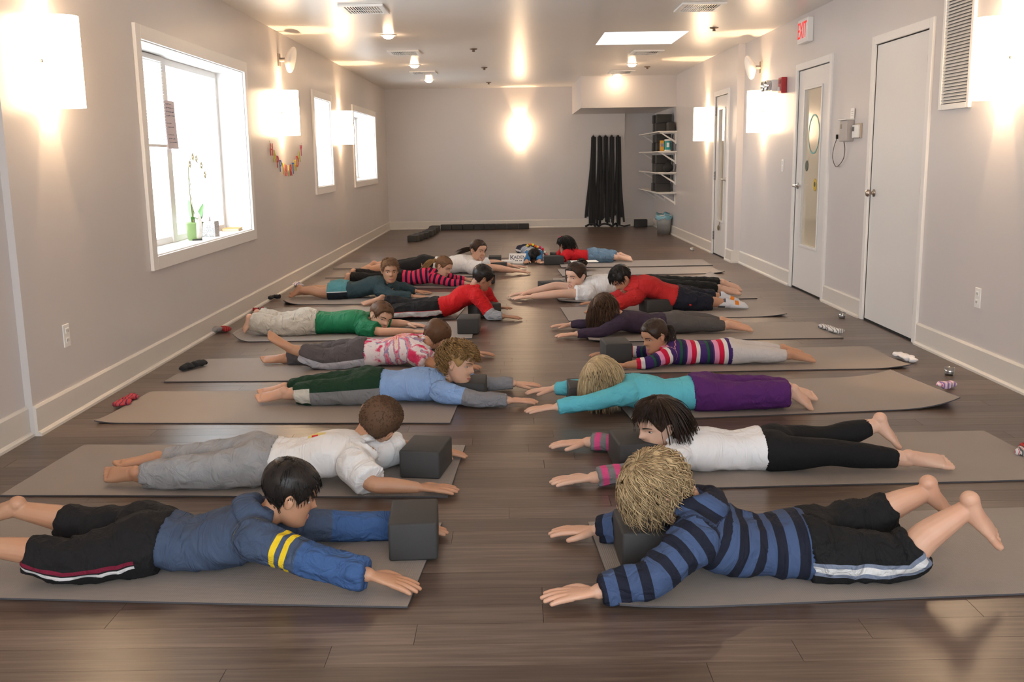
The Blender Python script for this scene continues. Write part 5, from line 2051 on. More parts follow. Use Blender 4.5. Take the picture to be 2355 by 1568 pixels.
def garment_post(chains, amp, seed, fs=9.0, under=None):
    """chains: list of (name value arm, far flag, polyline, radius, outward vector, dorsal vector)"""
    def post(me):
        n = len(me.vertices)
        V = np.empty(n * 3)
        me.vertices.foreach_get('co', V)
        V = V.reshape(-1, 3)
        N = np.empty(n * 3)
        me.vertices.foreach_get('normal', N)
        N = N.reshape(-1, 3)
        bd = np.full(n, 1e9)
        A = {k: np.zeros(n) for k in ('su', 'lat', 'dor', 'arm', 'far')}
        for (arm, far, P, r, out, dor) in chains:
            su, d, off = seg_param(V, NPA(P))
            d = d / r
            m = d < bd
            bd[m] = d[m]
            on = off / (np.linalg.norm(off, axis=1)[:, None] + 1e-9)
            A['su'][m] = su[m]
            A['lat'][m] = (on @ NPA(out))[m]
            A['dor'][m] = (on @ NPA(dor))[m]
            A['arm'][m] = arm
            A['far'][m] = far
        if amp:
            ns = mnoise.noise
            h = NPA([ns(Vector((A['su'][i] * fs * 1.6 + seed, A['lat'][i] * 1.3 + A['arm'][i] * 9, A['dor'][i] * 1.3 + seed + A['far'][i] * 5))) for i in range(n)])
            h2 = NPA([ns(Vector((V[i][0] * 9 + seed, V[i][1] * 9, V[i][2] * 9))) for i in range(n)])
            V2 = V + N * (amp * (1.0 - 2.6 * np.abs(h)) * 0.8 + amp * 0.7 * h2)[:, None]
            V = V2
        if under:
            V = shrink(V, N, under)
        V[:, 2] = np.maximum(V[:, 2], 0.0078)
        me.vertices.foreach_set('co', V.ravel())
        for k, v in A.items():
            a = me.attributes.new(k, 'FLOAT', 'POINT')
            a.data.foreach_set('value', v.astype(np.float32))
        me.update()
    return post


def face_y(x, z):
    th = np.linspace(.25, PI - .25, 200)
    p = head_pt(np.full(200, z), th)
    return float(p[np.argmin(np.abs(p[:, 0] - x)), 1])


M_EYEW = simple('eye_white', (0.50, 0.45, 0.41), 0.2, var=0.02)
M_IRIS = simple('dark_iris', (0.035, 0.018, 0.010), 0.15)
M_TOOTH = simple('teeth', (0.75, 0.72, 0.66), 0.25, var=0.02)
M_MOUTH = simple('mouth_inside', (0.10, 0.015, 0.015), 0.5)


def add_face(H, root, browm, lipm, mouth='closed', look=(0, 0), brow_tilt=0.0):
    for s in (-1, 1):
        c = NPA([s * .145, face_y(s * .145, .0) - .006, .0])
        n, k = 18, 12
        vs, fs, fm = [], [], []
        for i in range(k + 1):
            t = PI * i / k
            for j in range(n):
                a = 2 * PI * j / n
                q = NPA([.070 * math.sin(t) * math.cos(a), .030 * math.cos(t), .026 * math.sin(t) * math.sin(a)])
                vs.append(H.w(c + q))
        for i in range(k):
            for j in range(n):
                fs.append((i * n + j, i * n + (j + 1) % n, (i + 1) * n + (j + 1) % n, (i + 1) * n + j))
                a = 2 * PI * (j + .5) / n
                t = PI * (i + .5) / k
                x, z = .070 * math.sin(t) * math.cos(a) - look[0] * .02, .026 * math.sin(t) * math.sin(a) - look[1] * .01
                fm.append(1 if (x * x + z * z) ** .5 < .036 and t < PI / 2 else 0)
        o = mesh_obj('eye', vs, fs, None, root, True, [M_EYEW, M_IRIS], fm)
        o.matrix_parent_inverse = PMAT(root).inverted()
        b = MB()
        pts = []
        for i in range(8):
            f = i / 7
            x = s * (.065 + .175 * f)
            z = .088 + .03 * math.sin(PI * f * .8) - .02 * f + brow_tilt * (1 - f)
            pts.append(H.w(NPA([x, face_y(x, z) + .004, z])))
        b.tube(pts, [H.h * r for r in (.012, .016, .017, .016, .015, .013, .010, .005)], 6)
        child(b, 'eyebrow', browm, root, True)
        b = MB()
        pts = []
        for i in range(9):
            f = i / 8 * 2 - 1
            x = s * .145 + .072 * f
            pts.append(H.w(NPA([x, face_y(x, .0) +   .012 - .012 * f * f, .025 * math.sqrt(max(0, 1 - f * f * .96)) + .003])))
        b.tube(pts, H.h * .006, 5)
        child(b, 'lash_line', browm, root, True)
    b = MB()
    lift = {'closed': 0.0, 'smile': .032, 'open': -.015, 'laugh': .03}[mouth]
    gap = {'closed': .0, 'smile': .014, 'open': .026, 'laugh': .045}[mouth]
    wd = {'closed': .115, 'smile': .15, 'open': .10, 'laugh': .145}[mouth]
    for (z0, r, sg) in ((-.268, .016, 1), (-.305, .020, -1)):
        pts = []
        for i in range(11):
            f = i / 10 * 2 - 1
            x = wd * f
            z = z0 + lift * f * f + (gap if sg > 0 else -gap) * (1 - f * f) - (.012 if sg < 0 else -.006) * 0 + (-.010 if sg > 0 else .018) * f * f
            pts.append(H.w(NPA([x, face_y(x, z) - .002, z])))
        b.tube(pts, [H.h * r * (0.35 + 0.65 * math.sqrt(max(0, 1 - (i / 5 - 1) ** 2))) for i in range(11)], 7)
    child(b, 'lips', lipm, root, True)
    if gap:
        b = MB()
        q = MB()
        for i in range(9):
            f = i / 8 * 2 - 1
            x = wd * .86 * f
            zc = -.287 + lift * f * f
            y = face_y(x, zc) - .012
            q.v += [Vector(H.w(NPA([x, y, zc + gap * (1 - f * f) + .006]))), Vector(H.w(NPA([x, y, zc - gap * (1 - f * f) - .006])))]
        q.f = [[2 * i, 2 * i + 1, 2 * i + 3, 2 * i + 2] for i in range(8)]
        q.m = [0] * 8
        o = mesh_obj('mouth', q.v, q.f, M_MOUTH, root)
        o.matrix_parent_inverse = PMAT(root).inverted()
        so = o.modifiers.new('thick', 'SOLIDIFY')
        so.thickness = 0.003
        if mouth in ('smile', 'laugh'):
            q = MB()
            for i in range(9):
                f = i / 8 * 2 - 1
                x = wd * .74 * f
                zc = -.287 + lift * f * f
                y = face_y(x, zc) - .003
                zt = zc + gap * (1 - f * f) + .004
                q.v += [Vector(H.w(NPA([x, y, zt]))), Vector(H.w(NPA([x, y - .002, zt - .026 * (1 - f * f * .8)])))]
            q.f = [[2 * i, 2 * i + 1, 2 * i + 3, 2 * i + 2] for i in range(8)]
            q.m = [0] * 8
            o = mesh_obj('teeth', q.v, q.f, M_TOOTH, root)
            o.matrix_parent_inverse = PMAT(root).inverted()
            so = o.modifiers.new('thick', 'SOLIDIFY')
            so.thickness = 0.002


class Person:
    def __init__(self, label, Y0, J, s=1.0, head=((1, 0, 0), (0, 0, 1), .205), skin=None, vox=.004, group=None):
        self.s, self.vox, self.Y0 = s, vox, Y0
        self.J = {}
        for k, (a, b, c) in J.items():
            self.J[k] = NPA(at_y(a, b, Y0 + c)) if b > 3 else NPA(at_col(a, b, Y0 + c))
        for k, v in self.J.items():
            lo = {'tip': .022, 'wrN': .031, 'wrF': .031, 'elN': .036, 'elF': .036, 'toe': .018}.get(k[:3] if k[:3] in ('tip', 'toe') else k)
            if lo and v[2] < lo * s + .004:
                v[2] = lo * s + .004
        p = self.J['pelvis']
        self.root = empty('person', (p[0], p[1], 0.0))
        tag(self.root, label, 'person', group)
        self.skin = skin
        self.H = Head(self.J['head'], head[0], head[1], head[2])
        j = self.J
        self.sideP = nrm(j['hipF'] - j['hipN'])
        self.sideC = nrm(j['shF'] - j['shN'])
        self.shc = (j['shF'] + j['shN']) / 2
        self.spine = [j['pelvis'], j['waist'], j['chest'], self.shc * .6 + j['neck'] * .4, j['neck']]
        self.dors = []
        for i, q in enumerate(self.spine):
            t = nrm(self.spine[min(i + 1, 4)] - self.spine[max(i - 1, 0)])
            sd = nrm(self.sideP * (1 - i / 4) + self.sideC * i / 4)
            u = np.cross(sd, t)
            if u[2] < 0:
                u = -u
            self.dors.append(nrm(u))
        self.sides = [nrm(self.sideP * (1 - i / 4) + self.sideC * i / 4) for i in range(5)]
        self.wid = NPA([.112, .098, .122, .105, .046]) * s
        self.dep = NPA([.066, .057, .066, .056, .042]) * s
        self.zones, self.hem = [], None
        self.build_body()

    def R(self, k):
        return {'arm': NPA([.040, .036, .031]), 'fore': NPA([.031, .030, .021]), 'thigh': NPA([.066, .058, .045]), 'calf': NPA([.045, .043, .027])}[k] * self.s

    def torso(self, raw, grow, lo=-.05, hi=None, e=2.2, wide=0.0):
        P, S, U = list(self.spine), list(self.sides), list(self.dors)
        A, B = list(self.wid + grow + wide), list(self.dep + grow)
        t = nrm(P[1] - P[0])
        if lo <= 0:
            P.insert(0, P[0] + t * lo)
            S.insert(0, S[0]); U.insert(0, U[0]); A.insert(0, A[0] * .96); B.insert(0, B[0] * .96)
        else:
            P[0] = P[0] + t * lo
        if hi is not None:
            P[-1] = P[-2] * (1 - hi) + P[-1] * hi
            A[-1] = A[-1] + .012
            B[-1] = B[-1] + .010
        raw.loft(P, S, U, A, B, 24, 5, e, True, False) if hi is not None else raw.loft(P, S, U, A, B, 24, 5, e)
        return P

    def build_body(self):
        s, j = self.s, self.J
        raw = Raw()
        self.torso(raw, 0.0)
        self.H.add_to(raw)
        H = self.H
        nb = H.w(NPA([0, -.13, -.30]))
        raw.limb([j['neck'] - (nb - j['neck']) * .25, j['neck'], (j['neck'] + nb) / 2, nb, H.w(NPA([0, -.08, -.05]))], NPA([.052, .046, .041, .043, .05]) * s, 14)
        for q in 'NF':
            sh, el, wr, tip = j['sh' + q], j['el' + q], j['wr' + q], j['tip' + q]
            ar, fr = self.R('arm'), self.R('fore')
            inn = self.spine[3] * .5 + self.spine[2] * .5
            raw.limb([inn * .7 + sh * .3, sh, sh * .55 + el * .45, el, el * .6 + wr * .4, wr], [ar[0] * 1.15, ar[0] * 1.08, ar[1], fr[0] * .98, fr[1], fr[2]], 14, 4)
            sd = self.sideC if q == 'N' else -self.sideC
            d = nrm(tip - wr)
            dz = NPA((0, 0, 1.0))
            add_hand(raw, wr, tip, dz, .156 * s, sd)
            hip, kn, an, toe = j['hip' + q], j['kn' + q], j['an' + q], j['toe' + q]
            th, cf = self.R('thigh'), self.R('calf')
            m2 = kn * .62 + an * .38 + self.dors[0] * .010 * s
            raw.limb([hip, hip * .5 + kn * .5, kn, m2, an], [th[0], th[1], th[2], cf[1], cf[2]], 16, 4)
            raw.ball(hip * .6 + j['pelvis'] * .4 + self.dors[0] * .018 * s + nrm(j['pelvis'] - j['waist']) * .02, NPA([.074, .074, .058]) * s)
            add_foot(raw, an, toe, an - kn, .19 * s, getattr(self, 'sole' + q, None))
        self.body_raw = raw

    def finish_body(self):
        o = self.body_raw.obj('body', self.vox, .42)
        self.attach(o)
        JOBS.append((o, self.skin, body_post(self.zones)))
        return o

    def attach(self, o):
        o.parent = self.root
        o.matrix_parent_inverse = Matrix.Translation(-self.root.location)

    def chains_top(self):
        j = self.J
        c = [(0.0, 0.0, self.spine, .12 * self.s, self.sides[1], self.dors[2])]
        for q, f in (('N', 0.0), ('F', 1.0)):
            c.append((1.0, f, [j['sh' + q], j['el' + q], j['wr' + q]], .055 * self.s, -self.sideC if q == 'N' else self.sideC, (0, 0, 1)))
        return c

    def top(self, name, mat, hem=0.0, grow=.012, sleeve=1.0, sgrow=None, cuff=1.0, amp=.005, extra=None, neck=.8, wide=0.0, vox=.0075, flare=0.0, seed=1.0):
        """sleeve: 0..1 to the elbow, 1..2 to the wrist"""
        s, j = self.s, self.J
        sg = grow if sgrow is None else sgrow
        raw = Raw()
        self.hem = hem
        full = sum(np.linalg.norm(self.spine[i + 1] - self.spine[i]) for i in range(4))
        self.zones.append((self.spine, hem + .012, full - .05, .19 * s, .010))
        for q in 'NF':
            la, lf = np.linalg.norm(j['el' + q] - j['sh' + q]), np.linalg.norm(j['wr' + q] - j['el' + q])
            e = la * min(sleeve, 1) + lf * max(0, sleeve - 1)
            self.zones.append(([j['sh' + q], j['el' + q], j['wr' + q]], -1, e - .015, .075 * s, .007))
        P, S, U = list(self.spine), list(self.sides), list(self.dors)
        A, B = list(self.wid + grow + wide), list(self.dep + grow)
        t = nrm(P[1] - P[0])
        L0 = np.linalg.norm(P[1] - P[0])
        if hem < -.004:
            P.insert(0, P[0] + t * hem)
            S.insert(0, S[0]); U.insert(0, U[0]); A.insert(0, A[0] + flare); B.insert(0, B[0] + flare * .5)
        else:
            f = hem / L0
            P[0] = P[0] + t * hem
            A[0] = A[0] * (1 - f) + A[1] * f + flare
            B[0] = B[0] * (1 - f) + B[1] * f + flare * .5
        P[-1] = P[-2] * (1 - neck) + P[-1] * neck
        A[-1], B[-1] = .050 * s + grow, .048 * s + grow
        raw.loft(P, S, U, A, B, 26, 6, 2.3, False, False)
        for q in 'NF':
            sh, el, wr = j['sh' + q], j['el' + q], j['wr' + q]
            ar, fr = self.R('arm'), self.R('fore')
            inn = self.spine[3] * .45 + self.spine[2] * .55
            pts, rad = [inn * .75 + sh * .25, sh], [ar[0] * 1.35 + sg, ar[0] * 1.2 + sg]
            if sleeve <= 1.0:
                pts += [sh * (1 - sleeve * .5) + el * sleeve * .5, sh * (1 - sleeve) + el * sleeve]
                rad += [ar[1] * 1.1 + sg * 1.15, ar[1] + sg * 1.35]
            else:
                f = sleeve - 1
                pts += [sh * .5 + el * .5, el, el * (1 - f * .5) + wr * f * .5, el * (1 - f) + wr * f]
                rad += [ar[1] + sg, ar[2] + sg, fr[1] + sg * .9, (fr[1] * (1 - f) + fr[2] * f) + sg * cuff]
            raw.limb(pts, rad, 16, 4, round0=True, round1=False)
        if extra:
            extra(self, raw, grow)
        o = raw.obj(name, vox)
        self.attach(o)
        JOBS.append((o, mat, garment_post(self.chains_top(), amp, seed)))
        return o

    def pants(self, name, mat, cuff=(1.0, 1.0), grow=.010, cgrow=None, waist=.05, amp=.005, vox=.0075, seed=4.0, seat=0.0, extra=None):
        """cuff: 0..1 from knee to ankle, negative ends on the thigh"""
        s, j = self.s, self.J
        cg = grow if cgrow is None else cgrow
        raw = Raw()
        P, S, U = [self.spine[0], self.spine[1]], [self.sides[0], self.sides[1]], [self.dors[0], self.dors[1]]
        t = nrm(P[1] - P[0])
        L0 = np.linalg.norm(P[1] - P[0])
        w = min(waist, L0 * .95) / L0
        a0, b0 = self.wid[0] + grow, self.dep[0] + grow
        a1, b1 = self.wid[1] + grow, self.dep[1] + grow
        raw.loft([P[0] - t * .055 * s, P[0], P[0] + t * waist * .5, P[0] * (1 - w) + P[1] * w], [S[0]] * 4, [U[0]] * 4,
                 [a0 * .93, a0, a0 * (1 - w / 2) + a1 * w / 2, a0 * (1 - w) + a1 * w], [b0 * .93, b0 + seat, b0, b0 * (1 - w) + b1 * w], 24, 4, 2.2, True, False)
        ch = []
        for i, q in enumerate('NF'):
            hip, kn, an = j['hip' + q], j['kn' + q], j['an' + q]
            th, cf = self.R('thigh'), self.R('calf')
            c = cuff[i]
            pts, rad = [hip * .8 + self.spine[0] * .2, hip * .55 + kn * .45], [th[0] + grow, th[1] + grow]
            if c < 0:
                pts.append(hip * (-c) + kn * (1 + c))
                rad.append(th[1] * .95 + cg)
            else:
                m2 = kn * .62 + an * .38
                pts += [kn, kn * (1 - c * .5) + an * c * .5, kn * (1 - c) + an * c]
                rad += [th[2] + grow * 1.15, cf[1] + (grow + cg) / 2, cf[1] * (1 - c) + cf[2] * c + cg]
            raw.limb(pts, rad, 18, 5, round0=True, round1=False)
            raw.ball(hip * .6 + j['pelvis'] * .4 + self.dors[0] * .018 * s - t * .02, (NPA([.074, .074, .058]) * s + grow))
            lt, lc = np.linalg.norm(kn - hip), np.linalg.norm(an - kn)
            e = lt * (1 + c) if c < 0 else lt + lc * c
            self.zones.append(([hip, kn, an], -.12, e - .015, .10 * s, .010))
            ch.append((0.0, float(i), [hip, kn, an], .06 * s, -self.sideP if q == 'N' else self.sideP, (0, 0, 1)))
        if extra:
            extra(self, raw, grow)
        o = raw.obj(name, vox)
        self.attach(o)
        self.zones.append((self.spine, -.1, waist - .02, .17 * s, .010))
        und = [(self.spine, self.hem + .010, 9, .2 * s, .020)] if self.hem is not None else None
        JOBS.append((o, mat, garment_post(ch, amp, seed, under=und)))
        return o

    def hair(self, style, mat, seed=1, **kw):
        H = self.H
        o = make_hair(H, style, mat, None, random.Random(seed), **kw)
        self.attach(o)
        return o


def hood_lump(r0=.078, r1=.042, drop=.03, back=.015):
    """hood lying behind the neck: a thick horseshoe of cloth"""
    def f(p, raw, grow):
        n = p.J['neck']
        t = nrm(p.spine[4] - p.spine[2])
        sd, up = p.sideC, p.dors[3]
        s = p.s
        pts = []
        for k in range(9):
            a = PI * (k / 8) * 1.25 - PI * .125
            pts.append(n + t * .010 * s + sd * (r0 * s * math.cos(a)) + up * (.006 * s + .052 * s * math.sin(a)) - t * (.030 * s * math.sin(a)))
        raw.limb(pts, [r1 * .7 * s, r1 * .9 * s] + [r1 * s] * 5 + [r1 * .9 * s, r1 * .7 * s], 12, 3)
        pts2 = [q + t * .028 * s + up * .012 * s for q in pts]
        raw.limb(pts2, [r1 * .5 * s] * 9, 10, 3)
    return f


def finish_people():
    dg = bpy.context.evaluated_depsgraph_get()
    dg.update()
    done = []
    for (o, mat, post) in JOBS:
        me = bpy.data.meshes.new_from_object(o.evaluated_get(dg))
        done.append((o, me, mat, post))
    for (o, me, mat, post) in done:
        old = o.data
        nm = o.name.split('.')[0]
        o.modifiers.clear()
        o.data = me
        me.name = nm
        bpy.data.meshes.remove(old)
        if post:
            post(me)
        me.materials.clear()
        me.materials.append(mat)
        me.polygons.foreach_set('use_smooth', [True] * len(me.polygons))
        me.update()


def finish_texts():
    """letters become plain meshes"""
    dg = bpy.context.evaluated_depsgraph_get()
    dg.update()
    for o in list(TEXTS):
        me = bpy.data.meshes.new_from_object(o.evaluated_get(dg))
        n = link(bpy.data.objects.new(o.name.split('.')[0], me))
        n.location, n.rotation_euler, n.scale = o.location, o.rotation_euler, o.scale
        n.parent = o.parent
        me.name = o.name.split('.')[0]
        bpy.data.objects.remove(o)


# ------------------------------------------------------------------ shared looks
SK_LIGHT = skin_mat('fair_skin', (0.60, 0.36, 0.25))
SK_TAN = skin_mat('tan_skin', (0.47, 0.255, 0.155))
SK_PALE = skin_mat('pale_skin', (0.66, 0.43, 0.32))
SK_BROWN = skin_mat('brown_skin', (0.36, 0.185, 0.11))
LIP = simple('lip_pink', (0.42, 0.15, 0.12), 0.4)
LIP2 = simple('lip_rose', (0.38, 0.15, 0.12), 0.4)
HB = hair_mat('black_hair', (0.006, 0.005, 0.005), (0.020, 0.015, 0.013), 0.38)
HDB = hair_mat('dark_brown_hair', (0.014, 0.008, 0.006), (0.045, 0.025, 0.016), 0.42)
HBR = hair_mat('brown_hair', (0.040, 0.020, 0.011), (0.115, 0.058, 0.030))
HMB = hair_mat('mid_brown_hair', (0.075, 0.036, 0.018), (0.19, 0.10, 0.05))
HBL = hair_mat('blond_hair', (0.20, 0.125, 0.06), (0.60, 0.44, 0.25))
HCB = hair_mat('curly_blond_hair', (0.10, 0.050, 0.018), (0.42, 0.25, 0.10))
HPB = hair_mat('pale_blond_hair', (0.34, 0.23, 0.12), (0.68, 0.53, 0.32))
BR_D = simple('dark_brow', (0.02, 0.012, 0.009), 0.7)
BR_L = simple('light_brow', (0.20, 0.11, 0.05), 0.7)
# ================================================================== the cast, front to back
# joints: (image column, image row or height above floor in metres when below 3, depth offset from the middle of the body)
BLACK = (0.008, 0.008, 0.009)

# ---- left row
p = Person('black haired boy in a blue hoodie with yellow sleeve bands', 2.97, dict(
    head=(668, 1134, .02), neck=(598, 1200, .01), chest=(535, 0.098, 0), waist=(445, 0.076, 0), pelvis=(355, 0.093, 0),
    shN=(590, 1240, -.125), elN=(722, 1290, -.20), wrN=(850, 1322, -.24), tipN=(962, 1352, -.25),
    shF=(640, 1205, .12), elF=(770, 1210, .17), wrF=(925, 1227, .21), tipF=(1000, 1232, .22),
    hipN=(335, 0.090, -.07), knN=(165, .070, -.12), anN=(-35, 1256, -.13), toeN=(-150, 1300, -.14),
    hipF=(345, 0.093, .07), knF=(215, .085, .10), anF=(40, 1172, .12), toeF=(-70, 1205, .13)),
    1.02, ((.86, .30, -.38), (.36, .05, .93), .205), SK_TAN, .0032)
hood_blue = cloth('blue_hoodie_jersey', (0.052, 0.075, 0.128), [
    L_band('su', .17, 9, (0.042, 0.092, 0.225), [('arm', .5, 2)]),
    L_band('su', .085, .103, (0.72, 0.50, 0.02), [('arm', .5, 2), ('far', -1, .5)]), L_band('su', .120, .138, (0.72, 0.50, 0.02), [('arm', .5, 2), ('far', -1, .5)])], fold=.7)
p.top('hoodie', hood_blue, hem=.035, grow=.018, sleeve=1.93, cuff=1.5, amp=.008, extra=hood_lump(), seed=2)
pk = cloth('black_track_pants', (0.010, 0.009, 0.010), [
    L_band('dor', -.26, -.10, (0.16, 0.010, 0.030), [('lat', 0, 2), ('su', .03, 9)]), L_band('dor', -.46, -.32, (0.62, 0.60, 0.60), [('lat', 0, 2), ('su', .03, 9)])])
p.pants('track_pants', pk, (.50, .42), grow=.022, cgrow=.020, waist=.08, amp=.009, seed=3)
p.finish_body()
p.hair('short', HB, 5, length=.10, lift=.12, nst=1500, thick=.008)
add_face(p.H, p.root, BR_D, LIP)

p = Person('boy with a brown buzz cut in a white tee and grey sweatpants, seen from behind', 3.80, dict(
    head=(871, 969, .06), neck=(822, 1022, .03), chest=(765, 0.115, 0), waist=(690, 0.088, 0), pelvis=(605, 0.090, 0),
    shN=(815, 1068, -.125), elN=(857, 1113, -.215), wrN=(960, 1121, -.215), tipN=(1040, 1138, -.20),
    shF=(868, 1040, .12), elF=(925, 1030, .20), wrF=(990, 1034, .25), tipF=(1052, 1043, .27),
    hipN=(592, 0.087, -.07), knN=(462, .072, -.085), anN=(312, .055, -.065), toeN=(248, 1098, -.03),
    hipF=(600, 0.090, .07), knF=(487, .075, .085), anF=(356, 1062, .12), toeF=(266, 1078, .08)),
    1.04, ((.45, .85, -.10), (.63, -.24, .82), .22), SK_TAN, .0035)
white_tee = cloth('white_cotton', (0.74, 0.73, 0.73), [], fold=.5, var=.02)
wt_logo = cloth('white_cotton_printed', (0.74, 0.73, 0.73), [L_band('su', .20, .27, (0.70, 0.58, 0.22), [('dor', .93, 2), ('arm', -1, .5)]), L_band('su', .215, .24, (0.60, 0.03, 0.03), [('dor', .985, 2), ('arm', -1, .5)])], fold=.5, var=.02)
p.top('tshirt', wt_logo, hem=.045, grow=.016, sleeve=.86, sgrow=.022, amp=.007, seed=7)
p.pants('sweatpants', cloth('grey_fleece', (0.30, 0.30, 0.31), [], var=.2, fold=.6), (.88, .80), grow=.018, cgrow=.018, waist=.10, amp=.008, seed=9)
p.finish_body()
p.hair('buzz', hair_mat('buzzed_brown_hair', (0.055, 0.028, 0.016), (0.11, 0.060, 0.034), .7), 6, nst=1500, thick=.008)

p = Person('boy with curly golden brown hair in a pale blue tee over grey sleeves', 5.12, dict(
    head=(1054, 836, -.01), neck=(1006, 878, 0), chest=(965, 0.090, 0), waist=(915, 0.084, 0), pelvis=(858, 0.086, 0),
    shN=(1015, 900, -.12), elN=(1100, 926, -.17), wrN=(1172, 936, -.17), tipN=(1230, 939, -.15),
    shF=(1045, 872, .12), elF=(1120, 884, .19), wrF=(1182, 892, .22), tipF=(1235, 888, .23),
    hipN=(850, 0.083, -.07), knN=(760, .072, -.08), anN=(652, 907, -.07), toeN=(594, 930, -.06),
    hipF=(855, 0.086, .07), knF=(770, .075, .08), anF=(652, 897, .07), toeF=(600, 917, .06)),
    1.0, ((.92, -.30, -.22), (.24, .05, .97), .21), SK_LIGHT, .0038)
p.top('tshirt', cloth('pale_blue_cotton', (0.235, 0.370, 0.640), [L_band('su', .125, 9, (0.215, 0.215, 0.235), [('arm', .5, 2)])], fold=.6), hem=.045, grow=.016, sleeve=1.92, sgrow=.010, cuff=1.3, amp=.006, seed=12)
gp_ = cloth('green_sports_pants', (0.010, 0.036, 0.018), [
    L_band('dor', -.85, .22, (0.20, 0.20, 0.205), [('lat', .1, 2), ('su', -1, .30), ('far', -1, .5)]),
    L_band('dor', -.7, .55, (0.55, 0.53, 0.47), [('lat', -.2, 2), ('su', .30, 2), ('far', -1, .5)])])
p.pants('sports_pants', gp_, (.74, .88), grow=.020, cgrow=.024, waist=.09, amp=.008, seed=13, seat=.012)
p.finish_body()
p.hair('curly', HCB, 8, length=.27, lift=.8, nst=1700, thick=.012, fringe=-.02, clear=True)
add_face(p.H, p.root, BR_L, LIP)

p = Person('boy in a tie-dye tee and grey pants with a lower leg kicked up', 6.04, dict(
    head=(1001, 774, .03), neck=(962, 788, .02), chest=(930, 0.105, 0), waist=(885, 0.088, 0), pelvis=(838, 0.086, 0),
    shN=(962, 816, -.115), elN=(998, 843, -.19), wrN=(1052, .03, -.20), tipN=(1095, .015, -.19),
    shF=(985, 792, .115), elF=(1035, 800, .18), wrF=(1085, .03, .22), tipF=(1120, .015, .22),
    hipN=(832, 0.083, -.07), knN=(745, .062, -.10), anN=(663, 801, -.11), toeN=(614, 773, -.11),
    hipF=(836, 0.086, .07), knF=(755, .070, .08), anF=(650, 827, .07), toeF=(604, 834, .06)),
    .98, ((.35, .75, -.55), (.60, .15, .78), .205), SK_TAN, .0042)


def tie_dye(nt, c):
    cb = nt.nodes.new('ShaderNodeCombineXYZ')
    x = mathn(nt, 'SUBTRACT', attr(nt, 'su'), .22)
    y = mathn(nt, 'MULTIPLY', attr(nt, 'lat'), .13)
    nt.links.new(x, cb.inputs[0])
    nt.links.new(y, cb.inputs[1])
    r = nt.nodes.new('ShaderNodeVectorMath')
    r.operation = 'LENGTH'
    nt.links.new(cb.outputs[0], r.inputs[0])
    ang = mathn(nt, 'ARCTAN2', y, x)
    n1 = noisen(nt, objco(nt), 13, 6, .7)
    k = mathn(nt, 'ADD', mathn(nt, 'MULTIPLY', r.outputs['Value'], 3.4), mathn(nt, 'MULTIPLY', n1, 0.9))
    k = mathn(nt, 'ADD', k, mathn(nt, 'MULTIPLY', mathn(nt, 'SINE', mathn(nt, 'MULTIPLY', ang, 13)), .16))
    rings = ramp(nt, mathn(nt, 'FRACT', k), [(0.0, (.72, .66, .66)), (.14, (.72, .62, .64)), (.22, (.62, .05, .14)), (.40, (.62, .02, .09)), (.50, (.70, .26, .05)), (.57, (.72, .55, .40)), (.66, (.72, .66, .68)), (.74, (.62, .06, .16)), (.84, (.66, .30, .36)), (.90, (.16, .18, .36)), (.95, (.70, .64, .66)), (1.0, (.72, .66, .66))])
    return rings


p.top('tshirt', cloth('tie_dye_cotton', (.7, .7, .7), [tie_dye], fold=.6), hem=.010, grow=.018, sleeve=.62, sgrow=.022, amp=.008, seed=15, flare=.01)
sp = cloth('grey_sports_pants', (0.085, 0.075, 0.080), [L_band('dor', -.75, -.12, (0.45, 0.45, 0.50), [('lat', .0, 2)])], fold=.8)
p.pants('sports_pants', sp, (.66, .86), grow=.020, cgrow=.022, waist=.08, amp=.009, seed=16)
p.finish_body()
p.hair('short', HBR, 9, length=.06, lift=.10, nst=1300, thick=.008)

p = Person('laughing boy in a green tee and khaki pants', 7.24, dict(
    head=(876, 728, -.03), neck=(838, 743, 0), chest=(810, 0.090, 0), waist=(762, 0.080, 0), pelvis=(712, 0.088, 0),
    shN=(838, 755, -.12), elN=(878, 771, -.19), wrN=(948, 773, -.17), tipN=(985, 777, -.16),
    shF=(862, 737, .12), elF=(905, 748, .19), wrF=(938, 757, .19), tipF=(965, 758, .17),
    hipN=(705, 0.085, -.07), knN=(636, .075, -.085), anN=(578, 738, -.09), toeN=(563, 772, -.09),
    hipF=(710, 0.088, .07), knF=(645, .078, .085), anF=(596, 727, .09), toeF=(582, 762, .09)),
    1.0, ((.60, -.72, -.34), (.30, .08, .95), .212), SK_LIGHT, .0045)
p.soleN = p.soleF = None
p.top('tshirt', cloth('green_satin_jersey', (0.008, 0.150, 0.062), [], rough=.62, fold=.6), hem=.055, grow=.016, sleeve=.72, sgrow=.020, amp=.006, seed=20)
p.pants('khaki_pants', cloth('khaki_cotton', (0.50, 0.45, 0.38), [], fold=.9), (.98, .98), grow=.022, cgrow=.034, waist=.10, amp=.010, seed=21)
p.finish_body()
p.hair('short', HBR, 11, length=.055, lift=.12, nst=1300, thick=.008)
add_face(p.H, p.root, BR_D, LIP, 'laugh', (0, 0))

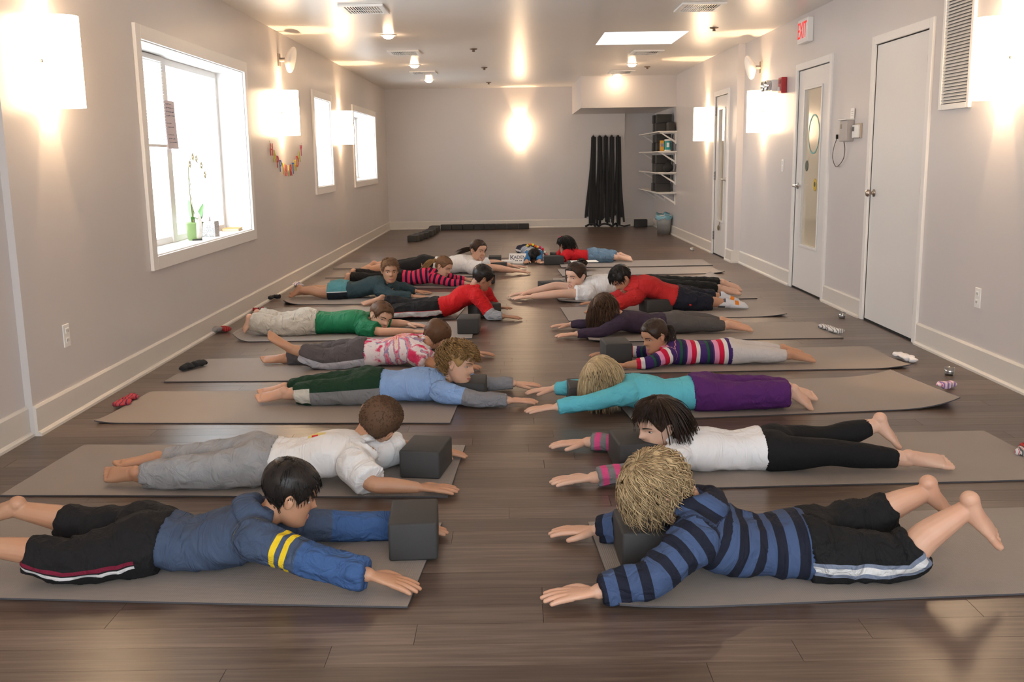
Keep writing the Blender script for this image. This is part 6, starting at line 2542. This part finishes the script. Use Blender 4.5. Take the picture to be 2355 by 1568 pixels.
p = Person('boy in a red tee over grey sleeves and black track pants with a white stripe', 7.92, dict(
    head=(1110, 640, .01), neck=(1088, 664, .01), chest=(1066, 0.172, 0), waist=(1040, 0.112, 0), pelvis=(1008, 0.080, 0),
    shN=(1098, 682, -.12), elN=(1132, .035, -.19), wrN=(1158, .030, -.20), tipN=(1182, .012, -.20),
    shF=(1114, 672, .12), elF=(1138, .060, .16), wrF=(1146, .055, .12), tipF=(1158, .060, .08),
    hipN=(1002, 0.077, -.07), knN=(940, .070, -.08), anN=(880, .055, -.07), toeN=(842, .03, -.07),
    hipF=(1006, 0.080, .07), knF=(945, .075, .085), anF=(878, 690, .10), toeF=(833, 704, .10)),
    .98, ((.82, .30, -.48), (.42, .05, .90), .205), SK_BROWN, .005)
p.top('tshirt', cloth('red_cotton', (0.48, 0.010, 0.012), [L_band('su', .155, 9, (0.30, 0.31, 0.33), [('arm', .5, 2)])], fold=.6), hem=.02, grow=.016, sleeve=1.85, sgrow=.014, amp=.007, seed=24)
tp = cloth('black_striped_track_pants', (0.010, 0.009, 0.010), [
    L_band('dor', -.62, .05, (0.40, 0.015, 0.02), [('lat', .0, 2)]), L_band('dor', -.58, .0, (0.50, 0.48, 0.48), [('lat', .0, 2)])])
p.pants('track_pants', tp, (.95, .90), grow=.018, cgrow=.020, waist=.08, amp=.007, seed=25)
p.finish_body()
p.hair('short', HB, 12, length=.06, lift=.12, nst=1000, thick=.009)
add_face(p.H, p.root, BR_D, LIP2)

p = Person('boy looking at the camera in a dark teal top and turquoise shorts', 9.14, dict(
    head=(897, 622, -.05), neck=(886, 655, -.01), chest=(862, 0.120, 0), waist=(826, 0.084, 0), pelvis=(788, 0.074, 0),
    shN=(876, 668, -.12), elN=(905, .045, -.20), wrN=(948, .035, -.18), tipN=(975, .012, -.17),
    shF=(908, 660, .12), elF=(930, .075, .16), wrF=(956, .040, .13), tipF=(992, .012, .14),
    hipN=(783, 0.071, -.07), knN=(736, .068, -.08), anN=(690, 667, -.07), toeN=(672, 688, -.07),
    hipF=(788, 0.074, .07), knF=(742, .070, .08), anF=(698, .050, .08), toeF=(672, .02, .06)),
    1.02, ((.24, -.95, -.16), (.05, -.10, 1), .215), SK_TAN, .005)
p.top('shirt', cloth('dark_teal_cotton', (0.030, 0.055, 0.064), [], fold=.6), hem=.05, grow=.016, sleeve=1.94, sgrow=.014, amp=.007, seed=28)
sh = cloth('turquoise_shorts', (0.085, 0.245, 0.270), [L_band('dor', -2, .05, (0.012, 0.016, 0.022), [('lat', -.3, 2)]), L_band('dor', .05, .14, (0.60, 0.62, 0.62), [('lat', 0, 2)])])
p.pants('shorts', sh, (-.42, -.42), grow=.026, cgrow=.028, waist=.09, amp=.006, seed=29)
p.finish_body()
p.hair('short', HMB, 13, length=.075, lift=.30, nst=1100, thick=.009)
add_face(p.H, p.root, BR_D, LIP)

p = Person('girl with a sandy ponytail in a pink and navy striped top and black pants', 10.02, dict(
    head=(1020, 614, 0), neck=(996, 628, 0), chest=(976, 0.098, 0), waist=(950, 0.080, 0), pelvis=(922, 0.082, 0),
    shN=(1000, 640, -.115), elN=(1038, 651, -.16), wrN=(1070, 655, -.17), tipN=(1092, 658, -.17),
    shF=(1014, 630, .115), elF=(1046, 641, .17), wrF=(1070, 646, .19), tipF=(1094, 650, .19),
    hipN=(915, 0.079, -.07), knN=(862, .078, -.08), anN=(803, 639, -.08), toeN=(790, 656, -.08),
    hipF=(918, 0.082, .07), knF=(868, .080, .08), anF=(815, 629, .08), toeF=(803, 646, .08)),
    1.02, ((.80, -.42, -.42), (.38, .02, .92), .21), SK_LIGHT, .0052)
pst = cloth('pink_navy_stripes', (0.66, 0.030, 0.095), [L_stripes('su', .052, .46, (0.014, 0.010, 0.035))], fold=.4)
p.top('striped_top', pst, hem=.02, grow=.010, sleeve=1.93, sgrow=.007, amp=.004, seed=31)
p.pants('pants', cloth('black_stretch_pants', BLACK, [], fold=.5), (.94, .94), grow=.012, cgrow=.028, waist=.08, amp=.005, seed=32)
p.finish_body()
TP = (0, -.46, .10)
o = p.hair('tied', HMB, 14, nst=520, tail=(TP,), thick=.012)
o = tail_strands(p.H, TP, [(-.05, -.01, .005), (-.10, -.02, -.03), (-.15, -.03, -.09), (-.19, -.03, -.125)], random.Random(4), HCB, None, 90, .10)
p.attach(o)
add_face(p.H, p.root, BR_L, LIP)

p = Person('smiling woman with a dark ponytail in a white tee and black leggings', 11.06, dict(
    head=(1101, 577, -.05), neck=(1084, 600, 0), chest=(1060, 0.108, 0), waist=(1022, 0.085, 0), pelvis=(980, 0.110, 0),
    shN=(1088, 615, -.16), elN=(1138, .080, -.22), wrN=(1180, .045, -.22), tipN=(1208, .015, -.21),
    shF=(1108, 607, .15), elF=(1140, .085, .24), wrF=(1172, .045, .30), tipF=(1200, .015, .32),
    hipN=(972, 0.107, -.09), knN=(905, .075, -.10), anN=(846, .060, -.09), toeN=(826, .015, -.10),
    hipF=(976, 0.110, .09), knF=(912, .080, .10), anF=(860, 611, .10), toeF=(840, 621, .10)),
    1.28, ((.66, -.74, -.10), (.10, 0, 1), .235), SK_LIGHT, .006)
p.top('tshirt', white_tee, hem=.09, grow=.014, sleeve=.42, sgrow=.018, amp=.006, seed=35, vox=.009)
p.pants('leggings', cloth('black_leggings', (0.016, 0.016, 0.018), [], fold=.3), (.30, .30), grow=.006, waist=.14, amp=.002, seed=36, vox=.009, seat=.01)
p.finish_body()
TP = (0, -.46, .05)
p.hair('tied', HDB, 15, nst=520, tail=(TP,), thick=.011)
o = tail_strands(p.H, TP, [(-.06, .02, -.01), (-.13, .02, -.03), (-.19, .02, -.055)], random.Random(5), HDB, None, 80, .09)
p.attach(o)
add_face(p.H, p.root, BR_D, LIP2, 'smile')

# ---- far middle: the child facing the camera
p = Person('small child facing the camera face down, black hair with a row of coloured pompoms', 12.45, dict(
    head=(1229, 592, -.22), neck=(1227, 585, -.10), chest=(1226, 0.090, .02), waist=(1221, 0.085, .18), pelvis=(1215, 0.085, .34),
    shN=(1217, .10, -.06), elN=(1212, .045, -.28), wrN=(1211, .03, -.45), tipN=(1209, .012, -.56),
    shF=(1238, .10, -.06), elF=(1241, .045, -.28), wrF=(1241, .03, -.45), tipF=(1241, .012, -.56),
    hipN=(1205, 0.082, .36), knN=(1196, .075, .62), anN=(1197, 574, .78), toeN=(1196, .03, .98),
    hipF=(1224, 0.085, .36), knF=(1226, .075, .64), anF=(1228, .06, .88), toeF=(1229, .02, 1.0)),
    .92, ((.0, -.62, -.78), (.0, -.74, .67), .20), SK_TAN, .006)
p.top('sweater', cloth('blue_sweater', (0.030, 0.150, 0.330), [L_stripes('su', .035, .5, (0.55, 0.55, 0.56), 0, [('arm', -1, .5)]), L_stripes('su', .035, .25, (0.02, 0.02, 0.03), .5, [('arm', -1, .5)])], fold=.4), hem=.03, grow=.012, sleeve=1.9, amp=.004, seed=40)
p.pants('pants', cloth('navy_pants', (0.012, 0.013, 0.030), [L_band('dor', -.2, .2, (0.5, 0.5, 0.52), [('lat', 0, 2)])]), (.9, .9), grow=.014, waist=.08, amp=.005, seed=41)
p.finish_body()
p.hair('short', HB, 16, length=.11, lift=.25, nst=500, thick=.012)
rn = random.Random(2)
pcol = [(0.75, 0.55, 0.06), (0.72, 0.16, 0.03), (0.70, 0.62, 0.06), (0.70, 0.12, 0.02), (0.75, 0.50, 0.08), (0.55, 0.03, 0.15), (0.62, 0.02, 0.05), (0.72, 0.68, 0.55), (0.70, 0.20, 0.20)]
bnd = MB()
pts = [at_y(x, y, 12.36) for x, y in ((1213, 568), (1219, 565), (1225, 566), (1231, 569), (1236, 571), (1242, 572), (1248, 576), (1252, 583), (1256, 588))]
bnd.tube(pts, .010, 6)
child(bnd, 'pompom_band', simple('band_dark', (0.03, 0.03, 0.04), 0.8), p.root, True)
for k, q in enumerate(pts):
    child(MB().ball((q.x + .002, q.y - .01, q.z + .018), .017, 10, 7), 'pompom', simple('pompom_%d' % k, pcol[k], 0.9), p.root, True)

# ---- right row
p = Person('boy with shaggy blond hair in a blue and navy striped hoodie, both lower legs raised', 2.88, dict(
    head=(1519, 1124, .02), neck=(1598, 1178, .01), chest=(1650, 0.110, 0), waist=(1740, 0.080, 0), pelvis=(1830, 0.082, 0),
    shN=(1595, 1240, -.13), elN=(1500, 1330, -.215), wrN=(1372, 1365, -.225), tipN=(1252, 1384, -.235),
    shF=(1560, 1190, .13), elF=(1460, 1208, .20), wrF=(1372, 1226, .25), tipF=(1272, 1230, .28),
    hipN=(1845, 0.079, -.08), knN=(2075, .075, -.10), anN=(2222, 1172, -.11), toeN=(2282, 1246, -.11),
    hipF=(1840, 0.082, .08), knF=(2000, .110, .11), anF=(2128, 1132, .13), toeF=(2172, 1182, .13)),
    1.05, ((-.62, .22, -.75), (-.66, -.20, .72), .215), SK_LIGHT, .0032)
hs_ = cloth('blue_navy_stripes', (0.050, 0.080, 0.165), [L_stripes('su', .064, .48, (0.010, 0.012, 0.024), .1)], fold=.6)
p.top('striped_hoodie', hs_, hem=-.02, grow=.024, sleeve=1.90, sgrow=.022, cuff=1.1, amp=.009, extra=hood_lump(.08, .040), seed=44, flare=.012)
bs = cloth('black_stripe_sports_pants', (0.009, 0.009, 0.010), [
    L_band('dor', -.52, .06, (0.17, 0.20, 0.27), [('lat', 0, 2)]), L_band('dor', -.36, -.10, (0.62, 0.61, 0.61), [('lat', 0, 2)])], fold=.9)
p.pants('sports_pants', bs, (.22, .38), grow=.018, cgrow=.026, waist=.08, amp=.010, seed=45)
p.finish_body()
p.hair('mop', HBL, 17, length=.36, lift=.40, nst=2000, thick=.011, fringe=.08)
add_face(p.H, p.root, BR_L, LIP)

p = Person('girl with long dark hair in a white tee over pink striped sleeves, one foot lifted', 3.90, dict(
    head=(1511, 976, -.01), neck=(1556, 1022, 0), chest=(1600, 0.085, 0), waist=(1680, 0.073, 0), pelvis=(1752, 0.080, 0),
    shN=(1555, 1050, -.125), elN=(1465, 1082, -.20), wrN=(1360, 1104, -.225), tipN=(1276, 1118, -.225),
    shF=(1535, 1020, .12), elF=(1450, 1035, .22), wrF=(1348, 1042, .27), tipF=(1268, 1047, .28),
    hipN=(1772, 0.077, -.075), knN=(1905, .085, -.09), anN=(2092, 1057, -.09), toeN=(2178, 1102, -.09),
    hipF=(1778, 0.080, .075), knF=(1902, .085, .10), anF=(2018, 978, .13), toeF=(2054, 1022, .13)),
    1.06, ((-.86, -.42, -.26), (.04, -.05, 1), .205), SK_PALE, .0034)
wl = cloth('white_tee_pink_sleeves', (0.76, 0.76, 0.78), [
    L_band('su', .13, 9, (0.20, 0.19, 0.20), [('arm', .5, 2)]), L_stripes('su', .052, .5, (0.62, 0.080, 0.23), .2, [('arm', .5, 2), ('su', .13, 9)])], fold=.45, var=.02)
p.top('layered_tee', wl, hem=.0, grow=.012, sleeve=1.86, sgrow=.009, cuff=1.8, amp=.005, seed=48)
p.pants('leggings', cloth('black_leggings_girl', (0.008, 0.008, 0.009), [], fold=.25), (.84, .84), grow=.006, waist=.08, amp=.0015, seed=49)
p.finish_body()
p.hair('long', HDB, 18, length=1.0, nst=1600, thick=.009, fall=(.22, .15, -.95), clear=True)
add_face(p.H, p.root, BR_D, LIP2, 'smile', (-.3, 0))

p = Person('blonde girl face down on a block in an aqua sweater and purple pants', 4.88, dict(
    head=(1388, 872, .0), neck=(1432, 889, 0), chest=(1480, 0.088, 0), waist=(1540, 0.073, 0), pelvis=(1602, 0.080, 0),
    shN=(1440, 906, -.12), elN=(1368, 922, -.19), wrN=(1280, 936, -.20), tipN=(1218, 942, -.20),
    shF=(1420, 888, .12), elF=(1345, 890, .20), wrF=(1275, 893, .25), tipF=(1236, 897, .26),
    hipN=(1612, 0.077, -.07), knN=(1705, .080, -.08), anN=(1822, 905, -.075), toeN=(1853, 944, -.07),
    hipF=(1614, 0.080, .07), knF=(1710, .078, .08), anF=(1815, .062, .08), toeF=(1870, .02, .07)),
    1.03, ((-.55, .02, -.84), (-.80, -.05, .55), .205), SK_PALE, .0038)
p.top('sweater', cloth('aqua_knit', (0.115, 0.480, 0.590), [], fold=.4), hem=.02, grow=.014, sleeve=1.95, sgrow=.010, cuff=1.2, amp=.005, seed=51)
p.pants('pants', cloth('purple_fleece', (0.085, 0.018, 0.125), [], fold=.5), (.93, .93), grow=.018, cgrow=.034, waist=.08, amp=.006, seed=52, seat=.014)
p.finish_body()
p.hair('long', HPB, 19, length=.66, nst=1500, thick=.010, fall=(-.05, -.25, -.95))

p = Person('girl with a dark ponytail in a multicoloured striped sweater and pale grey leggings', 5.97, dict(
    head=(1505, 772, -.02), neck=(1532, 802, 0), chest=(1560, 0.076, 0), waist=(1612, 0.070, 0), pelvis=(1664, 0.073, 0),
    shN=(1535, 818, -.115), elN=(1490, 834, -.17), wrN=(1440, 845, -.18), tipN=(1400, 850, -.17),
    shF=(1518, 806, .115), elF=(1468, 812, .20), wrF=(1405, 817, .23), tipF=(1368, 821, .22),
    hipN=(1672, 0.070, -.065), knN=(1735, .070, -.075), anN=(1817, .055, -.07), toeN=(1868, .015, -.06),
    hipF=(1672, 0.073, .065), knF=(1730, .072, .075), anF=(1803, 806, .075), toeF=(1846, .03, .05)),
    .95, ((-.84, -.40, -.36), (-.02, -.02, 1), .195), SK_TAN, .0042)
W_, P_, R_, V_, G_ = (0.66, 0.64, 0.62), (0.66, 0.26, 0.42), (0.50, 0.008, 0.045), (0.045, 0.018, 0.120), (0.010, 0.090, 0.040)
mc = cloth('rainbow_knit', (.5, .5, .5), [L_cycle('su', .168, [(0, V_), (.26, W_), (.40, R_), (.58, P_), (.74, V_), (.80, (0.02, 0.015, 0.06)), (.92, G_)][::1], .30)], fold=.35)
p.top('striped_sweater', mc, hem=-.035, grow=.012, sleeve=1.55, sgrow=.008, amp=.004, seed=55, flare=.004)
p.pants('leggings', cloth('pale_grey_leggings', (0.52, 0.49, 0.48), [], fold=.35), (.88, .86), grow=.007, waist=.06, amp=.002, seed=56)
p.finish_body()
TP = (.0, -.45, .10)
p.hair('tied', HDB, 20, nst=520, tail=(TP,), thick=.012)
o = tail_strands(p.H, TP, [(.025, -.02, -.02), (.04, -.03, -.07), (.03, -.04, -.12), (.0, -.04, -.155)], random.Random(6), HDB, None, 90, .12)
p.attach(o)
child(MB().ball(p.H.w(NPA(TP)), (.016, .014, .012), 10, 6), 'hair_tie', simple('gold_tie', (0.45, 0.32, 0.10), .5), p.root, True)
add_face(p.H, p.root, BR_D, LIP2)

p = Person('brown haired girl face down on a block in a dark purple top and grey leggings', 7.05, dict(
    head=(1391, 711, .0), neck=(1425, 728, 0), chest=(1458, 0.086, 0), waist=(1500, 0.074, 0), pelvis=(1545, 0.080, 0),
    shN=(1430, 742, -.115), elN=(1378, 764, -.17), wrN=(1325, 774, -.18), tipN=(1287, 781, -.17),
    shF=(1415, 732, .115), elF=(1362, 747, .19), wrF=(1312, 753, .23), tipF=(1272, 757, .24),
    hipN=(1552, 0.077, -.065), knN=(1610, .075, -.075), anN=(1675, .058, -.07), toeN=(1726, .015, -.06),
    hipF=(1552, 0.080, .065), knF=(1600, .085, .075), anF=(1662, 741, .08), toeF=(1706, .03, .06)),
    1.0, ((-.60, -.08, -.80), (-.74, -.06, .62), .20), SK_LIGHT, .0045)
p.top('top', cloth('dark_purple_jersey', (0.042, 0.026, 0.048), [], fold=.4), hem=.05, grow=.010, sleeve=1.95, sgrow=.008, amp=.004, seed=60)
p.pants('leggings', cloth('grey_leggings', (0.085, 0.078, 0.076), [L_band('su', .49, 9, (0.16, 0.17, 0.17))], fold=.35), (.86, .86), grow=.007, waist=.09, amp=.002, seed=61)
p.finish_body()
p.hair('long', HBR, 21, length=.74, nst=1400, thick=.010, fall=(-.10, -.12, -.95))

p = Person('boy in a red sweatshirt with navy pants and patterned white socks', 8.16, dict(
    head=(1430, 641, .0), neck=(1455, 659, 0), chest=(1482, 0.205, 0), waist=(1518, 0.155, 0), pelvis=(1550, 0.105, 0),
    shN=(1462, 680, -.125), elN=(1422, 700, -.19), wrN=(1388, .030, -.20), tipN=(1355, .012, -.19),
    shF=(1443, 674, .12), elF=(1408, .070, .20), wrF=(1376, .032, .24), tipF=(1338, .012, .25),
    hipN=(1556, 0.102, -.07), knN=(1610, .072, -.085), anN=(1672, .055, -.08), toeN=(1716, .012, -.07),
    hipF=(1556, 0.105, .07), knF=(1612, .085, .085), anF=(1662, .085, .08), toeF=(1700, .03, .07)),
    1.06, ((-.62, -.22, -.75), (-.42, -.05, .90), .215), SK_TAN, .005)
p.top('sweatshirt', cloth('red_fleece', (0.46, 0.022, 0.022), [], fold=.6), hem=.0, grow=.020, sleeve=1.9, sgrow=.018, amp=.007, extra=hood_lump(.07, .030), seed=63, flare=.014)
p.pants('pants', cloth('navy_twill', (0.012, 0.013, 0.022), [L_band('su', .10, .118, (.5, .03, .02), [('dor', -.32, -.18), ('lat', 0, 2), ('far', -1, .5)])], fold=.8), (.45, .62), grow=.026, cgrow=.030, waist=.08, amp=.009, seed=64)
p.finish_body()
p.hair('short', HB, 22, length=.13, lift=.25, nst=700, thick=.012, fringe=.06)
add_face(p.H, p.root, BR_D, LIP2)
sockm = cloth('patterned_white_sock', (0.62, 0.62, 0.66), [L_band('su', .0, .055, (0.10, 0.10, 0.12), [('lat', -.6, .9)]), L_band('su', .13, .165, (0.75, 0.22, 0.02), [('dor', .2, 2)])], fold=.3)
for q in 'NF':
    an, kn, toe = p.J['an' + q], p.J['kn' + q], p.J['toe' + q]
    raw = Raw()
    l = nrm(an - kn)
    raw.limb([an - l * .075, an - l * .02, an + l * .02], [.036, .036, .034], 14, 3, round0=False)
    sn = add_foot(raw, an, toe, an - kn, .205)
    f = nrm(toe - an)
    raw.loft([an + f * .03, an + f * .10 + sn * .010, toe - f * .015 + sn * .012], [nrm(np.cross(f, sn))] * 3, [sn] * 3, [.034, .040, .034], [.034, .026, .018], 14, 3)
    o = raw.obj('sock', .0055)
    p.attach(o)
    JOBS.append((o, sockm, garment_post([(0, 0, [an - l * .075, an, toe], .05, (0, -1, 0), (0, 0, 1))], .001, 3.0)))

p = Person('woman with a dark bun and open mouth in a white tee and black pants', 8.95, dict(
    head=(1324, 634, -.05), neck=(1347, 657, 0), chest=(1385, 0.110, 0), waist=(1430, 0.100, 0), pelvis=(1482, 0.092, 0),
    shN=(1352, 674, -.15), elN=(1290, .065, -.19), wrN=(1225, .038, -.19), tipN=(1182, .014, -.18),
    shF=(1328, 664, .13), elF=(1278, .095, .12), wrF=(1215, .045, .06), tipF=(1176, .014, .04),
    hipN=(1492, 0.089, -.09), knN=(1570, .085, -.10), anN=(1656, .062, -.09), toeN=(1698, .015, -.09),
    hipF=(1492, 0.092, .09), knF=(1575, .095, .10), anF=(1662, .085, .11), toeF=(1700, .03, .12)),
    1.26, ((-.72, -.66, -.22), (.10, .02, 1), .235), SK_PALE, .0055)
p.top('tshirt', white_tee, hem=.06, grow=.016, sleeve=.46, sgrow=.022, amp=.007, seed=66, vox=.009)
p.pants('pants', cloth('black_yoga_pants', (0.010, 0.010, 0.009), [], fold=.5), (.90, .90), grow=.014, cgrow=.028, waist=.10, amp=.006, seed=67, vox=.009)
p.finish_body()
TP = (.0, -.36, .36)
p.hair('tied', HDB, 23, nst=520, tail=(TP,), thick=.011)
bun = MB()
rn = random.Random(9)
c0 = p.H.w(NPA([0.0, -.44, .40]))
for k in range(70):
    a0, tl, r = rn.random() * 6.28, rn.uniform(-1.0, 1.0), .035 + rn.uniform(-.006, .010)
    pts = []
    for i in range(8):
        a = a0 + i * .5
        q = NPA([math.cos(a), math.sin(a) * math.cos(tl), math.sin(a) * math.sin(tl)]) * r * (1 + .1 * math.sin(3 * a))
        pts.append(c0 + q)
    strand(bun, NPA(pts), .006)
bun.ball(c0, .033, 12, 8)
o = bun.build('hair_bun', HDB, None, True)
p.attach(o)
add_face(p.H, p.root, BR_D, LIP2, 'open', (0, 0), .025)

p = Person('girl with a black bob in a red tee and blue jeans turned away', 12.02, dict(
    head=(1299, 564, .0), neck=(1306, 583, 0), chest=(1318, 0.098, 0), waist=(1337, 0.080, 0), pelvis=(1357, 0.082, 0),
    shN=(1304, .115, -.115), elN=(1290, .05, -.17), wrN=(1268, .03, -.16), tipN=(1250, .012, -.15),
    shF=(1298, .13, .115), elF=(1283, .05, .18), wrF=(1264, .03, .16), tipF=(1246, .012, .15),
    hipN=(1360, 0.079, -.065), knN=(1388, .072, -.075), anN=(1424, .055, -.07), toeN=(1452, .012, -.06),
    hipF=(1361, 0.082, .065), knF=(1392, .085, .075), anF=(1428, 588, .07), toeF=(1450, .03, .05)),
    1.0, ((-.72, .62, -.30), (-.10, .0, 1), .21), SK_PALE, .006)
p.top('tshirt', cloth('bright_red_cotton', (0.52, 0.012, 0.018), [], fold=.4), hem=.03, grow=.012, sleeve=.7, sgrow=.016, amp=.005, seed=70, vox=.009)
p.pants('jeans', cloth('washed_denim', (0.13, 0.21, 0.30), [], var=.35, fold=.8), (.62, .70), grow=.020, cgrow=.026, waist=.08, amp=.008, seed=71, vox=.009)
p.finish_body()
p.hair('long', HB, 24, length=.80, nst=480, thick=.015, fall=(.25, .0, -.95), clear=True)
child(MB().ball(p.H.w(NPA([-.20, -.0, .52])), .014, 10, 6), 'hair_clip', simple('pink_clip', (.55, .03, .10), .5), p.root, True)

finish_people()
finish_texts()
